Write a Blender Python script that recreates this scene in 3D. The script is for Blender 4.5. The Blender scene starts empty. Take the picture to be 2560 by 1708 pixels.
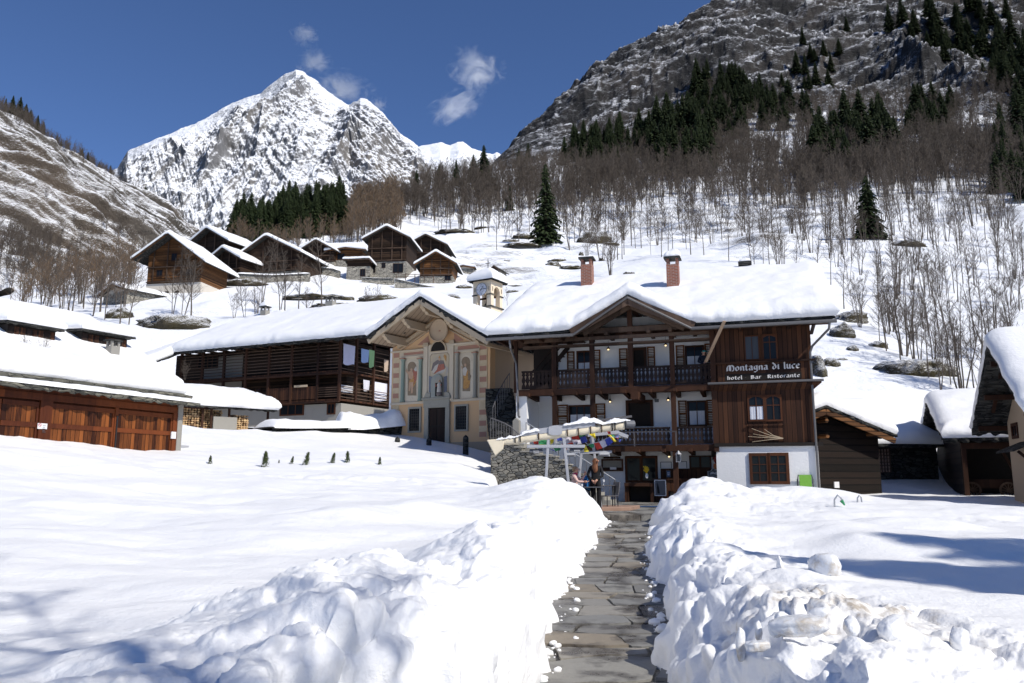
import bpy, bmesh, math, random
import numpy as np
from mathutils import Vector, Matrix
R=math.radians
random.seed(7); rng=np.random.default_rng(11)
scene=bpy.context.scene; C=scene.collection
# ------------------------------------------------------------------ camera, sky, sun, exposure
FPX=2000.0; PITCH=math.atan(336/2000); CZ=1.6
cp,sp=math.cos(PITCH),math.sin(PITCH)
cam=bpy.data.cameras.new('camera'); camo=bpy.data.objects.new('camera',cam); C.objects.link(camo)
cam.sensor_width=36; cam.lens=36*FPX/2560; cam.clip_start=0.1; cam.clip_end=30000
camo.location=(0,0,CZ); camo.rotation_euler=(math.pi/2+PITCH,0,0); scene.camera=camo
SUN_A=R(41); SUN_E=R(42)
tosun=Vector((math.cos(SUN_E)*math.cos(SUN_A),-math.cos(SUN_E)*math.sin(SUN_A),math.sin(SUN_E)))
sl=bpy.data.lights.new('sun','SUN'); sl.energy=4.25; sl.angle=R(0.53); sl.color=(1,0.95,0.855)
so=bpy.data.objects.new('sun',sl); C.objects.link(so); so.rotation_euler=tosun.to_track_quat('Z','Y').to_euler()
w=bpy.data.worlds.new('World'); scene.world=w; w.use_nodes=True; nt=w.node_tree
bg=nt.nodes['Background']; sky=nt.nodes.new('ShaderNodeTexSky'); sky.sky_type='NISHITA'; sky.sun_disc=False
sky.sun_elevation=SUN_E; sky.sun_rotation=math.atan2(tosun.x,tosun.y)%(2*math.pi)
sky.altitude=1800; sky.air_density=1.0; sky.dust_density=0.25; sky.ozone_density=5.0
tn=nt.nodes.new('ShaderNodeMix'); tn.data_type='RGBA'; tn.blend_type='MULTIPLY'; tn.inputs[0].default_value=1; tn.inputs[7].default_value=(.80,.88,1.06,1)
nt.links.new(sky.outputs[0],tn.inputs[6]); nt.links.new(tn.outputs[2],bg.inputs[0]); bg.inputs[1].default_value=0.106
scene.view_settings.view_transform='Standard'; scene.view_settings.look='None'
scene.view_settings.exposure=0.06; scene.view_settings.gamma=1
scene.cycles.max_bounces=8; scene.cycles.diffuse_bounces=6; scene.cycles.volume_bounces=3; scene.cycles.transparent_max_bounces=12
scene.cycles.volume_step_rate=2.0
# ------------------------------------------------------------------ helpers
def ray(u,v):
    X=(u-1280)/FPX; Y=(854-v)/FPX; d=cp-Y*sp
    return X/d,(sp+Y*cp)/d
def P(u,v,Y):
    t,s=ray(u,v); return Vector((t*Y,Y,CZ+s*Y))
def tag(o,label=None,cat=None,group=None,kind=None):
    if label: o['label']=label
    if cat: o['category']=cat
    if group: o['group']=group
    if kind: o['kind']=kind
    return o
def thing(name,label,cat,loc=(0,0,0),rz=0,group=None):
    o=bpy.data.objects.new(name,None); C.objects.link(o); o.empty_display_size=.2
    o.location=loc; o.rotation_euler=(0,0,rz); return tag(o,label,cat,group)
def link(name,me,mat,parent=None):
    o=bpy.data.objects.new(name,me); C.objects.link(o)
    if mat is not None:
        for m in (mat if isinstance(mat,(list,tuple)) else [mat]): me.materials.append(m)
    if parent: o.parent=parent
    return o
def npmesh(name,V,F,smooth=False):
    """V (n,3), F (m,3|4) arrays"""
    me=bpy.data.meshes.new(name); V=np.ascontiguousarray(V,dtype=np.float32); F=np.ascontiguousarray(F,dtype=np.int32)
    k=F.shape[1]; me.vertices.add(len(V)); me.vertices.foreach_set('co',V.ravel())
    me.loops.add(F.size); me.loops.foreach_set('vertex_index',F.ravel())
    me.polygons.add(len(F)); me.polygons.foreach_set('loop_start',np.arange(0,F.size,k,dtype=np.int32))
    try: me.polygons.foreach_set('loop_total',np.full(len(F),k,dtype=np.int32))
    except Exception: pass
    if smooth: me.polygons.foreach_set('use_smooth',np.ones(len(F),dtype=bool))
    me.update(calc_edges=True); me.validate(); return me
class MB:
    def __init__(s): s.v=[]; s.f=[]; s.m=[]; s.cm=0
    def quad(s,a,b,c,d): s.poly([a,b,c,d])
    def poly(s,pts):
        n=len(s.v); s.v+= [tuple(p) for p in pts]; s.f.append(tuple(range(n,n+len(pts)))); s.m.append(s.cm)
    def hull8(s,p):
        n=len(s.v); s.v+=[tuple(q) for q in p]
        for q in ((0,3,2,1),(4,5,6,7),(0,1,5,4),(1,2,6,5),(2,3,7,6),(3,0,4,7)):
            s.f.append(tuple(n+i for i in q)); s.m.append(s.cm)
        return s
    def box(s,x0,x1,y0,y1,z0,z1):
        s.hull8([(x0,y0,z0),(x1,y0,z0),(x1,y1,z0),(x0,y1,z0),(x0,y0,z1),(x1,y0,z1),(x1,y1,z1),(x0,y1,z1)]); return s
    def beam(s,a,b,w,h=None,up=(0,0,1)):
        h=h or w; a=Vector(a); b=Vector(b); d=(b-a).normalized(); u=Vector(up)
        if abs(d.dot(u))>.98: u=Vector((0,1,0))
        r=d.cross(u).normalized(); q=r.cross(d).normalized()
        P8=[]
        for c in (a,b):
            for i,j in ((-1,-1),(1,-1),(1,1),(-1,1)): P8.append(c+r*(w/2*i)+q*(h/2*j))
        s.hull8(P8); return s
    def tube(s,pts,r,n=8,r1=None,cap=True):
        pts=[Vector(p) for p in pts]; k=len(pts); base=len(s.v)
        rr=r if isinstance(r,(list,tuple)) else [r+((r1 if r1 is not None else r)-r)*i/(k-1) for i in range(k)]
        prev=None
        for i,p in enumerate(pts):
            d=(pts[min(i+1,k-1)]-pts[max(i-1,0)]).normalized()
            if prev is None:
                u=Vector((0,0,1)) if abs(d.z)<.9 else Vector((0,1,0)); x=d.cross(u).normalized()
            else: x=(prev-d*prev.dot(d)).normalized()
            prev=x; y=d.cross(x)
            for j in range(n):
                a=2*math.pi*j/n; s.v.append(tuple(p+(x*math.cos(a)+y*math.sin(a))*rr[i]))
        for i in range(k-1):
            for j in range(n):
                a=base+i*n+j; b=base+i*n+(j+1)%n; s.f.append((a,b,b+n,a+n)); s.m.append(s.cm)
        if cap:
            s.f.append(tuple(base+j for j in reversed(range(n)))); s.f.append(tuple(base+(k-1)*n+j for j in range(n))); s.m+=[s.cm]*2
        return s
    def prism(s,pts,y0,y1):
        """outline pts (x,z) extruded in y"""
        n=len(pts); b=len(s.v)
        s.v+=[(x,y0,z) for x,z in pts]+[(x,y1,z) for x,z in pts]
        s.f.append(tuple(range(b,b+n))); s.f.append(tuple(range(b+2*n-1,b+n-1,-1))); s.m+=[s.cm]*2
        for i in range(n):
            j=(i+1)%n; s.f.append((b+j,b+i,b+n+i,b+n+j)); s.m.append(s.cm)
        return s
    def disc(s,x,y,z,rx,rz,th,n=24):
        return s.prism([(x+rx*math.cos(2*math.pi*i/n),z+rz*math.sin(2*math.pi*i/n)) for i in range(n)],y,y+th)
    def lathe(s,x,y,prof,n=12):
        b=len(s.v)
        for r,z in prof:
            for j in range(n):
                a=2*math.pi*j/n; s.v.append((x+r*math.cos(a),y+r*math.sin(a),z))
        for i in range(len(prof)-1):
            for j in range(n):
                a=b+i*n+j; c=b+i*n+(j+1)%n; s.f.append((a,c,c+n,a+n)); s.m.append(s.cm)
        return s
    def build(s,name,mat,parent=None,bevel=0,smooth=False,jit=0):
        if not s.v: return None
        me=bpy.data.meshes.new(name)
        v=s.v
        if jit:
            v=[(a+random.uniform(-jit,jit),b+random.uniform(-jit,jit),c+random.uniform(-jit,jit)) for a,b,c in v]
        me.from_pydata(v,[],s.f); bm=bmesh.new(); bm.from_mesh(me)
        bmesh.ops.recalc_face_normals(bm,faces=bm.faces)
        if bevel: bmesh.ops.bevel(bm,geom=[e for e in bm.edges if e.is_manifold and e.calc_face_angle(0)>.5],offset=bevel,segments=1,affect='EDGES',clamp_overlap=True)
        bm.to_mesh(me); bm.free()
        if any(s.m) and not bevel: me.polygons.foreach_set('material_index',s.m)
        if smooth: me.polygons.foreach_set('use_smooth',[True]*len(me.polygons))
        return link(name,me,mat,parent)
class Fr:
    """facade frame: local x runs along the front to the right, y into the building, z up"""
    def __init__(s,left,right,base):
        a=Vector((left[0],left[1])); b=Vector((right[0],right[1])); s.L=(b-a).length; s.d=(b-a)/s.L
        s.n=Vector((-s.d.y,s.d.x)); s.o=Vector((a.x,a.y,base)); s.rz=math.atan2(s.d.y,s.d.x)
    def pix(s,u,v,y=0):
        t,sl_=ray(u,v); dirv=Vector((t,1)); o=Vector((s.o.x,s.o.y))+s.n*y
        Y=o.dot(s.n)/dirv.dot(s.n); p=dirv*Y-Vector((s.o.x,s.o.y)); return p.dot(s.d),CZ+sl_*Y-s.o.z
    def w(s,x,y,z):
        p=Vector((s.o.x,s.o.y))+s.d*x+s.n*y; return Vector((p.x,p.y,s.o.z+z))
    def rect(s,u0,v0,u1,v1,y=0):
        um,vm=(u0+u1)/2,(v0+v1)/2
        return s.pix(u0,vm,y)[0],s.pix(u1,vm,y)[0],s.pix(um,v1,y)[1],s.pix(um,v0,y)[1]
# ---- numpy noise
def _h(ix,iy,iz,sd):
    n=(ix.astype(np.int64)*374761393+iy.astype(np.int64)*668265263+iz.astype(np.int64)*2147483647+sd*144665)&0xffffffff
    n=((n^(n>>13))*1274126177)&0xffffffff; n=(n^(n>>16)); n=(n*2246822519)&0xffffffff
    return ((n^(n>>15))&0xffffff)/16777215.0
def vnoise(x,y,z=None,sd=0):
    if z is None: z=np.zeros_like(x)
    xi,yi,zi=np.floor(x),np.floor(y),np.floor(z); fx,fy,fz=x-xi,y-yi,z-zi
    fx=fx*fx*fx*(fx*(fx*6-15)+10); fy=fy*fy*fy*(fy*(fy*6-15)+10); fz=fz*fz*fz*(fz*(fz*6-15)+10)
    def L(a,b,t): return a+(b-a)*t
    def c(i,j,k): return _h(xi+i,yi+j,zi+k,sd)
    if not np.any(z): return L(L(c(0,0,0),c(1,0,0),fx),L(c(0,1,0),c(1,1,0),fx),fy)*2-1
    return L(L(L(c(0,0,0),c(1,0,0),fx),L(c(0,1,0),c(1,1,0),fx),fy),L(L(c(0,0,1),c(1,0,1),fx),L(c(0,1,1),c(1,1,1),fx),fy),fz)*2-1
def fbm(x,y,z=None,o=5,sd=0,g=.5):
    s=0;a=1;f=1;t=0
    ca,sa=.8,.6
    for i in range(o):
        s=s+a*vnoise(x*f+i*17.3,y*f-i*9.1,None if z is None else z*f+i*5.7,sd+i); t+=a; a*=g; f*=2.03
        x,y=x*ca-y*sa,x*sa+y*ca
    return s/t
def ridged(x,y,z=None,o=5,sd=0,g=.5):
    s=0;a=1;f=1;t=0
    for i in range(o):
        n=1-np.abs(vnoise(x*f+i*17.3,y*f-i*9.1,None if z is None else z*f+i*5.7,sd+i))*1.6; s=s+a*n*np.abs(n); t+=a; a*=g; f*=2.07
        x,y=x*.8-y*.6,x*.6+y*.8
    return s/t
def lumps(x,y,sd=0,rad=.62):
    """rounded clods: union of bumps on a jittered grid, 0..1"""
    xi,yi=np.floor(x),np.floor(y); out=np.zeros_like(x)
    for i in (-1,0,1):
        for j in (-1,0,1):
            cx=xi+i; cy=yi+j; z=np.zeros_like(cx)
            px=cx+_h(cx,cy,z,sd); py=cy+_h(cx,cy,z,sd+1); r=rad*(.45+.75*_h(cx,cy,z,sd+2))
            d2=(x-px)**2+(y-py)**2; out=np.maximum(out,np.sqrt(np.maximum(0,r*r-d2)))
    return out
def sstep(a,b,x):
    t=np.clip((x-a)/(b-a),0,1); return t*t*(3-2*t)
def tps(pts,smooth=0.0):
    A=np.array(pts,float); n=len(A); sc=np.array([1,1]); X=A[:,:2]
    def K(a,b):
        d=np.sqrt(((a[:,None,:]-b[None,:,:])**2).sum(-1)); return d   # linear (biharmonic 3-D) kernel, no overshoot
    M=np.zeros((n+3,n+3)); M[:n,:n]=K(X,X)+np.eye(n)*-smooth; M[:n,n]=1; M[:n,n+1:]=X; M[n,:n]=1; M[n+1:,:n]=X.T
    wv=np.linalg.solve(M,np.concatenate([A[:,2],[0,0,0]]))
    def f(x,y):
        x=np.asarray(x,float); y=np.asarray(y,float); sh=x.shape; Q=np.stack([x.ravel(),y.ravel()],1); out=np.empty(len(Q))
        for i in range(0,len(Q),20000):
            q=Q[i:i+20000]; out[i:i+20000]=K(q,X)@wv[:n]+wv[n]+q@wv[n+1:]
        return out.reshape(sh)
    return f
def gridmesh(name,X,Y,Z,smooth=True,mask=None):
    r,c=X.shape; V=np.stack([X.ravel(),Y.ravel(),Z.ravel()],1); i=np.arange(r*c).reshape(r,c)
    F=np.stack([i[:-1,:-1],i[:-1,1:],i[1:,1:],i[1:,:-1]],-1).reshape(-1,4)
    if mask is not None:
        k=mask.ravel(); F=F[k[F].all(1)]
    return npmesh(name,V,F,smooth)
# ------------------------------------------------------------------ materials
def newmat(name):
    m=bpy.data.materials.new(name); m.use_nodes=True; n=m.node_tree; return m,n,n.nodes['Principled BSDF']
def nd(n,t,**k):
    x=n.nodes.new(t)
    for a,b in k.items():
        if a[0]=='i' and a[1:].isdigit(): x.inputs[int(a[1:])].default_value=b
        elif a.startswith('I_'): x.inputs[a[2:]].default_value=b
        else: setattr(x,a,b)
    return x
def mth(n,op,a,b=None,c=None,clamp=False):
    x=n.nodes.new('ShaderNodeMath'); x.operation=op; x.use_clamp=clamp
    for i,q in enumerate((a,b,c)):
        if q is None: continue
        if isinstance(q,(int,float)): x.inputs[i].default_value=q
        else: n.links.new(q,x.inputs[i])
    return x.outputs[0]
def ramp(n,fac,stops,interp='LINEAR'):
    x=n.nodes.new('ShaderNodeValToRGB'); x.color_ramp.interpolation=interp; e=x.color_ramp.elements
    while len(e)<len(stops): e.new(.5)
    for q,(p,c) in zip(e,stops): q.position=p; q.color=(*c,1) if len(c)==3 else c
    n.links.new(fac,x.inputs[0]); return x.outputs[0]
def mix(n,f,a,b,blend='MIX'):
    x=n.nodes.new('ShaderNodeMix'); x.data_type='RGBA'; x.blend_type=blend
    for i,q in ((0,f),(6,a),(7,b)):
        if isinstance(q,(int,float)): x.inputs[i].default_value=q
        elif isinstance(q,tuple): x.inputs[i].default_value=(*q,1) if len(q)==3 else q
        else: n.links.new(q,x.inputs[i])
    return x.outputs[2]
def coords(n,scale=(1,1,1),src='Object',rot=(0,0,0)):
    t=n.nodes.new('ShaderNodeTexCoord'); m=n.nodes.new('ShaderNodeMapping'); m.inputs[3].default_value=scale; m.inputs[2].default_value=rot
    n.links.new(t.outputs[src],m.inputs[0]); return m.outputs[0]
def noise(n,vec,sc,det=4,rough=.55,dist=0):
    x=nd(n,'ShaderNodeTexNoise'); x.inputs['Scale'].default_value=sc; x.inputs['Detail'].default_value=det; x.inputs['Roughness'].default_value=rough; x.inputs['Distortion'].default_value=dist
    n.links.new(vec,x.inputs['Vector']); return x.outputs['Fac']
def bump(n,b,h,dist=.02,st=1.0):
    x=n.nodes.new('ShaderNodeBump'); x.inputs['Distance'].default_value=dist; x.inputs['Strength'].default_value=st
    n.links.new(h,x.inputs['Height']); n.links.new(x.outputs[0],b.inputs['Normal']); return x
def flat(name,col,rough=.7,metal=0,var=.12,sc=6):
    m,n,b=newmat(name); v=coords(n); f=noise(n,v,sc,5)
    c=mix(n,f,tuple(x*(1-var) for x in col),tuple(min(1,x*(1+var)) for x in col)); n.links.new(c,b.inputs['Base Color'])
    b.inputs['Roughness'].default_value=rough; b.inputs['Metallic'].default_value=metal; bump(n,b,f,.004); return m
def snowmat(name,fine=25,amp=.012,col=(.915,.915,.92)):
    m,n,b=newmat(name); v=coords(n); f=noise(n,v,fine,6,.65); g=noise(n,v,fine*.13,4,.5)
    b.inputs['Roughness'].default_value=.55; b.inputs['Specular IOR Level'].default_value=.25
    c=mix(n,g,tuple(x*.97 for x in col),col); n.links.new(c,b.inputs['Base Color'])
    h=mth(n,'ADD',f,mth(n,'MULTIPLY',g,2.5)); bump(n,b,h,amp); return m
def wood(name,dark,light,pw=.16,axis='x',gap=.06,rough=.75,streak=9,con=1.0):
    """planks of width pw laid side by side along axis; grain runs across"""
    m,n,b=newmat(name); t=nd(n,'ShaderNodeTexCoord'); s=nd(n,'ShaderNodeSeparateXYZ'); n.links.new(t.outputs['Object'],s.inputs[0])
    k={'x':0,'y':1,'z':2}[axis]
    a=mth(n,'ADD',s.outputs[k],mth(n,'MULTIPLY',s.outputs[1 if k!=1 else 0],.37)) if axis!='z' else s.outputs[2]
    q=mth(n,'DIVIDE',a,pw); fl=mth(n,'FLOOR',q); fr=mth(n,'FRACT',q)
    wn=nd(n,'ShaderNodeTexWhiteNoise'); wn.noise_dimensions='1D'; n.links.new(fl,wn.inputs['W'])
    sc=[.35,.35,.35]; sc=(1,1,.09) if axis!='z' else (.12,.12,1)
    mp=nd(n,'ShaderNodeMapping'); mp.inputs[3].default_value=sc; n.links.new(t.outputs['Object'],mp.inputs[0])
    off=nd(n,'ShaderNodeVectorMath'); off.operation='ADD'; n.links.new(mp.outputs[0],off.inputs[0]); n.links.new(wn.outputs[1],off.inputs[1])
    sm=nd(n,'ShaderNodeVectorMath'); sm.operation='MULTIPLY'; n.links.new(off.outputs[0],sm.inputs[0]); sm.inputs[1].default_value=(1,1,1)
    g=noise(n,sm.outputs[0],streak,6,.7,.3); g2=noise(n,sm.outputs[0],streak*.3,3,.6)
    f=mth(n,'ADD',mth(n,'MULTIPLY',wn.outputs[0],.45),mth(n,'MULTIPLY',mth(n,'ADD',g,g2),.5))
    f=mth(n,'MULTIPLY_ADD',mth(n,'SUBTRACT',f,.72),1.9*con,.5,True)
    c=mix(n,f,dark,light); e=mth(n,'MULTIPLY',mth(n,'LESS_THAN',mth(n,'MINIMUM',fr,mth(n,'SUBTRACT',1,fr)),gap),.85)
    c=mix(n,e,c,tuple(x*.25 for x in dark)); n.links.new(c,b.inputs['Base Color'])
    b.inputs['Roughness'].default_value=rough; b.inputs['Specular IOR Level'].default_value=.2
    h=mth(n,'SUBTRACT',mth(n,'MULTIPLY',g,.4),e); bump(n,b,h,.02); return m
def masonry(name,cols,mortar,sc=3.0,flatten=2.2,rough=.9,mw=.05,src='Object',dep=.03):
    m,n,b=newmat(name); v0=coords(n,(1,1,flatten),src); w_=nd(n,'ShaderNodeTexNoise'); w_.inputs['Scale'].default_value=2.5; n.links.new(v0,w_.inputs['Vector'])
    vm=nd(n,'ShaderNodeVectorMath'); vm.operation='MULTIPLY_ADD'; n.links.new(w_.outputs['Color'],vm.inputs[0]); vm.inputs[1].default_value=(.18,.18,.18); n.links.new(v0,vm.inputs[2])
    vo=nd(n,'ShaderNodeTexVoronoi',feature='DISTANCE_TO_EDGE'); vo.inputs['Scale'].default_value=sc; n.links.new(vm.outputs[0],vo.inputs['Vector'])
    vc=nd(n,'ShaderNodeTexVoronoi'); vc.inputs['Scale'].default_value=sc; n.links.new(vm.outputs[0],vc.inputs['Vector'])
    sp_=nd(n,'ShaderNodeSeparateColor'); n.links.new(vc.outputs['Color'],sp_.inputs[0])
    c=ramp(n,sp_.outputs[0],[(i/(len(cols)-1),q) for i,q in enumerate(cols)]); nz=noise(n,v0,14,6)
    c=mix(n,.6,c,mix(n,nz,(0,0,0),(1,1,1)),'OVERLAY'); e=mth(n,'LESS_THAN',vo.outputs[0],mw)
    c=mix(n,e,c,mortar); n.links.new(c,b.inputs['Base Color']); b.inputs['Roughness'].default_value=rough; b.inputs['Specular IOR Level'].default_value=.2
    h=mth(n,'ADD',mth(n,'MULTIPLY',mth(n,'MINIMUM',vo.outputs[0],.15),5),mth(n,'MULTIPLY',nz,.3)); bump(n,b,h,dep); return m
def plaster(name,col,stain=(.35,.32,.28),amt=.35,sc=1.2,rough=.9):
    m,n,b=newmat(name); v=coords(n); f=noise(n,v,sc,7,.62); g=noise(n,v,sc*9,5,.6)
    k=mth(n,'MULTIPLY',mth(n,'MULTIPLY_ADD',f,3.2,-1.75,True),amt); c=mix(n,k,col,stain)
    c=mix(n,mth(n,'MULTIPLY',g,.25),c,tuple(x*.8 for x in col)); n.links.new(c,b.inputs['Base Color'])
    b.inputs['Roughness'].default_value=rough; b.inputs['Specular IOR Level'].default_value=.15; bump(n,b,g,.008); return m
def glassy(name,col=(.012,.014,.017),rough=.06):
    m,n,b=newmat(name); b.inputs['Base Color'].default_value=(*col,1); b.inputs['Roughness'].default_value=rough; b.inputs['Specular IOR Level'].default_value=.16; return m
M={}
M['snow']=snowmat('snow_ground',22,.010); M['roofsnow']=snowmat('snow_on_roof',9,.02); M['farsnow']=snowmat('snow_far',1.2,.15)
M['dwood']=wood('dark_brown_planks',(.026,.011,.007),(.098,.040,.019),.19)
M['dbeam']=wood('dark_brown_beam',(.020,.009,.006),(.062,.027,.015),3.0,'x',0)
M['gbeam']=wood('weathered_beam',(.045,.028,.020),(.13,.085,.06),3.0,'x',0)
M['rail']=wood('balcony_rail_wood',(.012,.008,.007),(.035,.021,.017),.3,'x',0)
M['shutter']=wood('shutter_wood',(.12,.045,.013),(.23,.088,.025),.09,'z',.12,.6,6,.6)
M['frame']=wood('window_frame_wood',(.045,.017,.009),(.09,.032,.014),2,'x',0)
M['garage']=wood('varnished_door_planks',(.032,.009,.004),(.25,.078,.020),.15,'x',.05,.5,16,1.35)
M['garagef']=wood('varnished_frame',(.055,.014,.006),(.17,.045,.013),3,'x',0,.6,8)
M['log']=wood('weathered_logs',(.016,.009,.006),(.060,.034,.020),.22,'z',.14)
M['olog']=wood('orange_logs',(.055,.024,.010),(.21,.095,.036),.2,'z',.12)
M['blk']=flat('very_dark_wood_and_shade',(.012,.008,.006),.9,0,.3)  # dark wood; also the painted shade of open doorways and the niche
M['slate']=masonry('slate_roof_edge',[(.018,.02,.02),(.05,.05,.048),(.09,.088,.08)],(.006,.006,.006),2.6,7,.9,.03)
M['lslate']=masonry('lichen_slate',[(.07,.07,.06),(.15,.145,.12),(.2,.19,.15)],(.02,.02,.02),2.2,5,.9,.03)
M['stone']=masonry('dry_stone',[(.10,.10,.095),(.20,.195,.175),(.27,.25,.21),(.15,.15,.14)],(.018,.016,.013),4.2,2.0)
M['dstone']=masonry('dark_stone',[(.02,.021,.021),(.05,.05,.048),(.08,.08,.07)],(.005,.005,.005),2.6,2.6)
M['fstone']=masonry('far_stone',[(.20,.19,.165),(.32,.30,.26),(.40,.37,.31)],(.06,.055,.045),1.6,2.4)
M['white']=plaster('white_plaster',(.84,.84,.84),(.6,.6,.62),.18)
M['gplas']=plaster('grey_rough_plaster',(.30,.285,.255),(.2,.19,.17),.6)
M['cream']=plaster('cream_plaster',(.80,.67,.50),(.6,.5,.4),.3)
M['tan']=plaster('tan_plaster',(.50,.385,.27),(.4,.3,.2),.3)
M['ochre']=plaster('ochre_plaster',(.64,.42,.235),(.46,.35,.25),.6,1.3)
M['ochre_dk']=plaster('worn_plinth',(.33,.27,.20),(.2,.18,.15),.6,2)
M['pale']=plaster('pale_stone_paint',(.58,.50,.38),(.4,.34,.26),.5,2)
M['pink']=plaster('pink_block',(.40,.22,.16),(.3,.2,.16),.5,2)
M['grn']=plaster('grey_green_stone',(.33,.315,.265),(.2,.2,.17),.5,2.4)
M['teal']=plaster('teal_column',(.27,.335,.28),(.4,.36,.27),.5,2.5)
M['soffit']=wood('painted_soffit',(.36,.27,.19),(.50,.39,.28),.36,'y',.05,.9,4,.5)
M['sofbeam']=plaster('painted_beam',(.50,.40,.28),(.36,.28,.2),.5,2)
M['glass']=glassy('window_glass'); M['glass2']=glassy('grey_window_glass',(.06,.065,.075),.25)
M['curtain']=flat('white_curtain',(.62,.64,.70),.9,0,.08,3)
M['steel']=flat('galvanised_steel',(.42,.43,.45),.45,.5); M['gutter']=flat('grey_gutter',(.17,.165,.165),.5,.6)
M['alu']=flat('grey_painted_aluminium',(.40,.405,.43),.4,.1,.06); M['dgrey']=flat('dark_grey_metal',(.10,.105,.12),.5,.2)
M['iron']=flat('black_iron',(.025,.024,.026),.6,.4); M['irong']=flat('grey_iron',(.12,.115,.12),.6,.4)
M['black']=flat('black_cloth',(.008,.008,.010),.9); M['skin']=flat('skin',(.55,.30,.21),.6,0,.06)
# ------------------------------------------------------------------ terrain: one macro height function in world space
def pc(Y):   # path centre, half width, base height
    Ys=[0,6.6,10.7,15,19.5,23.7,30,40]; return np.interp(Y,Ys,[-.1,.76,1.24,1.88,2.66,3.50,4.95,7.2]),np.interp(Y,Ys,[.5,.52,.56,.61,.63,.62,.66,.66]),np.interp(Y,[0,7,15,23.7,28,60],[0,0,.1,.35,.48,.5])
G=[]
for u,v,Y in [(0,1085,22),(0,1150,19),(0,1230,15),(0,1310,11),(0,1450,7),(0,1640,4),(-300,1100,19),(-300,1300,11),(-400,1600,4.5),
 (450,1133,28.4),(450,1165,24),(450,1240,18),(450,1300,13),(450,1430,8),(450,1620,4.5),
 (230,1110,25.2),(700,1120,34),(700,1160,27),(700,1215,20),(700,1300,14),
 (900,1104,41),(900,1128,34),(900,1158,28),(900,1212,20.5),(900,1270,15),(900,1370,10),(900,1520,6),(900,1708,3.6),
 (1100,1112,42),(1180,1142,37),(1150,1165,30),(1150,1215,22),(1150,1290,15.5),
 (1900,1222,30),(1900,1300,19),(1900,1400,11.5),(1900,1560,6),(2500,1240,35),(2250,1250,26),(2560,1300,19),(2300,1400,11),(2500,1500,7.5),(2000,1600,4.8),(2200,1228,38),(2900,1300,20),(2900,1230,40),(2500,1222,42),
 (790,1078,41),(860,1088,42),(930,1093,42.5),(790,1062,50),
 # left, behind the garage
 (430,1100,40),(230,1060,34),(100,1040,36),(455,1062,37),(560,1074,39),(640,1072,40),(700,1088,40),(455,1085,32),(600,1110,32),(-300,1000,40),(-300,850,90),(100,830,80),
 # hamlet hill
 (0,800,95),(200,775,112),(350,765,122),(355,761,122),(554,739,128),(650,740,120),(480,770,112),(400,800,95),(600,800,92),(800,790,88),(1000,775,85),
 (700,572,300),(850,545,320),(560,600,260),(450,622,230),(350,655,200),(950,520,340),(780,600,230),(640,610,220),(800,690,150),(900,700,150),(1000,690,155),(1100,690,158),(1150,720,135),(1200,690,150),(1250,760,95),(950,745,118),(1060,640,195),(900,640,190),(750,640,180),(650,690,150),
 (1200,620,205),(1400,640,185),(1400,600,225),(1600,660,150),(1600,600,200),(1800,640,140),(1300,730,100),(1500,700,112),(1700,720,95),
 (1000,560,270),(1200,540,285),(1400,520,290),(1600,510,275),(1000,480,400),(1150,440,450),(1300,430,430),(1500,420,400),(1700,400,380),
 # right slope
 (2100,1010,52),(2300,990,54),(2500,970,56),(2100,930,60),(2300,900,66),(2100,850,70),(2050,800,80),(2300,800,84),(2500,820,82),(2100,700,108),(2300,680,115),(2500,690,115),(2900,700,110),(2900,900,60),
 (1900,600,160),(2100,580,165),(2300,560,170),(2560,560,170),(1900,480,260),(2200,450,255),(2560,430,250),(3000,500,200),
 (1900,330,400),(2200,300,390),(2500,300,380),(3000,300,330),
 # cliffs
 (1300,340,640),(1400,262,700),(1500,205,740),(1650,110,760),(1760,36,770),(1900,-60,790),(2200,-260,820),(2560,-420,820),(3100,-600,800),
 (1500,330,560),(1750,230,560),(2000,130,570),(2300,60,580),(2560,20,580),(3100,-50,560),
 (1240,398,600)]:
    p=P(u,v,Y); G.append((p.x,p.y,p.z))
for x,y,z in [(-30,70,6.2),(-15,66,5.6),(-5,60,6),(-20,76,8),(-8,73,9),(-34,62,5.6),(-20,57,4.9),(-28,54,5),(5,27,.5),(9,33,.5),(3,33,.5),(5,37,.6),(2,24,.8),(6.5,22,.95),(8,26,1.1),(-3,1.5,.75),(4,1.5,.6),(0,1,.6),(0,40,2.2),(9,45,3),(2,50,4.6),(14,42,1.6),(20,40,1.1),(30,40,1.2),(5,12,.72),(3,7,.66),(-.6,7,.66),(-.2,12,.66),
 (-150,300,30),(-300,300,20),(-120,500,90),(0,700,150),(-60,420,118),(100,1100,200),(500,1100,380),(900,1100,500),(-500,1100,100),(-300,700,80)]: G.append((x,y,z))
macro=tps(G)
PATIO=[(-.3,23.9),(2.4,23.9),(2.75,25.5),(7.6,26.5),(9.6,30.5),(9.6,36),(-.3,36)]
def inpoly(x,y,poly):
    r=np.zeros(x.shape,bool); n=len(poly)
    for i in range(n):
        (a,b),(c,d)=poly[i],poly[(i+1)%n]
        k=((b>y)!=(d>y))&(x<(c-a)*(y-b)/((d-b) or 1e-9)+a); r^=k
    return r
def edgedist(x,y,poly):
    r=np.full(x.shape,1e9); n=len(poly)
    for i in range(n):
        (a,b),(c,d)=poly[i],poly[(i+1)%n]; L=(c-a)**2+(d-b)**2; t=np.clip(((x-a)*(c-a)+(y-b)*(d-b))/L,0,1)
        r=np.minimum(r,np.hypot(x-a-t*(c-a),y-b-t*(d-b)))
    return r
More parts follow.
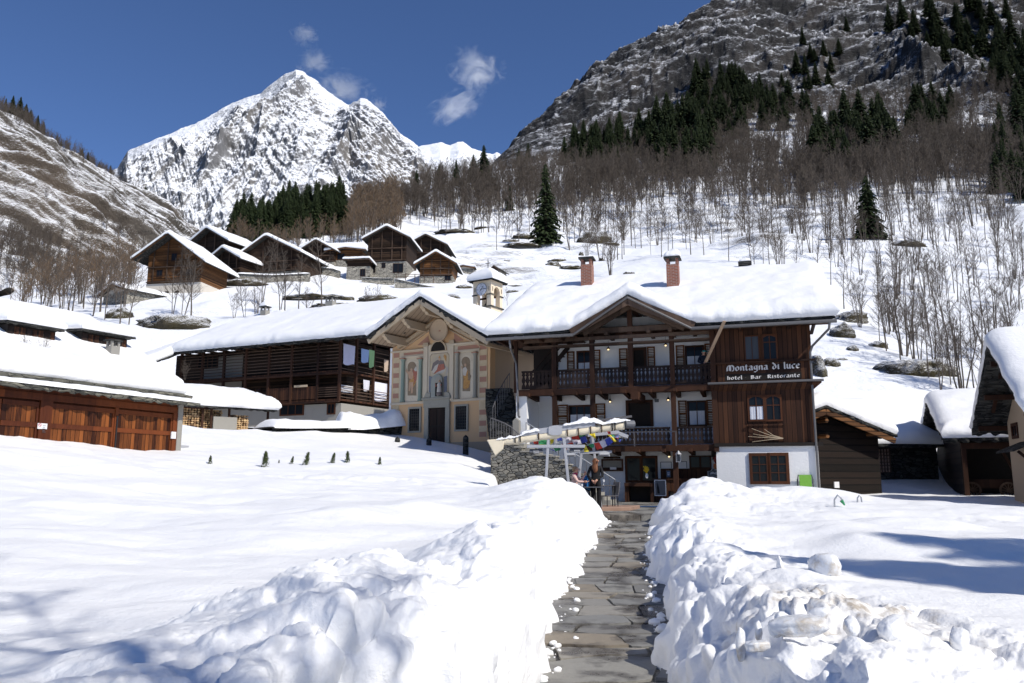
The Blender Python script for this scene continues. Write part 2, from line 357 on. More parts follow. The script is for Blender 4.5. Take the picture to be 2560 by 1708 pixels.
def gs(x,y,cx,cy,a,sx,sy,rot=0):
    c,s=math.cos(rot),math.sin(rot); dx=(x-cx)*c+(y-cy)*s; dy=-(x-cx)*s+(y-cy)*c
    return a*np.exp(-(dx/sx)**2-(dy/sy)**2)
def snowfield(x,y,full=False):
    m=macro(x,y); xc,hw,pb=pc(y); near=1-sstep(30,50,y)
    m=m+near*(.15*fbm(x*.30,y*.42,o=3,sd=3)+.055*fbm(x*.8,y*1.2,o=3,sd=5))
    m=m-sstep(6.0,2.5,y)*0
    e=hw*(1+.16*vnoise(y*1.1,x*0,sd=21)+.13*vnoise(y*3.3,x*0,sd=22))
    sgn=np.sign(x-xc); d=np.abs(x-xc)-e-(.10*fbm(x*3,y*3,o=3,sd=8)+.05)
    on=1-sstep(26.5,28,y)
    bl=np.interp(y,[0,4,6,8,9.6,11,13,15,17,20,22.5,24,26],[.25,.34,.36,.42,.42,.16,.10,.2,.42,.55,.45,.25,.1])
    br=np.interp(y,[0,4,6,8,10,12.5,15,18,21,23.5,25.5,27],[.10,.12,.12,.13,.2,.36,.34,.3,.5,.62,.6,.3])
    bh=np.where(sgn<0,bl,br); wd=np.where(sgn<0,np.interp(y,[0,8,14,20],[1.5,1.0,1.3,2.2]),np.interp(y,[0,6,12,24],[.8,1.0,1.0,1.5]))
    bank=bh*np.exp(-(np.maximum(d-.45,0)/wd)**2)*on
    m=m+bank
    # far left heap, right heap, soft mounds
    m=m+gs(x,y,1.2,21.5,.22,1.3,2.4)+gs(x,y,6.2,24.2,.42,1.1,1.3)+gs(x,y,8.6,25.5,.15,2.4,1.6)
    m=m+gs(x,y,-1.15,4.9,.20,.75,.9,.4)+gs(x,y,-.2,8.2,.16,.6,1.4)+gs(x,y,1.9,4.9,.07,.7,1.2)+gs(x,y,2.5,6.6,.08,.5,.6)
    m=m+gs(x,y,-2.8,13.5,.22,1.0,.9)+gs(x,y,-1.6,14.8,.25,.9,.8)+gs(x,y,5.2,13.8,.25,1.6,.9)+gs(x,y,7.6,15.6,.22,1.3,.8)+gs(x,y,-2.2,6.6,.10,1.6,.7,-.5)
    lm=np.exp(-(np.maximum(d-.2,0)/np.where(sgn<0,.9,np.interp(y,[4,9],[.7,1.2])))**2)*on
    lm=np.maximum(lm,np.exp(-((x-1.3)/1.5)**2-((y-22)/2.8)**2)); lm=np.maximum(lm,np.exp(-((x-1.55-y*.09)/.75)**2-((y-4.9)/2.2)**2)*1.15)
    lm=np.maximum(lm,np.exp(-((x-6.6)/2.0)**2-((y-23.5)/3.5)**2)); lm=np.maximum(lm,.9*np.exp(-((x+.9)/.9)**2-((y-4.6)/1.5)**2))
    lm=np.maximum(lm,.8*np.exp(-((x-13)/2.2)**2-((y-19)/1.2)**2)); lm=np.maximum(lm,.45*np.exp(-((y-(23.2+x*.02))/1.1)**2)*(x<-1))
    lm=np.minimum(lm,1)*sstep(-.75,.25,fbm(x*.9,y*.9,o=2,sd=31)+.35)
    L=.07*fbm(x*1.5,y*1.5,o=3,sd=44,g=.45)
    m=m+lm*L*near
    d2=d-.12*fbm(x*1.7,y*1.7,o=3,sd=151); fr=np.interp(d2/np.interp(y,[0,6,13,24],[.34,.46,.95,1.6]),[-.05,.06,.25,.6,1.0],[0,.30,.62,.90,1.0]); zz=pb-.12+(m-pb+.12)*fr; z=np.where(on>0,zz*on+m*(1-on),m)
    # patio cut
    ins=inpoly(x,y,PATIO); dd=np.where(ins,-1,1)*edgedist(x,y,PATIO)-.12*fbm(x*2,y*2,o=3,sd=9)
    z=np.where((dd<.5),.3+(z-.3)*sstep(0,.5,dd),z)
    if full:
        lm=np.maximum(lm,np.exp(-(np.maximum(np.abs(d-.3)-.3,0)/.35)**2)*on)
        return z,lm*near*(d>-.25)*np.where(dd<.2,0,1)
    return z
def lumps3(x,y,z,sd=0,rad=.75):
    xi,yi,zi=np.floor(x),np.floor(y),np.floor(z); out=np.zeros_like(x)
    for i in (-1,0,1):
        for j in (-1,0,1):
            for k in (-1,0,1):
                cx=xi+i; cy=yi+j; cz=zi+k; h=_h(cx,cy,cz,sd); px=cx+h; py=cy+(h*7.31)%1; pz=cz+(h*31.7)%1; r=rad*(.5+.6*((h*113.3)%1))
                out=np.maximum(out,r*r-((x-px)**2+(y-py)**2+(z-pz)**2))
    return np.sqrt(out)
def fan(t0,t1,nc,y0,y1,nr):
    t=np.linspace(t0,t1,nc); y=np.geomspace(y0,y1,nr); return t[None,:]*y[:,None],np.repeat(y[:,None],nc,1)
X,Y=fan(-1.25,1.25,1560,1.3,55,760); Z=snowfield(X,Y)
Z,LM=snowfield(X,Y,True)
PX=np.stack([X,Y,Z],-1); du=np.gradient(PX,axis=1); dv=np.gradient(PX,axis=0); NN=np.cross(du,dv); NN/=np.linalg.norm(NN,axis=-1,keepdims=True)
for _ in range(14):
    Np=np.pad(NN,((1,1),(1,1),(0,0)),'edge'); NN=(Np[:-2,1:-1]+Np[2:,1:-1]+Np[1:-1,:-2]+Np[1:-1,2:]+NN)/5
    LMp=np.pad(LM,1,'edge'); LM=(LMp[:-2,1:-1]+LMp[2:,1:-1]+LMp[1:-1,:-2]+LMp[1:-1,2:]+LM)/5
NN/=np.linalg.norm(NN,axis=-1,keepdims=True)
# widen the normals so clods swell outwards, not only upwards
k=LM>.02; xx,yy,zz=X[k],Y[k],Z[k]; f_=1.0/np.clip(.6+.03*yy,.65,1.2)
wq=.13*vnoise(xx*2.3,yy*2.3,zz*2.3,160); wr=.13*vnoise(xx*2.3+7,yy*2.3,zz*2.3,158); w5=.03*vnoise(xx*9,yy*9,zz*9,157); xx=xx+wq+w5; zz=zz+wr-w5; yy=yy+wr-wq; mk=sstep(-.35,.35,vnoise(xx*.9,yy*.9,zz*.9,156))
LL=.15*lumps3(xx*1.5*f_,yy*1.5*f_,zz*1.5*f_,161)+(.045+.06*mk)*lumps3(xx*4.0*f_,yy*4.0*f_,zz*4.0*f_,163)+(.020+.030*mk)*lumps3(xx*9.5*f_,yy*9.5*f_,zz*9.5*f_,165)+(.011+.015*mk)*lumps3(xx*21*f_,yy*21*f_,zz*21*f_,167)+.09*fbm(xx*1.7,yy*1.7,zz*1.7,o=5,sd=169,g=.5)
D=np.zeros_like(X); D[k]=(LL-.135)*LM[k]; 
for _ in range(1):
    Dp=np.pad(D,1,'edge'); D=(Dp[:-2,1:-1]+Dp[2:,1:-1]+Dp[1:-1,:-2]+Dp[1:-1,2:]+D*2)/6
PX=PX+NN*D[...,None]
me=gridmesh('snow_field',PX[...,0],PX[...,1],PX[...,2])
# dirt on the trodden heap, a stain of its own
m,n,b=newmat('snow_ground_near'); v=coords(n); f=noise(n,v,20,6,.62); g=noise(n,v,3,4,.5); big=noise(n,v,1.3,6,.6)
pos=nd(n,'ShaderNodeSeparateXYZ'); n.links.new(v,pos.inputs[0])
dx=mth(n,'DIVIDE',mth(n,'SUBTRACT',pos.outputs[0],2.0),.75); dy=mth(n,'DIVIDE',mth(n,'SUBTRACT',pos.outputs[1],5.2),1.6)
rad=mth(n,'SUBTRACT',1.0,mth(n,'ADD',mth(n,'MULTIPLY',dx,dx),mth(n,'MULTIPLY',dy,dy)),None,True)
dm=mth(n,'MULTIPLY',mth(n,'MULTIPLY_ADD',noise(n,v,7,7,.65),7,-3.55,True),rad)
c=mix(n,g,(.90,.902,.91),(.92,.921,.926)); c=mix(n,mth(n,'MULTIPLY',rad,.28),c,(.74,.68,.57)); c=mix(n,mth(n,'MULTIPLY',dm,.85),c,(.30,.23,.15)); n.links.new(c,b.inputs['Base Color'])
b.inputs['Roughness'].default_value=.5; b.inputs['Specular IOR Level'].default_value=.3
bump(n,b,mth(n,'ADD',f,mth(n,'MULTIPLY',g,2.0)),.012); me.materials.clear(); me.materials.append(m)
sf=bpy.data.objects.new('snow_field',me); C.objects.link(sf); tag(sf,'deep white snow covering the meadow on both sides of the cleared path',kind='structure')
gx_=np.arange(-150,151,1.5); gy_=np.concatenate([np.arange(-70,0,2.),np.arange(0,62,1.)]); X,Y=np.meshgrid(gx_,gy_); Zb=np.where(Y>1.3,macro(X,np.maximum(Y,2.)),.62)+.12*fbm(X*.3,Y*.3,o=3,sd=3); Zb=np.where(Y<=8,.62+(Zb-.62)*sstep(1,8,Y),Zb)
xq=pc(Y)[0]; Zb=np.where((np.abs(X)<1.22*Y)&(Y>1.6),Zb-2.5,Zb); Zb=np.where((np.abs(X-xq)<1.6)&(Y<8),np.minimum(Zb,-.35),Zb)
mo=link('snow_ground',gridmesh('snow_ground',X,Y,Zb),M['snow']); tag(mo,'snow covered meadow continuing beside and behind the near field',kind='structure')
def gz(x,y):
    return float(snowfield(np.array([[x]],float),np.array([[y]],float))[0,0]) if y<55 else float(macro(np.array([x]),np.array([y]))[0])
# ------------------------------------------------------------------ hillside with cliffs
def terrace(z,h,k,sm=.35):
    q=z/h; f=q-np.floor(q); return (np.floor(q)+sstep(.5-sm,.5+sm,f))*h*k+z*(1-k)
ROCK=[]
for u,v,Y,r in [(1300,340,640,1),(1400,262,700,1),(1500,205,740,1),(1650,110,760,1),(1760,36,770,1),(1900,-60,790,1),(2200,-260,820,1),(2560,-420,820,1),(1500,330,560,1),(1750,230,560,1),(2000,130,570,1),(2300,60,580,1),(2560,20,580,1),(2200,200,480,1),(2500,240,450,1),
 (1900,300,430,0),(1700,380,400,0),(1500,410,420,0),(1300,430,430,0),(1200,470,380,0),(1240,398,600,.4),(2200,330,370,.1),(2500,330,360,.1),(2200,450,255,0),(1400,520,290,0),(2560,560,170,0),(1000,560,270,0),(500,765,122,0),(2100,930,60,.1),(1500,700,112,0),(2560,430,250,0)]:
    p=P(u,v,Y); ROCK.append((p.x,p.y,r))
rockf=tps(ROCK)
X,Y=fan(-1.0,1.15,1350,54.8,1100,900); Z=macro(X,Y); rk=np.clip(rockf(X,Y),0,1)
A=sstep(60,160,Y)
hz=Z+A*(2.0*fbm(X/26,Y/26,o=4,sd=61)+(2.2*fbm(X/70,Y/70,o=3,sd=62)))*(1-.5*rk)
tz=hz+4*fbm(X/35,Y/35,o=4,sd=66)
low=terrace(hz+3.2*fbm(X/30,Y/22,o=4,sd=64),3.4,.6,.25); km=A*sstep(-.05,.3,fbm(X/25,Y/25,o=2,sd=65))*sstep(420,200,Y)
hz=hz*(1-km)+low*km
rz=tz+rk*(30*ridged(X/110,Y/160,o=5,sd=70)-10+14*fbm(X/60,Y/16,o=6,sd=74,g=.6))
q_=38*fbm(X/75,Y/50,o=5,sd=75,g=.58); rz=terrace(rz+q_+X*.08,14,.36,.24)-q_-X*.08; q_=16*fbm(X/30,Y/18,o=5,sd=76,g=.62); rz=terrace(rz+q_-X*.05,5.5,.5,.22)-q_+X*.05
q_=5*fbm(X/16,Y/9,o=4,sd=77,g=.6); rz=terrace(rz+q_,2.3,.6,.2)-q_; rz=rz+rk*1.0*fbm(X/5,Y/5,o=4,sd=78)
Z2=hz*(1-rk)+rz*rk; Z2[0]-=.25
me=gridmesh('hillside',X,Y,Z2)
kf=((rk+.25*fbm(X/30,Y/30,o=4,sd=79))>.38)[:-1,:-1]; me.polygons.foreach_set('material_index',kf.astype(np.int32).ravel())
def mountmat(name,rockc,thr=.72,wid=.10,nscale=.05,nst=.5,snowc=(.86,.875,.91),bsc=.12,bd=2.5,brown=None,strata=None):
    m,n,b=newmat(name); v=coords(n); t=nd(n,'ShaderNodeTexCoord'); s=nd(n,'ShaderNodeSeparateXYZ')
    fb=noise(n,v,bsc,8,.68); bp=n.nodes.new('ShaderNodeBump'); bp.inputs['Distance'].default_value=bd; n.links.new(fb,bp.inputs['Height'])
    n.links.new(bp.outputs[0],s.inputs[0])
    f=noise(n,v,nscale,7,.65); f2=noise(n,v,nscale*7,6,.65)
    k=mth(n,'ADD',s.outputs[2],mth(n,'MULTIPLY',mth(n,'SUBTRACT',mth(n,'ADD',mth(n,'MULTIPLY',f,.6),mth(n,'MULTIPLY',f2,.4)),.5),nst))
    k=mth(n,'MULTIPLY_ADD',mth(n,'SUBTRACT',k,thr),1/wid,.5,True)
    cr=ramp(n,noise(n,v,nscale*2.3,7,.7),[(.3,tuple(x*.45 for x in rockc)),(.5,rockc),(.7,tuple(min(1,x*1.6) for x in rockc))])
    if brown: cr=mix(n,mth(n,'MULTIPLY_ADD',noise(n,v,nscale*.5,5),5,-2.3,True),cr,brown)
    n.links.new(mix(n,k,cr,snowc),b.inputs['Base Color']); b.inputs['Roughness'].default_value=.75; b.inputs['Specular IOR Level'].default_value=.15
    n.links.new(bp.outputs[0],b.inputs['Normal']); return m
M['hill']=mountmat('snowy_hillside',(.085,.07,.055),.60,.12,.05,.30,bsc=.25,bd=.5); M['cliff']=mountmat('cliff_rock_and_snow',(.018,.0175,.018),.85,.11,.04,.5,snowc=(.80,.82,.87),bsc=.2,bd=1.6,brown=(.04,.034,.03))
hs=link('hillside',me,[M['hill'],M['cliff']]); tag(hs,'steep snowy hillside rising behind the village to dark rocky cliffs',kind='structure')
# cast rays onto the hillside to plant things where the photograph has them
YS=np.geomspace(56,900,700)
def hit(us,vs,y0=56):
    us=np.atleast_1d(us).astype(float); vs=np.atleast_1d(vs).astype(float); out=np.full(len(us),np.nan)
    Xn=(us-1280)/FPX; Yn=(854-vs)/FPX; dn=cp-Yn*sp; T=Xn/dn; S=(sp+Yn*cp)/dn; ys=YS[YS>=y0]
    for i in range(0,len(us),400):
        t=T[i:i+400,None]; s=S[i:i+400,None]; g=macro(t*ys[None],np.repeat(ys[None],len(t),0)); below=(CZ+s*ys[None])<g
        k=below.argmax(1); ok=below.any(1); out[i:i+400]=np.where(ok,ys[k],np.nan)
    return T,S,out
def hz_at(x,y):  # actual hill surface from the mesh grid
    yi=np.log(y/54.8)/math.log(1100/54.8)*899; ti=(x/y+1.0)/2.15*1349
    yi=np.clip(yi,0,898.99); ti=np.clip(ti,0,1348.99); a=yi.astype(int); c=ti.astype(int); fa=yi-a; fc=ti-c
    return (Z2[a,c]*(1-fa)*(1-fc)+Z2[a+1,c]*fa*(1-fc)+Z2[a,c+1]*(1-fa)*fc+Z2[a+1,c+1]*fa*fc)
# ------------------------------------------------------------------ mountains as ridge-to-foot sheets with real relief
def mountain(name,ridge,foot,nc,nr,mat,disp,label,u0=None,u1=None,power=1.0,back=.35,ribs=(),jag=6,nvec=(0.15,-.75,.65)):
    u0=ridge[0][0]; u1=ridge[-1][0]; us=np.linspace(u0,u1,nc)
    ru=[r[0] for r in ridge]; rv=np.interp(us,ru,[r[1] for r in ridge]); rY=np.interp(us,ru,[r[2] for r in ridge])
    fu=[r[0] for r in foot]; fv=np.interp(us,fu,[r[1] for r in foot]); fY=np.interp(us,fu,[r[2] for r in foot])
    def pw(u,v,Y):
        Xn=(u-1280)/FPX; Yn=(854-v)/FPX; d=cp-Yn*sp; return np.stack([Xn/d*Y,Y,CZ+(sp+Yn*cp)/d*Y],-1)
    Rp=pw(us,rv,rY); Fp=pw(us,fv,fY); tb=np.linspace(0,1+back,nr)
    T=tb[:,None]; a=np.minimum(T,1); prof=a**power; pos=Fp[None]*(1-a[...,None])+Rp[None]*a[...,None]; pos[...,2]=Fp[None,:,2]*(1-prof)+Rp[None,:,2]*prof
    ex=np.maximum(T-1,0); H=np.abs(Rp[None,:,2]-Fp[None,:,2]); pos[...,1]+=ex*H*1.2; pos[...,2]-=ex*H*1.3
    U=np.repeat(us[None],nr,0); Vv=fv[None]*(1-a)+rv[None]*a
    D=disp(pos[...,0],pos[...,1],pos[...,2],U,Vv)
    for line,amp,sg in ribs:
        dist=np.full(U.shape,1e9)
        for (a0,b0),(a1,b1) in zip(line[:-1],line[1:]):
            L=(a1-a0)**2+(b1-b0)**2; q=np.clip(((U-a0)*(a1-a0)+(Vv-b0)*(b1-b0))/L,0,1); dist=np.minimum(dist,np.hypot(U-a0-q*(a1-a0),Vv-b0-q*(b1-b0)))
        D=D+amp*np.exp(-dist/sg)
    fade=(1-np.exp(-((T-1)/.12)**2)); D=D*fade
    nv=np.array(nvec); nv=nv/np.linalg.norm(nv); pos=pos+D[...,None]*nv
    pos[...,2]+=jag*fbm(pos[...,0]/(jag*6),pos[...,1]/(jag*6),o=5,sd=90,g=.6)*np.exp(-((T-1)/.12)**2)
    me=gridmesh(name,pos[...,0],pos[...,1],pos[...,2]); o=link(name,me,mat); tag(o,label,kind='structure'); return o,pos
M['peak']=mountmat('rock_and_snow_peak',(.13,.13,.135),.55,.12,.006,.75,bsc=.02,bd=6.5,brown=(.17,.155,.14))
def dpeak(x,y,z,U,V):
    q=(x*.64-z*.77); w=(x*.77+z*.64); gul=30*(ridged(x/150+z/1100,z/700,y/1500,o=5,sd=105)-.45)+12*(ridged(x/45+z/500,z/260,y/500,o=4,sd=107)-.45)
    d=46*(ridged(x/420+.3,z/420,y/900,o=4,sd=101)-.45)+24*fbm(x/90,z/90,y/120,o=6,sd=111,g=.55)
    fac=sstep(820,960,U+(V-300)*.2)
    st=fbm(q/420,w/34,o=5,sd=121,g=.6); return d*.8+gul*(1-.5*fac)+(14+20*fac)*st+fac*16*fbm(x/60,z/60,y/60,o=5,sd=133,g=.6)+4*fbm(x/14,z/14,y/20,o=4,sd=131)
mountain('snowy_peak',[(120,520,2500),(200,470,2500),(294,420,2500),(319,378,2500),(362,361,2500),(426,333,2550),(485,310,2600),(528,286,2650),(579,261,2700),(630,241,2700),(651,235,2700),(689,203,2720),(715,184,2720),(740,175,2700),(757,180,2700),(787,199,2650),(821,227,2600),(843,246,2550),(872,262,2500),(888,252,2450),(900,247,2400),(919,250,2380),(957,282,2350),(1000,336,2300),(1033,357,2300),(1044,366,2280),(1060,391,2250),(1084,420,2200),(1130,480,2100),(1180,540,2000)],
 [(120,900,1300),(500,800,1200),(900,760,1150),(1180,760,1200)],900,620,M['peak'],dpeak,'high snowy pyramid peak with grey rock ribs behind the village',
 ribs=[([(740,175),(760,260),(700,360),(560,480)],55,22),([(900,247),(850,330),(880,420),(840,520)],55,30),([(915,250),(1000,400),(1060,520)],38,20),([(579,261),(600,380),(520,520)],40,20),([(400,340),(470,470)],35,18),([(660,410),(640,520),(560,600)],35,20)],jag=9)
def dfar(x,y,z,U,V): return 30*fbm(x/200,z/200,y/300,o=5,sd=141)+sstep(1120,1160,U)*20*fbm(x/40,z/40,o=5,sd=142,g=.6)
M['peak2']=mountmat('far_snow_ridge_surface',(.2,.2,.21),.42,.2,.006,.5,bsc=.01,bd=8)
mountain('snowy_ridge',[(980,372,4200),(1044,366,4200),(1076,362,4200),(1102,356,4200),(1125,361,4200),(1144,354,4200),(1157,353,4200),(1179,370,4200),(1197,378,4200),(1231,388,4200),(1242,383,4200),(1271,399,4200),(1320,430,4200),(1400,470,4200)],[(980,560,2600),(1400,560,2600)],260,200,M['peak2'],dfar,'distant bright snow ridge between the peak and the cliffs',jag=14)
M['lslope']=mountmat('left_slope_surface',(.10,.088,.075),.50,.12,.018,.75,bsc=.05,bd=5,brown=(.12,.09,.065))
def dleft(x,y,z,U,V):
    q=U*.80+V*.60; w=-U*.60+V*.80   # strata dip to the right in this flank
    wv=(z*.85+y*.35); al=(y*.8-z*.35)
    st=fbm(al/220,wv/20+x/120,o=5,sd=151,g=.6); return 10*(ridged(y/120,z/90,x/200,o=4,sd=155)-.4)+20*st+16*np.maximum(0,fbm(al/110,wv/12,o=4,sd=157))+2.2*fbm(y/7,z/7,o=4,sd=159)
lf_,lpos=mountain('mountain_slope',[(-700,-60,330),(-300,120,380),(0,272,430),(60,300,440),(120,345,460),(200,400,500),(270,440,540),(330,480,600),(400,510,680),(450,555,740),(490,585,800),(560,640,850)],
 [(-700,900,140),(0,800,170),(300,770,210),(560,780,300)],760,560,M['lslope'],dleft,'steep snow and rock mountain flank on the left with slanting ledges',jag=3,nvec=(.75,-.45,.5),back=.5)
# ------------------------------------------------------------------ path of irregular slabs on a wet bed
m,n,b=newmat('path_stone'); v=coords(n); gm=nd(n,'ShaderNodeNewGeometry')
f=noise(n,v,1.6,6,.6); f2=noise(n,v,9,6,.65); wet=mth(n,'MULTIPLY_ADD',noise(n,v,1.5,7,.6),9,-4.3,True)
c=ramp(n,gm.outputs['Random Per Island'],[(0,(.17,.166,.16)),(.35,(.29,.28,.255)),(.6,(.22,.22,.215)),(.85,(.33,.305,.265)),(1,(.25,.205,.15))])
c=mix(n,mth(n,'MULTIPLY',f2,.45),c,(.13,.125,.115)); c=mix(n,mth(n,'MULTIPLY',wet,.78),c,(.045,.038,.033)); n.links.new(c,b.inputs['Base Color'])
n.links.new(mth(n,'MULTIPLY_ADD',wet,-.5,.75),b.inputs['Roughness']); bump(n,b,f2,.012); M['slab']=m
m,n,b=newmat('wet_earth'); v=coords(n); f=noise(n,v,5,6,.6); c=mix(n,mth(n,'MULTIPLY_ADD',f,5,-2.3,True),(.022,.017,.013),(.075,.058,.035)); n.links.new(c,b.inputs['Base Color']); b.inputs['Roughness'].default_value=.35; bump(n,b,noise(n,v,16,5),.015); M['earth']=m
ys=np.linspace(-7,31.2,240); xc,hw,pb=pc(ys); q=np.linspace(-1,1,7)
hw2=hw+.5; X=xc[:,None]+hw2[:,None]*q[None]; Y=np.repeat(ys[:,None],7,1); Zp=np.repeat(pb[:,None],7,1)+0*X-.012
pm=gridmesh('path',X,Y,Zp); po=link('path',pm,[M['earth'],M['slab']]); tag(po,'path of irregular wet flagstones shovelled clear between snow banks',kind='structure')
bm=bmesh.new(); bm.from_mesh(pm)
y=1.2; row=0
rp=random.Random(5)
def rowb(k,x): return .15*vnoise(np.array([x*1.25]),np.array([k*3.7]),sd=900)[0]+.03*vnoise(np.array([x*5.]),np.array([k*2.1]),sd=901)[0]
rows=[-6.9]
while rows[-1]<30.4: rows.append(rows[-1]+(rp.uniform(.42,.78) if rows[-1]<20 else rp.uniform(.55,.9)))
for k_r in range(len(rows)-1):
    y0_,y1_=rows[k_r],rows[k_r+1]; W=float(pc((y0_+y1_)/2)[1])+.42; x=-W+rp.uniform(-.3,0); sl0=rp.uniform(-.12,.12)
    while x<W:
        wd=rp.uniform(.42,1.15) if rp.random()<.75 else rp.uniform(1.1,1.5); sl1=rp.uniform(-.14,.14); g=.012+.030*rp.random()**2; pts=[]
        for i in range(7): t_=i/6; xx=x+g+(wd-2*g)*t_; e_=.05*(abs(t_-.5)*2)**6; pts.append((xx-sl0*.5*(1-t_)-sl1*.5*t_,y0_+rowb(k_r,xx)+g+e_))
        for i in range(1,4): pts.append((x+wd-g+sl1*(i/4-.5)+rp.uniform(-.012,.012),y0_+(y1_-y0_)*i/4+rowb(k_r,x+wd)*(1-i/4)+rowb(k_r+1,x+wd)*i/4))
        for i in range(7): t_=1-i/6; xx=x+g+(wd-2*g)*t_; e_=.05*(abs(t_-.5)*2)**6; pts.append((xx+sl0*.5*(1-t_)+sl1*.5*t_,y1_+rowb(k_r+1,xx)-g-e_))
        for i in range(3,0,-1): pts.append((x+g+sl0*(i/4-.5)+rp.uniform(-.012,.012),y0_+(y1_-y0_)*i/4+rowb(k_r,x)*(1-i/4)+rowb(k_r+1,x)*i/4))
        zt=.012+rp.uniform(-.007,.010); vs=[];vb=[]; n0=len(pts)
        for px,py in pts: c0,_,z0=pc(py); vs.append(bm.verts.new((float(c0)+px,py,float(z0)+zt))); vb.append(bm.verts.new((float(c0)+px,py,float(z0)-.03)))
        fcs=[bm.faces.new(vs)]
        for i in range(n0): j=(i+1)%n0; fcs.append(bm.faces.new((vs[j],vs[i],vb[i],vb[j])))
        for f_ in fcs: f_.material_index=1
        x+=wd; sl0=sl1
bm.to_mesh(pm); bm.free()
# patio paving
pt=MB()
for row,(y0,y1) in enumerate([(23.2,24.6),(24.6,26),(26,27.4),(27.4,28.8),(28.8,30.2),(30.2,31.6),(31.6,33.5),(33.5,36.5)]):
    x=-.8-row*.3%1
    while x<9.9:
        w_=random.uniform(.8,1.6); pt.box(x+.012,x+w_-.012,y0+.012,y1-.012,.30,.497+random.uniform(-.003,.003)); x+=w_
po=pt.build('patio',M['slab']); tag(po,'stone paved terrace in front of the hotel entrance',kind='structure')
# ------------------------------------------------------------------ generic building pieces
def edgegrid(a,b,e,n):
    o=np.array([0,.04,.1,.2,.35,.55,.8])*e; L=b-a
    if 2*o[-1]>L*.8: o=o*L*.4/o[-1]
    return np.concatenate([a+o,np.linspace(a+o[-1],b-o[-1],n)[1:-1],(b-o)[::-1]])
def roof(parent,x0,x1,y0,y1,zf,th=.16,st=.6,nx=60,ny=40,mat='slate',inset=(0,0,0,0),sd=0,edge=.5,rag=.05,name='roof',snowname='roof_snow',lump=1.0,cover=None,bulge=.10,mats=None):
    X,Y=np.meshgrid(np.linspace(x0,x1,nx*2),np.linspace(y0,y1,ny*2)); Z=zf(X,Y)
    jx=rag*(vnoise(Y*4.5+sd,X*.5,sd=201)); jy=rag*(vnoise(X*4.5+sd,Y*.5,sd=202))
    ex=np.zeros_like(X); ex[:,0]=jx[:,0]; ex[:,-1]=jx[:,-1]; ey=np.zeros_like(X); ey[0]=jy[0]; ey[-1]=jy[-1]
    X=X+ex; Y=Y+ey; r,c=X.shape; i=np.arange(r*c).reshape(r,c)
    tj=th*(1+.45*vnoise(X*5,Y*5,sd=205)); V=np.concatenate([np.stack([X,Y,Z],-1).reshape(-1,3),np.stack([X,Y,Z-tj],-1).reshape(-1,3)]); o=r*c
    F=[np.stack([i[:-1,:-1],i[:-1,1:],i[1:,1:],i[1:,:-1]],-1).reshape(-1,4),o+np.stack([i[:-1,:-1],i[1:,:-1],i[1:,1:],i[:-1,1:]],-1).reshape(-1,4)]
    loop=np.concatenate([i[0,:-1],i[:-1,-1],i[-1,:0:-1],i[:0:-1,0]]); l2=np.roll(loop,-1); F.append(np.stack([l2,loop,loop+o,l2+o],-1))
    me=npmesh(name,V,np.concatenate(F)); ro=link(name,me,M[mat],parent)
    if st<=0: return ro,None
    ax,bx,ay,by=x0+inset[0],x1-inset[1],y0+inset[2],y1-inset[3]
    gx=edgegrid(ax,bx,edge*1.2,nx); gy=edgegrid(ay,by,edge*1.2,ny); X,Y=np.meshgrid(gx,gy); Z=zf(X,Y)
    wob=.10*lump*fbm(X*1.6+sd,Y*1.6,o=3,sd=210)
    d=np.minimum(np.minimum(X-ax,bx-X),np.minimum(Y-ay,by-Y)); q=np.clip((d+np.where(d<edge,.0,0))/edge,0,1)
    prof=.22+.78*np.sqrt(1-(1-q)**2); t=st*prof*(1+.16*lump*fbm(X*.7+sd,Y*.7,o=3,sd=211))+.05*lump*fbm(X*2.1,Y*2.1+sd,o=5,sd=212,g=.6)*(.25+.75*(1-q))
    if cover is not None: t=t*cover(X,Y)
    # lumpy outward swelling at the rim
    out=(1-q)*bulge*(1+.8*fbm(X*1.3+sd,Y*1.3+sd,o=4,sd=214,g=.6)); sx=np.where(X-ax<edge,-1,np.where(bx-X<edge,1,0)); sy=np.where(Y-ay<edge,-1,np.where(by-Y<edge,1,0))
    X2=X+sx*out+wob*0; Y2=Y+sy*out
    top=np.stack([X2,Y2,Z+t+.01],-1); bot=np.stack([X+sx*out*.3,Y+sy*out*.3,Z+.006],-1)
    r,c=X.shape; i=np.arange(r*c).reshape(r,c); o=r*c; V=np.concatenate([top.reshape(-1,3),bot.reshape(-1,3)])
    mid=None; F=[np.stack([i[:-1,:-1],i[:-1,1:],i[1:,1:],i[1:,:-1]],-1).reshape(-1,4)]
    loop=np.concatenate([i[0,:-1],i[:-1,-1],i[-1,:0:-1],i[:0:-1,0]]); l2=np.roll(loop,-1); F.append(np.stack([l2,loop,loop+o,l2+o],-1))
    me=npmesh(snowname,V,np.concatenate(F),True); so_=link(snowname,me,M['roofsnow'],parent); return ro,so_
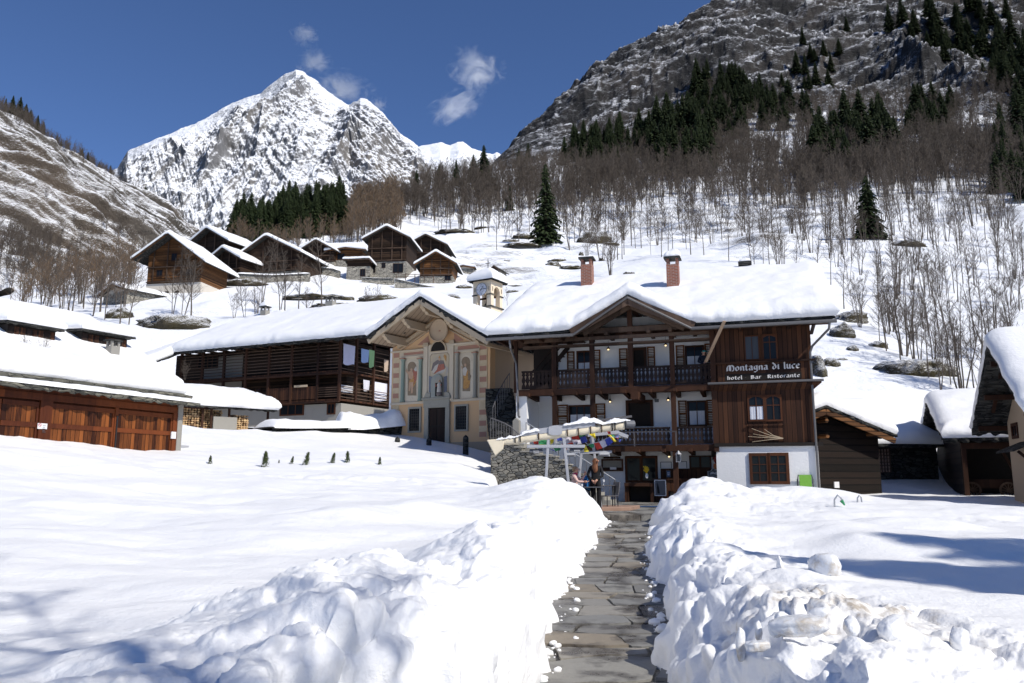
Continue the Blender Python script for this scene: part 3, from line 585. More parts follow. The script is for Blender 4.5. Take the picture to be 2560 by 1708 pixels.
def window(parent,F,u0,v0,u1,v1,y,nx=2,ny=1,fm='frame',gm='glass',fw=.07,mw=.035,dep=.05,curtain=0,arch=0,name='window',hl=None):
    x0,x1,z0,z1=F.rect(u0,v0,u1,v1,y) if F else (u0,u1,v0,v1)
    m_=MB(); a,b_=y-dep,y+.01
    m_.box(x0-fw,x0,a,b_,z0-fw,z1+fw); m_.box(x1,x1+fw,a,b_,z0-fw,z1+fw); m_.box(x0+.001,x1-.001,a+.003,b_,z1,z1+fw); m_.box(x0+.001,x1-.001,a+.003,b_,z0-fw,z0)
    if arch:
        n_=8; pts=[(x0,z1)]+[(x0+(x1-x0)*i/n_,z1-arch+arch*math.sin(math.pi*i/n_)) for i in range(n_+1)]+[(x1,z1)]; m_.prism(pts,a+.006,b_)
    for i in range(1,nx): xx=x0+(x1-x0)*i/nx; m_.box(xx-mw/2,xx+mw/2,a+.008,b_,z0,z1)
    if hl:
        for h_ in hl: zz=z0+(z1-z0)*h_; m_.box(x0,x1,a+.012,b_,zz-mw/2,zz+mw/2)
    for i in range(1,ny): zz=z0+(z1-z0)*i/ny; m_.box(x0,x1,a+.012,b_,zz-mw/2,zz+mw/2)
    wo=m_.build(name,M[fm],parent); MB().box(x0,x1,y-.018,y+.008,z0,z1).build('pane',M[gm],wo)
    if curtain:
        cbm=MB(); zc=z0+(z1-z0)*curtain; N=max(6,int((x1-x0)/.05)); ptsx=np.linspace(x0+.02,x1-.02,N)
        for i in range(N-1):
            ya=y-.024-.008*(i%2); yb=y-.024-.008*((i+1)%2); cbm.quad((ptsx[i],ya,z0+.01),(ptsx[i+1],yb,z0+.01),(ptsx[i+1],yb,zc),(ptsx[i],ya,zc))
        cbm.build('curtain',M['curtain'],wo)
    return wo
def shutter(parent,F,u0,v0,u1,v1,y,mat='shutter',th=.04):
    x0,x1,z0,z1=F.rect(u0,v0,u1,v1,y) if F else (u0,u1,v0,v1); w_=x1-x0; m_=MB(); s_=min(.06,w_*.2); a,b_=y-th-.02,y-.004
    m_.box(x0,x0+s_,a,b_,z0,z1); m_.box(x1-s_,x1,a,b_,z0,z1)
    for zz in (z0,(z0+z1)/2-s_/2,z1-s_): m_.box(x0+s_,x1-s_,a+.002,b_,zz,zz+s_)
    k=max(4,int((z1-z0)/.07)); 
    for i in range(k):
        zz=z0+(z1-z0)*(i+.5)/k; m_.hull8([(x0+s_,a+.008,zz-.03),(x1-s_,a+.008,zz-.03),(x1-s_,b_-.006,zz-.005),(x0+s_,b_-.006,zz-.005),(x0+s_,a+.012,zz-.018),(x1-s_,a+.012,zz-.018),(x1-s_,b_-.004,zz+.012),(x0+s_,b_-.004,zz+.012)])
    return m_.build('shutter',M[mat],parent)
def balustrade(parent,x0,x1,y,z0,z1,mat='rail',pitch=.165,name='balustrade'):
    m_=MB(); h=z1-z0; m_.box(x0,x1,y-.05,y+.05,z1-.06,z1); m_.box(x0,x1,y-.03,y+.03,z0,z0+.09)
    n_=max(2,int((x1-x0)/pitch)); p=(x1-x0)/n_
    prof=[(0,.47),(.10,.47),(.16,.36),(.24,.22),(.34,.40),(.46,.49),(.60,.36),(.72,.26),(.78,.44),(.84,.49),(.90,.30),(.96,.47),(1,.47)]
    for i in range(n_):
        c=x0+p*(i+.5); zb=z0+.085; H=h-.14
        m_.prism([(c-a*p,zb+t*H) for t,a in prof]+[(c+a*p,zb+t*H) for t,a in reversed(prof)],y-.012+.003*(i%2),y+.012+.003*(i%2))
    return m_.build(name,M[mat],parent)
def lamp(parent,x,y,z,wire=.5):
    m_=MB(); m_.tube([(x,y,z+wire),(x,y,z+.12)],.006,5); m_.lathe(x,y,[(.02,z+.14),(.03,z+.10),(.05,z+.08),(.085,z+.02),(.09,z+.01),(.02,z+.03)],12)
    o=m_.build('wall_lamp',M['iron'],parent); b_=MB(); b_.lathe(x,y,[(.001,z-.05),(.03,z-.035),(.045,z),(.03,z+.03),(.001,z+.05)],12); b_.build('bulb',M['bulb'],o,smooth=True); return o
m,n,b=newmat('lamp_bulb'); b.inputs['Base Color'].default_value=(.9,.7,.4,1); b.inputs['Emission Color'].default_value=(1,.75,.4,1); b.inputs['Emission Strength'].default_value=1.6; M['bulb']=m
def chimney(parent,x,y,z0,z1,w=.55,mat='brick',cap=True,snow=.0,d=None):
    d=d or w; m_=MB().box(x-w/2,x+w/2,y-d/2,y+d/2,z0,z1); c=m_.build('chimney',M[mat],parent)
    if cap:
        m_=MB(); h=.28
        for i in (-1,1):
            for j in (-1,1): MB().box(x+i*(w/2-.07)-.06,x+i*(w/2-.07)+.06,y+j*(d/2-.07)-.06,y+j*(d/2-.07)+.06,z1,z1+h).build('cap_pier',M[mat],c)
        MB().box(x-w/2-.1,x+w/2+.1,y-d/2-.1,y+d/2+.1,z1+h+.002,z1+h+.09).build('chimney_cap',M['slate'],c,jit=.015)
        if snow: dome(c,x,y,z1+h+.09,w/2+.09,d/2+.09,snow)
    return c
def dome(parent,x,y,z,rx,ry,h,name='snow_cap',sd=3):
    th=np.linspace(0,2*np.pi,25)[:-1]; rs=np.array([0,.3,.55,.75,.9,1.0,1.06,1.0]); hs=np.array([1,.96,.86,.7,.48,.28,.12,0])*h
    V=[];F=[]
    for k,(r_,h_) in enumerate(zip(rs,hs)):
        for t_ in th:
            w_=1+.10*math.sin(3*t_+sd)+.06*math.sin(7*t_+sd*2); e=(abs(math.cos(t_))**3+abs(math.sin(t_))**3)**(-1/3)
            V.append((x+rx*r_*w_*e*math.cos(t_),y+ry*r_*w_*e*math.sin(t_),z+h_*(1+.1*math.sin(2*t_+sd))))
    for k in range(len(rs)-1):
        for i in range(24): a=k*24+i; b_=k*24+(i+1)%24; F.append((a,a+24,b_+24,b_))
    return link(name,npmesh(name,V,F,True),M['roofsnow'],parent)
m,n,b=newmat('red_brick'); v=coords(n); t=nd(n,'ShaderNodeTexBrick'); t.inputs['Scale'].default_value=1; t.inputs['Brick Width'].default_value=.24; t.inputs['Row Height'].default_value=.075; t.inputs['Mortar Size'].default_value=.012
sx=nd(n,'ShaderNodeSeparateXYZ'); cx_=nd(n,'ShaderNodeCombineXYZ'); n.links.new(v,sx.inputs[0]); n.links.new(mth(n,'ADD',sx.outputs[0],sx.outputs[1]),cx_.inputs[0]); n.links.new(sx.outputs[2],cx_.inputs[1]); n.links.new(cx_.outputs[0],t.inputs['Vector'])
t.inputs['Color1'].default_value=(.30,.085,.045,1); t.inputs['Color2'].default_value=(.20,.055,.035,1); t.inputs['Mortar'].default_value=(.30,.24,.2,1); n.links.new(t.outputs[0],b.inputs['Base Color']); b.inputs['Roughness'].default_value=.9; M['brick']=m
# ---- broad-nib lettering (black-letter strokes)
GL={'M':(1.35,[[(.05,0),(.05,.75),(.25,1.25),(.45,1.3)],[(.45,1.3),(.42,.1)],[(.62,1.3),(.6,0)],[(.62,1.3),(.85,1.35)],[(.85,1.3),(1.1,1.0),(1.15,.5),(1.05,0),(.85,.05)]]),
'o':(.8,[[(.35,1),(.12,.75),(.12,.25),(.35,0),(.6,.25),(.6,.75),(.35,1)]]),'n':(.8,[[(.08,.9),(.15,.95),(.15,.02)],[(.15,.75),(.42,1),(.58,.8),(.58,.1),(.68,.02)]]),
't':(.6,[[(.22,1.3),(.22,.15),(.4,0)],[(.05,.95),(.45,.95)]]),'a':(.8,[[(.12,.9),(.4,1),(.55,.8),(.55,.1),(.66,0)],[(.55,.6),(.2,.5),(.12,.2),(.3,0),(.55,.2)]]),
'g':(.8,[[(.5,1),(.15,.85),(.13,.35),(.35,.15),(.55,.35)],[(.45,1),(.62,.95)],[(.56,.95),(.56,-.25),(.35,-.5),(.12,-.35)]]),
'd':(.8,[[(.1,1.5),(.45,1.05),(.6,.6),(.55,.2),(.33,0),(.12,.25),(.14,.6),(.35,.85),(.5,.8)]]),'i':(.4,[[(.1,.95),(.18,1),(.18,.1),(.28,0)],[(.16,1.3),(.22,1.36)]]),
'l':(.45,[[(.1,1.5),(.18,1.5),(.18,.1),(.3,0)]]),'u':(.8,[[(.1,1),(.15,.95),(.15,.2),(.35,0),(.55,.2)],[(.55,1),(.55,.1),(.68,0)]]),'c':(.68,[[(.58,.85),(.38,1),(.13,.75),(.13,.25),(.36,0),(.58,.15)]]),
'e':(.7,[[(.14,.5),(.55,.65),(.4,1),(.13,.75),(.13,.25),(.36,0),(.6,.18)]]),'h':(.8,[[(.08,1.4),(.16,1.4),(.16,0)],[(.16,.7),(.42,.95),(.58,.7),(.5,0)]]),
'B':(1.0,[[(.05,1.2),(.25,1.3),(.25,.05)],[(.4,1.25),(.38,.05)],[(.3,1.3),(.7,1.2),(.72,.85),(.42,.68)],[(.42,.68),(.78,.55),(.78,.15),(.45,0),(.12,.02)]]),
'r':(.55,[[(.1,.95),(.16,1),(.16,.05)],[(.16,.75),(.35,1),(.5,.88)]]),'R':(1.0,[[(.05,1.2),(.25,1.3),(.25,.05)],[(.38,1.25),(.36,.05)],[(.3,1.3),(.7,1.2),(.72,.85),(.4,.68)],[(.42,.68),(.7,.3),(.85,0)]]),
's':(.65,[[(.5,.9),(.3,1),(.12,.8),(.5,.35),(.42,.08),(.12,.05)]]),' ':(.6,[]),'.':(.4,[[(.1,.6),(.16,.66)]])}
def lettering(parent,text,x0,x1,y,zbase0,zbase1,xh,name='lettering',mat='letter',nib=.16):
    tot=sum(GL[c][0] for c in text); sc=(x1-x0)/tot; m_=MB(); cx=x0; k=0
    for ch in text:
        for st_ in GL[ch][1]:
            for (ax,az),(bx,bz) in zip(st_[:-1],st_[1:]):
                zb=zbase0+(zbase1-zbase0)*(cx-x0)/(x1-x0); A=(cx+ax*sc,zb+az*xh); B=(cx+bx*sc,zb+bz*xh); nx_,nz_=nib*sc*.55,nib*xh*.42; k+=1; yy=y-.0006*(k%7)
                t_=.030*xh; q=[(A[0]-nx_,A[1]-nz_),(A[0]+nx_,A[1]+nz_),(B[0]+nx_,B[1]+nz_),(B[0]-nx_,B[1]-nz_)]
                ar=sum(q[i][0]*q[(i+1)%4][1]-q[(i+1)%4][0]*q[i][1] for i in range(4))
                if abs(ar)<t_*xh*.25: q=[(A[0]-nx_,A[1]-nz_+t_),(A[0]+nx_,A[1]+nz_-t_),(B[0]+nx_,B[1]+nz_-t_),(B[0]-nx_,B[1]-nz_+t_)]; q=[(A[0],A[1]+t_),(B[0],B[1]+t_),(B[0],B[1]-t_),(A[0],A[1]-t_)]
                m_.prism(q,yy-.006,yy)
        cx+=GL[ch][0]*sc
        if ch==' ' and m_.v: m_.build(name,M[mat],parent); m_=MB()
    return m_.build(name,M[mat],parent)
M['dlog']=wood('black_brown_logs',(.006,.004,.003),(.018,.011,.008),.30,'z',.10); M['palest']=plaster('pale_rubble_base',(.62,.57,.50),(.4,.37,.32),.5,2); M['signw']=flat('white_sign',(.72,.72,.74),.6,0,.03); M['signr']=flat('red_print',(.45,.03,.03),.6); M['yellow']=flat('yellow_print',(.75,.50,.02),.6); M['lpink']=plaster('pale_pink_wall',(.45,.33,.28),(.3,.2,.18),.3)
M['slabtop']=flat('grey_stone_slab',(.30,.285,.25),.9,0,.25,4); M['creamcl']=flat('cream_awning_cloth',(.70,.62,.47),.9,0,.06,4); M['teal2']=flat('teal_goggle_lens',(.02,.35,.36),.2); M['plank']=wood('new_plank',(.30,.20,.13),(.48,.34,.23),2,'x',0,.8,6)
M['bluebag']=flat('blue_nylon',(.02,.17,.42),.6); M['bluep']=flat('blue_print',(.03,.09,.24),.7); M['clay']=flat('orange_clay',(.42,.15,.06),.8); M['redfl']=flat('red_petals',(.35,.03,.03),.8); M['greenf']=flat('green_fabric',(.17,.40,.05),.8,0,.06); M['redst']=flat('reddish_stone',(.30,.19,.14),.9,0,.3,3); M['hedge']=flat('evergreen_leaf',(.055,.075,.018),.8,0,.5,9)
m,n,b=newmat('dirty_ice'); v=coords(n); f=noise(n,v,7,6,.65); n.links.new(mix(n,mth(n,'MULTIPLY_ADD',f,5,-2.5,True),(.80,.81,.83),(.50,.41,.29)),b.inputs['Base Color']); b.inputs['Roughness'].default_value=.25; bump(n,b,f,.02); M['ice']=m
M['clock']=flat('clock_dial',(.68,.68,.72),.6,0,.04); M['letter']=flat('off_white_letter',(.66,.63,.60),.7,0,.05)

def fresco(name,cols,sc=3.5):
    m,n,b=newmat(name); v=coords(n); f=noise(n,v,sc,5,.6,.6); c=ramp(n,f,[(.3+.4*i/(len(cols)-1),q) for i,q in enumerate(cols)]); g=noise(n,v,14,5); c=mix(n,mth(n,'MULTIPLY',g,.3),c,(.3,.26,.2)); n.links.new(c,b.inputs['Base Color']); b.inputs['Roughness'].default_value=.9; M[name]=m
fresco('fresco_sky',[(.40,.37,.33),(.55,.45,.30),(.62,.50,.33)],1.4); fresco('robe_red',[(.26,.05,.03),(.44,.14,.09),(.24,.06,.05)],7); fresco('robe_gold',[(.36,.14,.03),(.56,.30,.08),(.30,.11,.03)],7); fresco('robe_dark',[(.12,.10,.10),(.22,.18,.17)]); fresco('niche_blue',[(.25,.28,.26),(.34,.35,.31)]); fresco('robe_white',[(.5,.46,.40),(.62,.58,.52)])
fresco('flesh_paint',[(.45,.27,.17),(.58,.38,.25)]); fresco('panel_pale',[(.50,.43,.32),(.66,.58,.45),(.58,.50,.38)],1.8); fresco('halo_brown',[(.19,.135,.085),(.27,.20,.13)]); fresco('cloud_paint',[(.45,.42,.38),(.55,.52,.46)]); fresco('blue_paint',[(.10,.12,.17),(.17,.19,.24)]); fresco('cream2',[(.52,.40,.24),(.66,.54,.36)],2)
# ------------------------------------------------------------------ HOTEL
H=Fr((-1.0,35.4),(12.65,31.0),.5); L=H.L
ho=thing('hotel','three storey hotel of dark wood and white plaster under thick snow with brick chimneys','hotel',(H.o.x,H.o.y,H.o.z),H.rz)
c1=lambda cx,cy:(1200+cx/2.306,620+cy/2.306); c2=lambda cx,cy:(1700+cx/2.306,620+cy/2.306)
def R1(a,b,c_,d,y): return H.rect(*c1(a,b),*c1(c_,d),y)
def R2(a,b,c_,d,y): return H.rect(*c2(a,b),*c2(c_,d),y)
YB=.8; YP=.95; YW=2.35     # front of the wooden block, posts plane, recessed white wall
EZ=7.32; AX=H.pix(1569,736,0)[0]; AZ=H.pix(1569,736,0)[1]; kg=(AZ-EZ)/(H.pix(1729,808,0)[0]-AX)*1.02
RZ=EZ+3.45
def zh(X,Y):
    f=EZ+.49*Y; g=AZ-kg*np.abs(X-AX)-.0*Y; k_=.10; hgt=np.maximum(f,g); hgt=hgt+k_*np.exp(-np.abs(f-g)/.25)*.5
    b_=RZ-.52*(Y-7.05); return np.minimum(hgt,b_)
roof(ho,-.05,L+.1,0,9.4,zh,th=.15,st=.66,nx=110,ny=90,sd=1,edge=.55,rag=.06,bulge=.16,inset=(.02,.02,.03,.02))
YE=8.8
# main volume
xr=H.pix(2036,1000,YB)[0]; xl=H.pix(1785,1000,YB)[0]; xl2=xl
zs0=H.pix(1900,1110,YB)[1]; zmid=H.pix(1900,955,YB)[1]
mb=MB(); mb.box(xl,xr+.02,YB-.04,YE,-.8,zs0-.06); mb.build('plaster_wall',M['white'],ho)
mb=MB(); mb.box(xl,xr,YB+.0,YE,zs0-.02,EZ+.25); mb.prism([(xl+.01,EZ+.25),(xr-.01,EZ+.25),(xr-.01,EZ+.3)],YB+.05,YE)
mb.build('wood_wall',M['dwood'],ho)
mb=MB(); mb.box(2.55,xl-.005,YW,YE-.01,-.3,EZ+.9); mb.build('plaster_wall',M['white'],ho)
# gable ends up to the roof
def gpoly(x,th): 
    pts=[(YB,EZ+.1),(7.05,RZ-.2),(YE,RZ-1.2),(YE,EZ+.1)]; m_=MB(); n_=len(pts); b_=len(m_.v); m_.v+=[(x,a,z) for a,z in pts]+[(x+th,a,z) for a,z in pts]; m_.f+=[(b_,b_+1,b_+2,b_+3),(b_+7,b_+6,b_+5,b_+4)]; m_.m+=[0,0]
    return m_
gpoly(xr-.12,.1).build('gable_wall',M['dwood'],ho); gpoly(2.6,.1).build('gable_wall',M['dwood'],ho)
# left annex : dark boarded stair well behind the gallery and white corner block at mid level
x0,x1,z0,z1=R1(208,835,270,1065,YP); xa=x0
MB().box(x0,x1,YP,YE-.5,-.3,z1).build('plaster_wall',M['white'],ho)
mb=MB(); mb.box(x1+.002,2.55,2.9,YE-.02,-.3,z1+.02); mb.build('plaster_wall',M['white'],ho)
MB().box(x1-.3,2.60,3.1,YE-.03,z1+.03,EZ+.3).build('wood_wall',M['blk'],ho)
mb=MB()
for i in range(9):   # gallery stair in the dark corner
    mb.beam((x0+.5+i*.19,2.0,z1+.35+i*.2),(x0+.5+i*.19,3.0,z1+.35+i*.2),.22,.04)
mb.beam((x0+.35,2.0,z1+.1),(x0+2.2,2.0,z1+2.15),.05,.2); mb.beam((x0+.35,2.0,z1+.95),(x0+1.9,2.0,z1+2.6),.05,.07); mb.beam((x0+.35,2.0,z1+.6),(x0+1.9,2.0,z1+2.25),.04,.06)
mb.build('stair',M['rail'],ho)
# floor decks
zu=H.pix(1540,968,YP)[1]; zub=H.pix(1540,983,YP)[1]; zl=H.pix(1600,1113,YP)[1]
for (zt,xs) in ((zu,xa+.05),(zl,H.pix(1440,1119,YP)[0])):
    mb=MB(); mb.box(xs,xl-.01,YP-.12,YP+.10,zt-.27,zt-.0); mb.build('balcony_beam',M['dbeam'],ho)
    mb=MB(); mb.box(xs+.02,xl-.01,YP+.10,YW-.002,zt-.16,zt-.08); mb.build('balcony_deck',M['dwood'],ho)
    x=xs+.5
    while x<xl:   # joists with cut ends
        mb=MB(); mb.hull8([(x,YP-.45,zt-.30),(x+.16,YP-.45,zt-.30),(x+.16,YW-.01,zt-.42),(x,YW-.01,zt-.42),(x,YP-.45,zt-.17),(x+.16,YP-.45,zt-.17),(x+.16,YW-.01,zt-.17),(x,YW-.01,zt-.17)]); mb.build('joist',M['dbeam'],ho); x+=1.08
mb=MB(); xx=H.pix(1592,985,YP)[0]; mb.box(xx-.15,xx+.16,YP-.7,YW-.01,zu-.62,zu-.28); mb.build('bracket',M['dbeam'],ho)
# posts
for (u,v0,v1,w_) in ((1290,850,1106,.16),(1386.5,842,1106,.2),(1481,826,1106,.2),(1578,760,985,.21),(1682,822,1106,.2)):
    x=H.pix(u,950,YP)[0]; zt=H.pix(u,v0,YP)[1]; zb=H.pix(u,v1,YP)[1] if v1<1000 else -.1
    if v1>1000 and u in (1386.5,1481): zb=H.pix(u,1075,YP)[1]
    if u==1290: zb=z1
    MB().box(x-w_/2,x+w_/2,YP-w_/2,YP+w_/2,zb,min(zt,float(zh(np.array(x),np.array(YP)))-.16)).build('post',M['dbeam'],ho)
MB().box(xl-.09,xl+.13,YB-.05,YB+.15,zs0-.3,EZ+.2).build('post',M['dbeam'],ho)
# top beams and rods under the eave
for (va,vb,y,h,mt) in ((838,820,YP,.15,'gbeam'),(852,838,YP,.07,'gbeam'),(868,853,YW-.8,.07,'gbeam'),(832,816,YW-.5,.16,'dbeam')):
    a=H.pix(1310,va+12 if va<860 else va,y); b2=H.pix(1783,vb-6 if va<860 else vb-8,y); MB().beam((a[0],y-.11,a[1]-.12),(b2[0],y-.11,a[1]-.12+.0),.1,h).build('tie_beam',M[mt],ho)
# gable timber : bargeboards, rafters, collar
gl=H.pix(1434,838,0); gr=H.pix(1729,806,0); gzl=EZ-.02
for (xa_,sg) in ((gl[0]-.1,1),(gr[0]+.1,-1)):
    MB().beam((xa_,-.02,EZ-.10),(AX,-.02,AZ-.28),.14,.36).build('bargeboard',M['gbeam'],ho)
    MB().beam((xa_+sg*.45,.45,EZ-.08),(AX,.45,AZ-.42),.18,.22).build('rafter',M['gbeam'],ho)
MB().beam((gl[0]-.1,YP-.02,EZ+.10),(gr[0]+.3,YP-.02,EZ+.10),.18,.22).build('tie_beam',M['gbeam'],ho)
MB().beam((gl[0]+.4,YW-.2,EZ+.34),(gr[0]-.3,YW-.2,EZ+.34),.16,.26).build('tie_beam',M['dbeam'],ho)
x=gl[0]+.3
for i in range(6): MB().box(x,x+.15,YP-.35,YW-.01,EZ-.14,EZ-.01).build('joist',M['gbeam'],ho) if i!=2 else None; x+=.92
MB().beam((AX,.2,AZ-.35),(AX,YW+1,AZ-.35),.2,.2).build('ridge_beam',M['dbeam'],ho)
gp=MB(); gp.prism([(gl[0]+.3,EZ+.2),(gr[0]-.3,EZ+.2),(AX,AZ-.3)],YW+.9,YW+1.0); gp.build('gable_wall',M['white'],ho)
# eaves : gutters, purlins
def gutter(x0_,x1_,y,z0_,z1_,r=.075): 
    MB().tube([(x0_,y,z0_),(x1_,y,z1_)],r,8).build('gutter',M['gutter'],ho)
gutter(-.15,gl[0],-.09,EZ-.20,EZ-.20); gutter(gr[0],L+.15,-.09,EZ-.20,EZ-.20)
for xa_,za in ((gl[0],EZ-.2),(gr[0],EZ-.2)): MB().tube([(xa_,-.12,za),(AX,-.12,AZ-.16)],.05,6).build('gutter',M['gutter'],ho)
x=.3
while x<L:
    if not (gl[0]-.2<x<gr[0]+.2): MB().box(x,x+.11,.02,YW,EZ-.30,EZ-.17).build('rafter_end',M['dbeam'],ho)
    x+=.95
MB().box(.1,gl[0],.1,YW+.5,EZ-.17,EZ-.13).build('soffit',M['dwood'],ho); MB().box(gr[0],L-.02,.1,YB+.02,EZ-.17,EZ-.13).build('soffit',M['dwood'],ho)
# downpipes
xx,zz=H.pix(2022,830,YB-.1); MB().tube([(L-.12,-.08,EZ-.25),(L-.15,-.05,EZ-.5),(xx+.1,YB-.15,EZ-1.05),(xx,YB-.12,EZ-1.3),(xx+.02,YB-.12,-.3)],.05,8).build('downpipe',M['gutter'],ho)
xx,zz=H.pix(1291,900,YP-.1); MB().tube([(H.pix(1275,850,0)[0],-.05,EZ-.25),(H.pix(1276,865,0)[0],-.02,EZ-.6),(xx,YP-.15,EZ-1.2),(xx+.05,YP-.12,zu+.2),(xx+.1,YP-.12,H.pix(1298,1040,YP)[1]),(xx+.16,YP-.16,H.pix(1298,1044,YP)[1])],.05,8).build('downpipe',M['gutter'],ho)
# balustrades between posts
rt=H.pix(1540,919,YP)[1]; xs=[H.pix(u,950,YP)[0] for u in (1299,1386.5,1481,1578,1682,1785)]
for a,b2 in zip(xs[:-1],xs[1:]): balustrade(ho,a+.10,b2-.10,YP,zu+.03,rt)
rt2=H.pix(1600,1069,YP)[1]; xs=[H.pix(u,1090,YP)[0] for u in (1440,1481,1682,1788)]
for a,b2 in zip(xs[:-1],xs[1:]): balustrade(ho,a+.10,b2-.10,YP,zl+.03,rt2)
# grey bar fixed outside the lower balcony
a=H.pix(1500,1082,YP-.3); MB().beam((a[0],YP-.35,a[1]),(H.pix(1690,1074,YP-.3)[0],YP-.35,a[1]),.04,.04).beam((H.pix(1586,1080,YP-.3)[0],YP-.35,a[1]+.02),(H.pix(1586,1080,YP-.3)[0],YP-.35,a[1]-.6),.05).beam((H.pix(1690,1080,YP-.3)[0],YP-.35,a[1]+.02),(H.pix(1690,1080,YP-.3)[0],YP-.35,a[1]-.6),.05).build('awning_bar',M['irong'],ho)
# windows, doors and shutters on the recessed wall
def w1(a,b_,c_,d,**k): return window(ho,H,*c1(a,b_),*c1(c_,d),YW-.01,**k)
def s1(a,b_,c_,d): return shutter(ho,H,*c1(a,b_),*c1(c_,d),YW-.01)
def dark(F,a,b_,c_,d,y,par,name='door',fw=.12,mt='blk',fm='dbeam'):
    x0,x1,z0,z1=F.rect(a,b_,c_,d,y); m_=MB(); m_.box(x0-fw,x0,y-.09,y,z0,z1+fw); m_.box(x1,x1+fw,y-.09,y,z0,z1+fw); m_.box(x0+.001,x1-.001,y-.088,y,z1,z1+fw); o=m_.build('door_frame' if name=='door' else name,M[fm],par)
    MB().box(x0,x1,y-.02,y+.0,z0,z1).build('door_leaf_or_shade' if name=='door' else 'panel',M[mt],o); return o  # open doorways: a near-black panel stands in for the shade inside
w1(566,602,638,718,nx=2,hl=[.5],curtain=.48); s1(503,598,546,718); s1(652,588,695,708)
dark(H,*c1(888,590),*c1(946,695),YW-.01,ho); s1(803,580,852,705); s1(965,570,1010,692)
w1(1192,572,1284,688,nx=2,curtain=.55); s1(1130,562,1180,700); s1(1296,552,1344,688)
w1(520,915,642,1030,nx=3,curtain=.6); s1(446,905,508,1035); s1(668,897,724,1022)
dark(H,*c1(858,893),*c1(984,1030),YW-.01,ho); w1(1206,890,1298,1020,nx=2,curtain=.62); s1(1144,880,1194,1030); s1(1308,876,1360,1024)
x0,x1,z0,z1=R1(292,945,315,1045,2.88); MB().box(x0,x1,2.84,2.895,z0,z1).build('door',M['dwood'],ho)
w1(850,1212,1012,1340,nx=2,fw=.1,mw=.14); w1(1215,1205,1325,1265,nx=2,fw=.06,mw=.08)
for a,b_ in ((740,585),(1070,562),(750,886),(1085,876),(1090,1202)):
    x,z=H.pix(*c1(a,b_),YW-.25); lamp(ho,x,YW-.25,z,.42 if b_<1000 else .2)
x,z=H.pix(*c1(1019,880),YW-.03); MB().box(x-.09,x+.09,YW-.04,YW-.012,z-.07,z+.07).build('number_plate',M['dgrey'],ho)
# ground floor bar : panelling, counter, boards
x0,x1,z0,z1=R1(1042,1272,1384,1325,YW-.05); MB().box(x0,x1,YW-.08,YW-.012,-.3,z1).build('wall_panelling',M['dwood'],ho)
for a,b_,c_,d in ((1040,1233,1105,1270),(1128,1230,1193,1270)):
    x0,x1,z0,z1=R1(a,b_,c_,d,YW-.03); m_=MB(); t_=.025
    m_.box(x0,x1,YW-.03,YW-.013,z1-t_,z1).box(x0,x0+t_,YW-.03,YW-.014,z0,z1-t_).box(x1-t_,x1,YW-.03,YW-.014,z0,z1-t_); m_.build('picture_rail',M['irong'],ho)
# wooden block windows
def w2(a,b_,c_,d,**k): return window(ho,H,*c2(a,b_),*c2(c_,d),YB-.01,**k)
w2(378,512,452,642,nx=2,gm='glass2',fw=.05,mw=.02); w2(482,506,553,640,nx=2,hl=[.72],arch=.08)
w2(400,858,480,990,nx=2,hl=[.60],arch=.10,curtain=.57); w2(500,856,578,990,nx=2,hl=[.62],arch=.10)
YB_=YB; YB=YB-.045; w2(418,1200,500,1345,nx=2,ny=3,fw=.12,mw=.03,fm='frame'); w2(524,1198,612,1345,nx=2,ny=3,fw=.12,mw=.03); YB=YB_
x0,x1,z0,z1=R2(395,1015,600,1112,YB-.06); MB().box(x0,x1,YB-.055,YB+.0,z0,z1).box(x0-.04,x1+.04,YB-.10,YB-.056,z1-.07,z1).build('window_apron',M['dwood'],ho)
# sign
x0,x1,z0,z1=R2(218,662,742,764,YB-.08); 
so_=MB().box(x0,x1,YB-.10,YB+.0,z0,z1).build('sign_board',M['dwood'],ho)
m_=MB(); m_.box(x0-.1,xr+.1,YB-.22,YB-.101,z1,z1+.07); m_.build('ledge',M['dbeam'],ho)
xa_,xb_,za,zb=R2(258,670,700,760,YB-.10)
MB().box(xa_,xb_,YB-.108,YB-.1002,za,H.pix(*c2(480,722),YB-.1)[1]).build('sign_panel',M['blk'],so_)
MB().box(xa_,xb_,YB-.106,YB-.1004,H.pix(*c2(480,722),YB-.1)[1]+.015,zb).build('sign_panel',M['dbeam'],so_)
px=lambda a,b_: H.pix(*c2(a,b_),YB-.11)
lettering(so_,'Montagna di luce',px(270,700)[0],px(694,700)[0],YB-.112,px(270,711)[1],px(270,711)[1]+.02,px(480,675)[1]-px(480,700)[1],nib=.2)
lettering(so_,'hotel . Bar  Ristorante',px(272,755)[0],px(694,755)[0],YB-.112,px(272,761)[1],px(272,761)[1]+.02,px(480,733)[1]-px(480,748)[1],nib=.2)
gzz=H.pix(*c2(480,772),YB-.3)[1]; MB().tube([(xl-.2,YB-.28,gzz+.0),(xr+.38,YB-.28,gzz)],.05,8).build('gutter',M['gutter'],ho)
MB().hull8([(xl-.1,YB-.24,gzz-.10),(xr+.3,YB-.24,gzz-.10),(xr+.02,YB-.002,gzz-.32),(xl-.1,YB-.002,gzz-.32),(xl-.1,YB-.24,gzz-.02),(xr+.3,YB-.24,gzz-.02),(xr+.02,YB-.002,gzz-.02),(xl-.1,YB-.002,gzz-.02)]).build('canopy_ledge',M['dwood'],ho)
MB().box(xl-.05,xr+.22,YB-.14,YB-.002,zs0-.10,zs0+.04).build('sill_beam',M['blk'],ho)
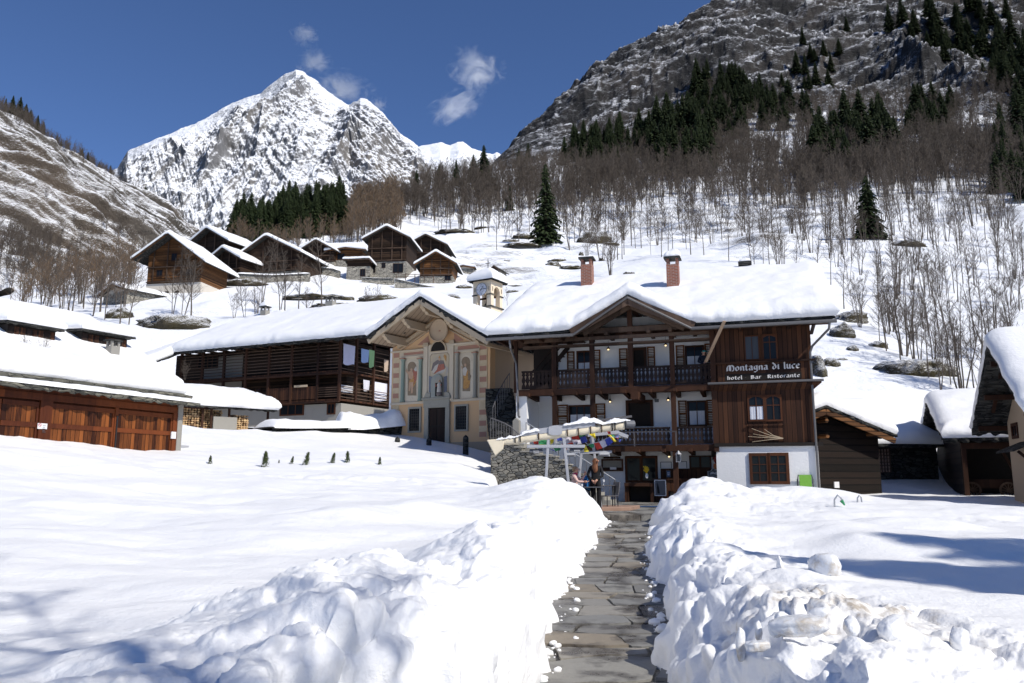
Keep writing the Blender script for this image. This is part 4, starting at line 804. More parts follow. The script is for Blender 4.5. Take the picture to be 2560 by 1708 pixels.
# dried branch ornament
x,z=px(505,1100); m_=MB(); 
for dx,dz,s_ in ((-.6,.42,1),(-.75,.10,1),(-.55,.2,1),(-.1,.38,1),(-.6,-.12,1)): m_.tube([(x+.6,YB-.12,z),(x+.25+dx*.3,YB-.13,z+dz*.35),(x+dx,YB-.12,z+dz)],.018,5,.008)
m_.build('branch_ornament',M['sofbeam'],ho)
# chimneys and ridge cap
for u,v,vb,sn in ((1682,640,735,.42),(1468,640,711,.10)):
    yy=4.1 if u==1682 else 5.6; x,z=H.pix(u,v+24,yy); zz=float(zh(np.array(x),np.array(yy))); chimney(ho,x,yy,zz-.1,z,.56,snow=sn)
x,z=H.pix(1862,652,7.0); m_=MB(); m_.box(x-.32,x+.32,6.8,7.2,z-.25,z-.06); m_.build('ridge_vent',M['slate'],ho); dome(ho,x,7.0,z-.06,.25,.2,.2)
# ------------------------------------------------------------------ CHAPEL
K=Fr((-6.72,45.3),(-1.27,42.0),2.2)
ch=thing('chapel','small frescoed chapel with ochre front and deep painted gable beside the hotel','chapel',(K.o.x,K.o.y,K.o.z),K.rz)
k3=lambda cx,cy:(900+cx/3.267,680+cy/3.267)
def kp(a,b,y=0): return K.pix(*k3(a,b),y)
def kr(a,b,c_,d,y=0): return K.rect(*k3(a,b),*k3(c_,d),y)
OV=-2.3
ap=kp(492,222,OV); fl=kp(62,548,OV); fr_=kp(1045,555,OV); kl=(ap[1]-fl[1])/(ap[0]-fl[0]); krr=(ap[1]-fr_[1])/(fr_[0]-ap[0])
xc_=ap[0]+.35
def zc(X,Y):
    # ridge drifts slightly as it runs back
    return np.where(X<ap[0],ap[1]-kl*(ap[0]-X),ap[1]-krr*(X-ap[0]))+.17
roof(ch,fl[0],fr_[0],OV,11.5,zc,th=.24,st=.50,nx=60,ny=60,sd=4,edge=.4,rag=.10,lump=.7,bulge=.10)
# soffit boards, painted rafters and scrolled brackets
for (a,b_,nm) in ((fl,ap,0),(ap,fr_,1)):
    x0,z0=a; x1,z1=b_; m_=MB(); m_.hull8([(x0,OV+.1,z0-.16),(x1,OV+.1,z1-.16),(x1,3,z1-.16),(x0,3,z0-.16),(x0,OV+.1,z0-.11),(x1,OV+.1,z1-.11),(x1,3,z1-.11),(x0,3,z0-.11)]); m_.build('soffit',M['soffit'],ch)
for sg,(fx,fz) in ((-1,fl),(1,fr_)):
    MB().beam((fx,OV+.06,fz-.14),(ap[0],OV+.06,ap[1]-.14),.12,.26).build('bargeboard',M['sofbeam'],ch)
for q in (.02,.36,.74):     # purlins running out to the front edge, on the left and right
    for (fx,fz) in (fl,fr_):
        if q==.02 and fx>1: continue
        x=ap[0]+(fx-ap[0])*q; z=ap[1]+(fz-ap[1])*q-.36; w_=.22
        m_=MB(); b0=len(m_.v); prof=[(OV+.16,.12),(OV+.22,-.02),(OV+.36,-.06),(OV+.42,-.16),(OV+.62,-.20),(OV+.72,-.30),(3,-.32),(3,.14)]
        n_=len(prof); m_.v+=[(x-w_/2,y,z+zz) for y,zz in prof]+[(x+w_/2,y,z+zz) for y,zz in prof]
        m_.f+=[tuple(range(n_)),tuple(range(2*n_-1,n_-1,-1))]+[((i+1)%n_,i,n_+i,n_+(i+1)%n_) for i in range(n_)]; m_.m=[0]*len(m_.f); m_.build('purlin',M['sofbeam'],ch)
# walls
xL,xR=kp(243,1000)[0],kp(1062,1000)[0]; zbelt=(kp(270,1080)[1]+kp(1045,1036)[1])/2; zcor=(kp(262,650)[1]+kp(1050,575)[1])/2
def under(x): return float(zc(np.array(x),np.array(0.)))-.30
m_=MB(); m_.prism([(xL,-1.5),(xR,-1.5),(xR,under(xR)),(ap[0],under(ap[0])),(xL,under(xL))],0,.5); m_.build('front_wall',M['ochre'],ch)
MB().box(xL,xL+.4,.5,11,-1.5,under(xL)-.05).build('side_wall',M['tan'],ch); MB().box(xR-.4,xR,.5,11,-1.5,under(xR)-.05).build('side_wall',M['tan'],ch)
m_=MB(); m_.prism([(xL,-1.5),(xR,-1.5),(xR,under(xR)),(ap[0],under(ap[0])),(xL,under(xL))],10.6,11); m_.build('rear_wall',M['tan'],ch)
# worn plinth
MB().box(xL-.02,xR+.02,-.03,-.001,-1.5,kp(650,1395)[1]).build('plinth',M['ochre_dk'],ch)
# upper fresco field
x0,x1,z0,z1=kr(318,640,1000,1060); m_=MB(); m_.box(xL+.45,xR-.42,-.022,-.002,zbelt,zcor); m_.build('fresco_field',M['pale'],ch)
# quoins: alternating pink and cream blocks on both edges
for side,(a0,a1) in (('l',(268,322)),('r',(975,1040))):
    zlo=kp(290,1370)[1]; k_=17; zt=zcor-.1; hh=(zt-zlo)/k_
    xa0=kp(a0,1000)[0]; xa1=kp(a1,1000)[0]
    MB().box(xa0,xa1,-.03,-.003,zlo,zt).build('corner_pilaster',M['cream2'],ch) if 'cream2' in M else MB().box(xa0,xa1,-.03,-.003,zlo,zt).build('corner_pilaster',M['pale'],ch)
    for i in range(0,k_,2):
        if abs(zlo+hh*(i+.5)-zbelt)<hh*.6: continue
        MB().box(xa0+.03,xa1-.04,-.036,-.031,zlo+hh*i+.01,zlo+hh*(i+1)-.01).build('pink_block',M['pink'],ch)
MB().box(xL-.01,kp(268,1)[0] if False else xL+.13,-.028,-.002,-1.5,zcor+.2).build('wall_edge',M['white'],ch)
# belt course, cornice, raking cornice
bx=kp(985,1)[0]
MB().box(xL+.12,kp(520,1050)[0],-.10,-.001,zbelt-.07,zbelt+.07).box(kp(765,1050)[0],xR+.01,-.10,-.001,zbelt-.07,zbelt+.07).build('belt_course',M['pale'],ch,bevel=.02)
def band(a,b_,c_,d,mt,nm,y=.06,y1=.001,bev=0):
    x0,x1,z0,z1=kr(a,b_,c_,d); return MB().box(x0,x1,-y,-y1,z0,z1).build(nm,M[mt],ch,bevel=bev)
band(262,640,530,652,'pale','cornice',.16,bev=.02); band(775,572,1052,590,'pale','cornice',.16,bev=.02)
band(340,686,528,702,'pale','cornice',.11,bev=.02); band(780,634,985,654,'pale','cornice',.11,bev=.02)
band(360,655,520,676,'pink','frieze',.025); band(800,600,975,630,'pink','frieze',.025)
cl,cr_,cap_=kp(325,620),kp(985,570),kp(648,395)
for pa,pb in ((cl,cap_),(cr_,cap_)):
    MB().beam((pa[0],-.12,pa[1]),(pb[0],-.12,pb[1]),.24,.16).build('raking_cornice',M['sofbeam'],ch); MB().beam((pa[0],-.06,pa[1]-.22),(pb[0],-.06,pb[1]-.22),.12,.06).build('raking_cornice',M['tan'],ch)
for pts in (((470,600),(560,520),(570,590)),((770,500),(850,560),(775,572))):
    m_=MB(); m_.prism([kp(*q) for q in pts],-.028,-.024); m_.build('fresco_patch',M['pink'],ch)
# columns
for (a,b_,mt) in ((345,370,'teal'),(487,512,'teal'),(790,815,'grn'),(935,962,'grn')):
    x0=kp(a,900)[0]; x1=kp(b_,900)[0]; zt=kp(a,718 if a<600 else 668)[1]; zb=zbelt+.08; xm=(x0+x1)/2; r=(x1-x0)/2*1.05
    m_=MB(); m_.lathe(xm,-.10,[(r*1.25,zb),(r*1.25,zb+.06),(r,zb+.12),(r*.95,(zb+zt)/2),(r*.88,zt-.14),(r*1.2,zt-.05),(r*1.3,zt)],14); o=m_.build('column',M[mt],ch,smooth=True)
    MB().box(xm-r*1.4,xm+r*1.4,-.10-r*1.4,-.001,zt+.001,zt+.06).build('capital',M['pink'],o)
# central bay: pilaster frame, round window, arched fresco panel, niche, door
def archp(x0,x1,z0,z1,n_=12):
    r=(x1-x0)/2; return [(x0,z0),(x1,z0),(x1,z1-r)]+[(x0+r+r*math.cos(a),z1-r+r*math.sin(a)) for a in np.linspace(0,math.pi,n_)[1:-1]]+[(x0,z1-r)]
x0,x1,z0,z1=kr(525,590,772,1030); m_=MB(); m_.box(x0,x1,-.07,-.001,zbelt-.05,z1); m_.build('central_bay',M['pale'],ch)
for (a,b_) in ((525,560),(738,772)):
    xa=kp(a,800)[0]; xb=kp(b_,800)[0]; zt=kp(640,600)[1]; MB().box(xa,xb,-.12,-.0702,zbelt,zt).build('pilaster',M['pale'],ch,bevel=.015)
    MB().box(xa-.06,xb+.06,-.16,-.0704,zt+.001,zt+.09).box(xa-.02,xb+.02,-.14,-.0706,zt+.092,zt+.2).build('pilaster_capital',M['sofbeam'],ch,bevel=.01)
m_=MB(); x0,x1,z0,z1=kr(592,575,706,650); m_.prism([(x0-.08,z0)]+[( (x0+x1)/2+((x1-x0)/2+.09)*math.cos(a),z0+.02+((z1-z0)+.09)*math.sin(a)) for a in np.linspace(math.pi,0,14)]+[(x1+.08,z0)],-.135,-.071); m_.build('lunette_frame',M['sofbeam'],ch)
m_=MB(); m_.prism([((x0+x1)/2+((x1-x0)/2)*math.cos(a),z0+.02+(z1-z0)*math.sin(a)) for a in np.linspace(math.pi,0,14)],-.14,-.1352); m_.build('lunette_window',M['blk'],ch)
m_=MB(); cx_,cz_=kp(652,478,-.35); m_.lathe(0,0,[(.001,0),(.3,-.02),(.55,-.04),(.66,-.10),(.60,-.16)],28); 
m_.v=[(cx_+x*1.0,-.36-z*1.0*-1,cz_+y) for x,y,z in m_.v]; m_.build('painted_disc',M['tan'],ch,smooth=True)
MB().disc(cx_+.0,-.375,cz_-.02,.07,.05,.012).build('disc_centre',M['pink'],ch)
for (a,b_,c_,d,mt,y) in ((568,662,728,985,'ochre_dk',.076),(574,668,722,985,'fresco_sky',.082)):
    x0,x1,z0,z1=kr(a,b_,c_,d,-y); m_=MB(); m_.prism([(x0,z0),(x1,z0),(x1,z1-.14),(x1-.12,z1),(x0+.12,z1),(x0,z1-.14)],-y,-y+.005); m_.build('fresco_panel',M[mt],ch)
# painted figures as thin layers of fresco on the wall (flat in the place too)
def blob(par,pts,y,mt,nm): 
    m_=MB(); m_.prism([kp(*q) for q in pts],-y,-y+.003); return m_.build(nm,M[mt],par)
def ell(cx,cy,rx,ry,n_=14): return [(cx+rx*math.cos(2*math.pi*i/n_),cy-ry*math.sin(2*math.pi*i/n_)) for i in range(n_)]
fp=ch
# side panels (the painted niches)
for (x0,x1,yt,yb,hx,hy,hr) in ((380,485,728,1060,428,775,36),(828,925,684,1025,868,735,36)):
    o=blob(fp,[(x0,yb),(x1,yb),(x1,yt+34),(x1-14,yt+8),((x0+x1)/2,yt-6),(x0+14,yt+8),(x0,yt+34)],.030,'panel_pale','painted_niche')
    blob(o,[(x0+12,yb-50),(x1-22,yb-50),(x1-22,yt+70),(x1-36,yt+34),((x0+x1)/2,yt+20),(x0+22,yt+34),(x0+12,yt+60)],.034,'halo_brown','niche_shadow')
    m0=blob(o,ell(hx,hy,hr,hr+6),.037,'halo_brown','halo')
o=thing('x','x','x') if False else None
def saint(parts,y0=.042):
    for i,(pts,mt,nm) in enumerate(parts): blob(ch,pts,y0+i*.0035,mt,nm)
saint([([(405,900),(452,800),(470,830),(462,900),(440,940)],'robe_gold','painted_robe'),([(436,800),(470,815),(466,880),(446,910)],'robe_red','painted_robe'),([(398,835),(404,815),(428,806),(440,830),(432,880),(404,870)],'flesh_paint','painted_body'),
 ([(383,790),(376,812),(398,838),(408,822),(392,806)],'flesh_paint','painted_arm'),([(405,905),(440,900),(436,990),(422,992),(422,930),(412,975),(402,972)],'flesh_paint','painted_legs'),(ell(425,800,9,12),'flesh_paint','painted_face'),([(446,800),(462,770),(470,800),(456,815)],'robe_white','painted_banner')])
saint([([(848,830),(870,790),(898,815),(908,860),(895,940),(870,960),(846,950),(850,890)],'robe_gold','painted_robe'),([(842,790),(866,775),(880,800),(866,850),(846,845)],'robe_white','painted_tunic'),([(885,800),(912,850),(900,890),(886,880)],'halo_brown','painted_cloak'),
 (ell(864,762,9,13),'flesh_paint','painted_face'),([(830,770),(836,768),(846,795),(838,800)],'flesh_paint','painted_arm')])
saint([(ell(650,800,52,34),'cloud_paint','painted_cloud'),([(588,810),(604,745),(640,720),(690,725),(706,780),(690,800),(640,815)],'robe_dark','painted_cloak'),([(606,800),(640,760),(694,752),(700,795),(650,815),(612,835)],'robe_red','painted_robe'),
 ([(598,812),(620,770),(650,750),(636,800),(610,830)],'robe_white','painted_robe'),(ell(658,716,9,12),'flesh_paint','painted_face'),([(648,706),(658,684),(668,706)],'robe_gold','painted_mitre'),([(690,690),(700,675),(716,690),(712,735)],'robe_gold','painted_staff'),
 ([(572,985),(572,850),(600,860),(600,985)],'blue_paint','painted_sky'),([(694,985),(694,860),(720,850),(720,985)],'blue_paint','painted_sky')],.086)
# niche with statue over the door
x0,x1,z0,z1=kr(596,838,690,1030); o=MB(); o.prism(archp(x0,x1,z0,z1),-.20,-.10); o=o.build('niche_surround',M['niche_blue'],ch)
x0,x1,z0,z1=kr(614,880,672,1015,-.2); m_=MB(); m_.prism(archp(x0,x1,z0,z1),-.206,-.2005); m_.build('niche_hollow_shade',M['blk'],o)  # flat near-black plate paints the shade of the niche's inside
x0,x1,z0,z1=kr(612,850,674,905,-.2); m_=MB(); m_.prism([((x0+x1)/2+(x1-x0)/2*math.cos(a),z0+(z1-z0)*math.sin(a)) for a in np.linspace(math.pi,0,12)],-.212,-.2065); m_.build('niche_shell',M['grn'],o)
x,z=kp(650,1008,-.25); st=thing('statue','small robed saint statue standing in the niche over the chapel door','statue',K.w(x,-.28,z-.02),K.rz)
m_=MB(); m_.lathe(0,0,[(.13,0),(.15,.10),(.13,.35),(.11,.5),(.13,.62),(.05,.72)],10); m_.build('robe',M['robe_white'],st,smooth=True); m_=MB(); m_.lathe(0,0,[(.152,0),(.16,.12),(.14,.2),(.10,.22)],10); m_.build('skirt',M['robe_dark'],st,smooth=True)
m_=MB(); m_.lathe(0,0,[(.001,.70),(.05,.73),(.055,.79),(.03,.85),(.001,.86)],8); m_.build('head',M['flesh_paint'],st,smooth=True); m_=MB(); m_.tube([(-.12,0,.6),(-.2,-.06,.5),(-.2,-.1,.66)],.03,6).tube([(.12,0,.6),(.17,-.1,.55)],.03,6); m_.build('sleeve',M['robe_red'],st,smooth=True)
# door case with scrolls
band(530,1040,742,1110,'grn','door_lintel',.16,bev=.02); band(520,1026,752,1044,'grn','door_cornice',.24,bev=.02)
for pts in (((528,1026),(545,990),(580,982),(580,1026)),((748,1026),(735,990),(705,972),(700,1026))):
    m_=MB(); m_.prism([kp(*q,-.1) for q in pts],-.2,-.1); m_.build('scroll',M['grn'],ch,bevel=.02)
x0,x1,z0,z1=kr(566,1108,705,1400); MB().box(kp(535,1)[0] if False else x0-.28,x0,-.14,-.001,-1.2,z1).build('door_jamb',M['grn'],ch,bevel=.015); MB().box(x1,x1+.28,-.14,-.001,-1.2,z1).build('door_jamb',M['grn'],ch,bevel=.015)
m_=MB(); m_.box(x0,x1,-.03,-.002,-1.2,z1); d_=m_.build('door_leaf_or_shade',M['blk'],ch)
for i in range(2):
    for j in range(4): a=x0+.06+i*(x1-x0)/2; MB().box(a,a+(x1-x0)/2-.12,-.045,-.031,-1.0+j*(z1+1)/4+.06,-1.0+(j+1)*(z1+1)/4-.06).build('door_panel',M['rail'],d_)
# barred windows
for (a,b_,c_,d) in ((408,1118,492,1300),(787,1097,876,1288)):
    x0,x1,z0,z1=kr(a,b_,c_,d); t_=.09; m_=MB(); m_.box(x0-t_,x0,-.09,-.001,z0-t_,z1+t_).box(x1,x1+t_,-.09,-.001,z0-t_,z1+t_).box(x0+.001,x1-.001,-.088,-.001,z1,z1+t_).box(x0+.001,x1-.001,-.088,-.001,z0-t_,z0)
    wo=m_.build('window',M['grn'],ch); MB().box(x0,x1,-.012,-.003,z0,z1).build('pane',M['glass'],wo)
    m_=MB(); 
    for i in range(1,5): xx=x0+(x1-x0)*i/5; m_.box(xx-.011,xx+.011,-.06,-.038,z0,z1)
    for i in range(1,8): zz=z0+(z1-z0)*i/8; m_.box(x0,x1,-.062,-.04,zz-.011,zz+.011)
    m_.build('window_grille',M['iron'],wo)
# ------------------------------------------------------------------ BELL TOWER
u_,v_=1227.5,784; p0=P(u_,v_,54); T_=Fr((p0.x-1.38*K.d.x,p0.y-1.38*K.d.y),(p0.x,p0.y),3.0)
W=1.50; T_=Fr((p0.x-W*K.d.x,p0.y-W*K.d.y),(p0.x,p0.y),3.0)
tw=thing('bell_tower','square cream bell tower with a white clock and snow capped slate roof','bell tower',(T_.o.x,T_.o.y,3.0),T_.rz)
t3=lambda a,b_,y=0:T_.pix(*k3(a,b_),y)
zt=t3(1000,72)[1]; z1b=t3(1000,182)[1]; z2b=t3(1000,280)[1]; DW=1.5
m_=MB(); m_.box(0,W,0,DW,-3,z2b); m_.build('shaft',M['cream'],tw)
# belfry: piers with arched openings on four sides
q=.36; m_=MB()
ot=z1b-.02
for (a,b_) in ((0,0),(W-q,0),(0,DW-q),(W-q,DW-q)): m_.box(a,a+q,b_,b_+q,z2b,z1b-.0)
m_.build('belfry_pier',M['cream'],tw)
m_=MB(); m_.prism([(0,z1b),(W,z1b),(W,zt),(0,zt)],0,.22); m_.build('upper_wall',M['cream'],tw)
m_=MB(); m_.prism([(0,z1b),(W,z1b),(W,zt),(0,zt)],DW-.22,DW); m_.build('upper_wall',M['cream'],tw)
for xa in (W-.22,0):   # side faces with round arches
    m_=MB(); r=(DW-2*q)/2; ym=DW/2; zt2=zt; prof=[(.2201,z1b),(q,z1b)]+[(ym-r*math.cos(a),z1b+.12+r*1.15*math.sin(a)) for a in np.linspace(0,math.pi,12)]+[(DW-q,z1b),(DW-.2201,z1b),(DW-.2201,zt),(.2201,zt)]
    b0=len(m_.v); n_=len(prof); m_.v+=[(xa,y,z) for y,z in prof]+[(xa+.22,y,z) for y,z in prof]; m_.f+=[tuple(range(n_)),tuple(range(2*n_-1,n_-1,-1))]+[((i+1)%n_,i,n_+i,n_+(i+1)%n_) for i in range(n_)]; m_.m=[0]*len(m_.f); m_.build('upper_wall',M['cream'],tw)
def belt(z,e=.06,h=.07,gap=None):
    m_=MB()
    for (a,b_,c_,d) in ((-e,W+e,-e,-.002),(-e,W+e,DW+.002,DW+e),(-e,-.002,-.001,DW+.001),(W+.002,W+e,-.001,DW+.001)):
        if gap and (b_-a)>1: m_.box(a,q+.02,c_,d,z-h,z); m_.box(W-q-.02,b_,c_,d,z-h,z)
        elif gap: m_.box(a,b_,c_,q+.02,z-h,z); m_.box(a,b_,DW-q-.02,d,z-h,z)
        else: m_.box(a,b_,c_,d,z-h,z)
    return m_.build('string_course',M['lslate'],tw)
belt(z2b,.09,.09); belt(z1b,.06,.08,True)
m_=MB(); m_.box(.3,W-.3,.70,.80,z2b,z1b-.02); m_.build('bell_frame',M['blk'],tw) if False else None
bx_=MB(); bx_.beam((.1,.75,z1b-.15),(W-.1,.75,z1b-.15),.1,.12); bx_.build('bell_beam',M['dbeam'],tw)
m_=MB(); m_.lathe(W/2,.75,[(.02,z1b-.2),(.12,z1b-.24),(.16,z1b-.45),(.24,z1b-.62),(.26,z1b-.66),(.2,z1b-.66)],14); m_.build('bell',M['iron'],tw,smooth=True)
bx,bz=t3(992,142,-.04); r_=t3(1034,142,-.04)[0]-bx; r_=max(r_,.33)
cl_=MB(); cl_.disc(bx,-.05,bz,r_,r_,.049,32); clo=cl_.build('clock_face',M['clock'] if 'clock' in M else M['white'],tw)
m_=MB(); n_=40
for i in range(n_):
    a0,a1=2*math.pi*i/n_,2*math.pi*(i+1)/n_; m_.hull8([(bx+R_*math.cos(a),y,bz+R_*math.sin(a)) for y in (-.060,-.0502) for R_,a in ((r_,a0),(r_*1.06,a0),(r_*1.06,a1),(r_,a1))])
m_.build('clock_rim',M['dgrey'],clo); m_=MB()
for i in range(n_):
    a0,a1=2*math.pi*i/n_,2*math.pi*(i+1)/n_; m_.hull8([(bx+R_*math.cos(a),y,bz+R_*math.sin(a)) for y in (-.054,-.0502) for R_,a in ((r_*.47,a0),(r_*.50,a0),(r_*.50,a1),(r_*.47,a1))])
m_.build('clock_ring',M['dgrey'],clo); m_=MB()
def tick(ang,r0,r1,w_,off=0):
    d=Vector((math.sin(ang),0,math.cos(ang))); pz=Vector((d.z,0,-d.x)); c_=Vector((bx,-.053,bz))+pz*off; m_.beam(c_+d*r0,c_+d*r1,w_,.003,up=(0,1,0))
for h_ in range(12):
    a=h_*math.pi/6
    if h_%3: tick(a,r_*.84,r_*.92,.02)
    elif h_==0: 
        for o_ in (-.06,-.03,.02,.055): tick(a,r_*.66,r_*.92,.012,o_)
    elif h_==3:
        for o_ in (-.04,0,.04): tick(a,r_*.68,r_*.92,.014,o_)
    elif h_==6:
        for o_ in (-.05,-.01,.035): tick(a,r_*.66,r_*.92,.014,o_)
    else:
        for o_ in (-.04,0,.04): tick(a,r_*.68,r_*.92,.014,o_)
m_.build('numerals',M['dgrey'],clo)
m_=MB(); c_=Vector((bx,-.060,bz))
m_.beam(c_-Vector((.10,0,-.0)),c_+Vector((r_*.86,0,.03)),.035,.004,up=(0,1,0)); m_.build('minute_hand',M['iron'],clo)
m_=MB(); c_=Vector((bx,-.066,bz)); m_.beam(c_-Vector((.09,0,.12)),c_+Vector((r_*.38,0,r_*.52)),.035,.004,up=(0,1,0)); m_.build('hour_hand',M['iron'],clo)
for xx in (.16,W-.16): MB().beam((xx,-.02,bz-.16),(xx,-.02,bz+.16),.03,.03).build('wall_anchor',M['iron'],tw)
for yy in (.18,DW-.18): MB().beam((W+.02,yy,bz-.16),(W+.02,yy,bz+.16),.03,.03).build('wall_anchor',M['iron'],tw)
def ztw(X,Y): return zt+.02+.42*(1-np.maximum(np.abs(X-W/2),np.abs(Y-DW/2))/(W/2+.3))
roof(tw,-.30,W+.30,-.30,DW+.30,ztw,th=.07,st=.62,nx=24,ny=24,sd=9,edge=.55,rag=.06,lump=1.2,bulge=.04)
m_=MB(); tz=zt+.95; m_.beam((W/2,DW/2,tz-.3),(W/2,DW/2,tz+.75),.035).beam((W/2-.22,DW/2,tz+.48),(W/2+.22,DW/2,tz+.48),.035)
for i in range(8): a=i*math.pi/4+.3; m_.beam((W/2,DW/2,tz+.48),(W/2+.17*math.cos(a),DW/2,tz+.48+.17*math.sin(a)),.012)
m_.build('cross',M['iron'],tw)
# ------------------------------------------------------------------ LONG WOODEN HOUSE with slatted galleries (left)
A=Fr((-27.1,63.4),(-11.6,56.0),4.6); AL=A.L
lh=thing('gallery_house','long dark timber house with slatted drying galleries hung with laundry','house',(A.o.x,A.o.y,A.o.z),A.rz)
k5=lambda cx,cy:(400+cx/3.917,740+cy/3.917)
def ap_(a,b_,y=0): return A.pix(*k5(a,b_),y)
ez=A.pix(872,839.6,0)[1]; xe0=ap_(160,545)[0]; yo=.7
slope=.46; RD=8.5
# left part drops lower (secondary roof sweeping down)
def za(X,Y):
    base=np.minimum(ez+slope*Y,ez+slope*RD-slope*(Y-RD)); return base
xrE=A.pix(905,825,0)[0]
roof(lh,xe0-.2,xrE+1.2,-.2,17,za,th=.2,st=.75,nx=90,ny=50,sd=12,edge=.55,rag=.12,lump=.7,bulge=.12)
yb=-2.6
for q_ in np.linspace(-.5,-6,60):
    if A.pix(365,927,q_)[1]>=ez-.05+slope*q_: yb=float(q_); break
def za3(X,Y): return np.minimum(ez-.06+slope*Y,ez+slope*8-.3-slope*(Y-8))-np.clip(A.pix(330,918,yb)[0]-X,0,9)*.10
roof(lh,A.pix(222,905,yb)[0],xe0-.1,yb,15,za3,th=.16,st=.68,nx=40,ny=60,sd=13,edge=.5,rag=.1,lump=.8,bulge=.12,name='low_roof',snowname='low_roof_snow')
MB().box(A.pix(270,905,yb)[0],xe0-.2,yb+.9,6,-3,ez+slope*(yb+.9)-.5).build('annex_wall',M['log'],lh)
zf1=ap_(1300,752,yo)[1]; zf2=ap_(1300,1022,yo)[1]; xw1=ap_(1760,800,yo)[0]; xw0=ap_(200,700,yo)[0]
MB().box(xw0-2.2,xw1-.5,yo+1.5,15.6,zf2-.5,ez+.1).build('timber_wall',M['log'],lh)
MB().box(xw0+1.0,xw0+5.2,yo+1.45,yo+1.499,zf2+.2,ez-.3).build('plaster_wall',M['gplas'],lh)
MB().box(xw0+.3,xw1-.02,yo+.3,15.5,-3,zf2-.35).build('stone_base',M['gplas'],lh)
# decks
for z_ in (zf1,zf2):
    MB().box(xw0,xw1,yo-.05,yo+1.49,z_-.16,z_-.04).build('gallery_deck',M['dwood'],lh); MB().box(xw0,xw1+.05,yo-.12,yo+.04,z_-.3,z_-.17).build('gallery_beam',M['dbeam'],lh)
    MB().box(xw1-1.5,xw1+.0,yo+1.5,15.6,z_-.16,z_-.04).build('gallery_deck',M['dwood'],lh)
posts=[ap_(c,700,yo)[0] for c in (210,418,628,845,1070,1292,1550,1762)]
for x in posts: MB().box(x-.09,x+.09,yo-.09,yo+.09,zf2-.2,ez-.12).build('post',M['dbeam'],lh)
yps=[yo,2.6,4.8,7.0,9.2,11.5]
for y in yps[1:]: MB().box(xw1-.09,xw1+.09,y-.09,y+.09,zf2-.2,ez-.1+.2*min(y,16-y)).build('post',M['dbeam'],lh)
# slats
for i,(a,b_) in enumerate(zip(posts[:-1],posts[1:])):
    m_=MB(); k_=8
    for j in range(k_): z=zf1+.15+(ez-.35-zf1)*j/k_; w_=random.uniform(-.02,.02); m_.beam((a+.09,yo-.03,z+w_),(b_-.09,yo-.03,z+random.uniform(-.02,.02)),.03,.055)
    m_.build('slatted_rail',M['gbeam'],lh)
    m_=MB(); k_=2 if i<4 else 5; 
    if i in (4,5): m_.box(a+.1,b_-.1,yo-.03,yo+.0,zf2+.02,zf2+.95)
    else:
        for j in range(k_): z=zf2+.15+.8*j/k_; m_.beam((a+.09,yo-.03,z),(b_-.09,yo-.03,z),.03,.06)
    m_.build('slatted_rail',M['dwood' if i in (4,5) else 'gbeam'],lh)
for i,(a,b_) in enumerate(zip(yps[:-1],yps[1:])):
    for z0_,k_,hh in ((zf1,6,(ez-.2-zf1)),(zf2,4,1.0)):
        m_=MB()
        for j in range(k_): z=z0_+.12+hh*j/k_; m_.beam((xw1-.03,a+.09,z),(xw1-.03,b_-.09,z+random.uniform(-.02,.02)),.03,.055)
        m_.build('slatted_rail',M['gbeam'],lh)
m_=MB(); m_.prism([(0,0),(1,0),(1,1)],0,1); 
gy=MB(); b0=0; prof=[(yo+.2,ez+.05),(RD,ez+slope*RD-.25),(15.5,ez+.6)]; gy.v=[(xw1-.45,y,z) for y,z in prof]+[(xw1-.35,y,z) for y,z in prof]; gy.f=[(0,1,2),(5,4,3)]; gy.m=[0,0]; gy.build('gable_wall',M['log'],lh)
for (a,b_,c_,d) in ((1185,1070,1400,1160),(1648,1062,1708,1148)): window(lh,A,*k5(a,b_),*k5(c_,d),yo+.29,nx=3 if a<1500 else 2,fw=.10,mw=.06)
window(lh,A,*k5(380,600),*k5(560,700),yo+1.44,nx=4,fw=.12,mw=.1,fm='dbeam'); window(lh,A,*k5(940,915),*k5(985,960),yo+1.44,nx=3,ny=3,fw=.05,mw=.04)
m_=MB(); x0,z0=ap_(1312,890,yo-.1); x1,_=ap_(1440,890,yo-.1); m_.box(x0,x1,yo-.10,yo-.06,z0-.06,z0+.1).build('notice_board',M['sofbeam'],lh)
for i in range(12):
    x=xw0+.5+i*(xw1-xw0)/12; MB().tube([(x,yo-.55,ez-.12),(x,yo+1.5,ez-.12)],.085,7).build('rafter_end',M['gbeam'],lh)
for (cx,cy,w_,sn,y) in ((1028,165,.6,.5,7.5),(1670,145,.75,0,8.3),(1180,185,.5,.0,9)):
    x,z=ap_(cx,cy,y); zr=float(za(np.array(x),np.array(y))); 
    if cx==1180: dome(lh,x,y,zr+.65,.8,.6,.5); continue
    chimney(lh,x,y,zr-.1,max(z,zr+1.0)+.1,w_,mat='gplas',snow=sn,d=.55)
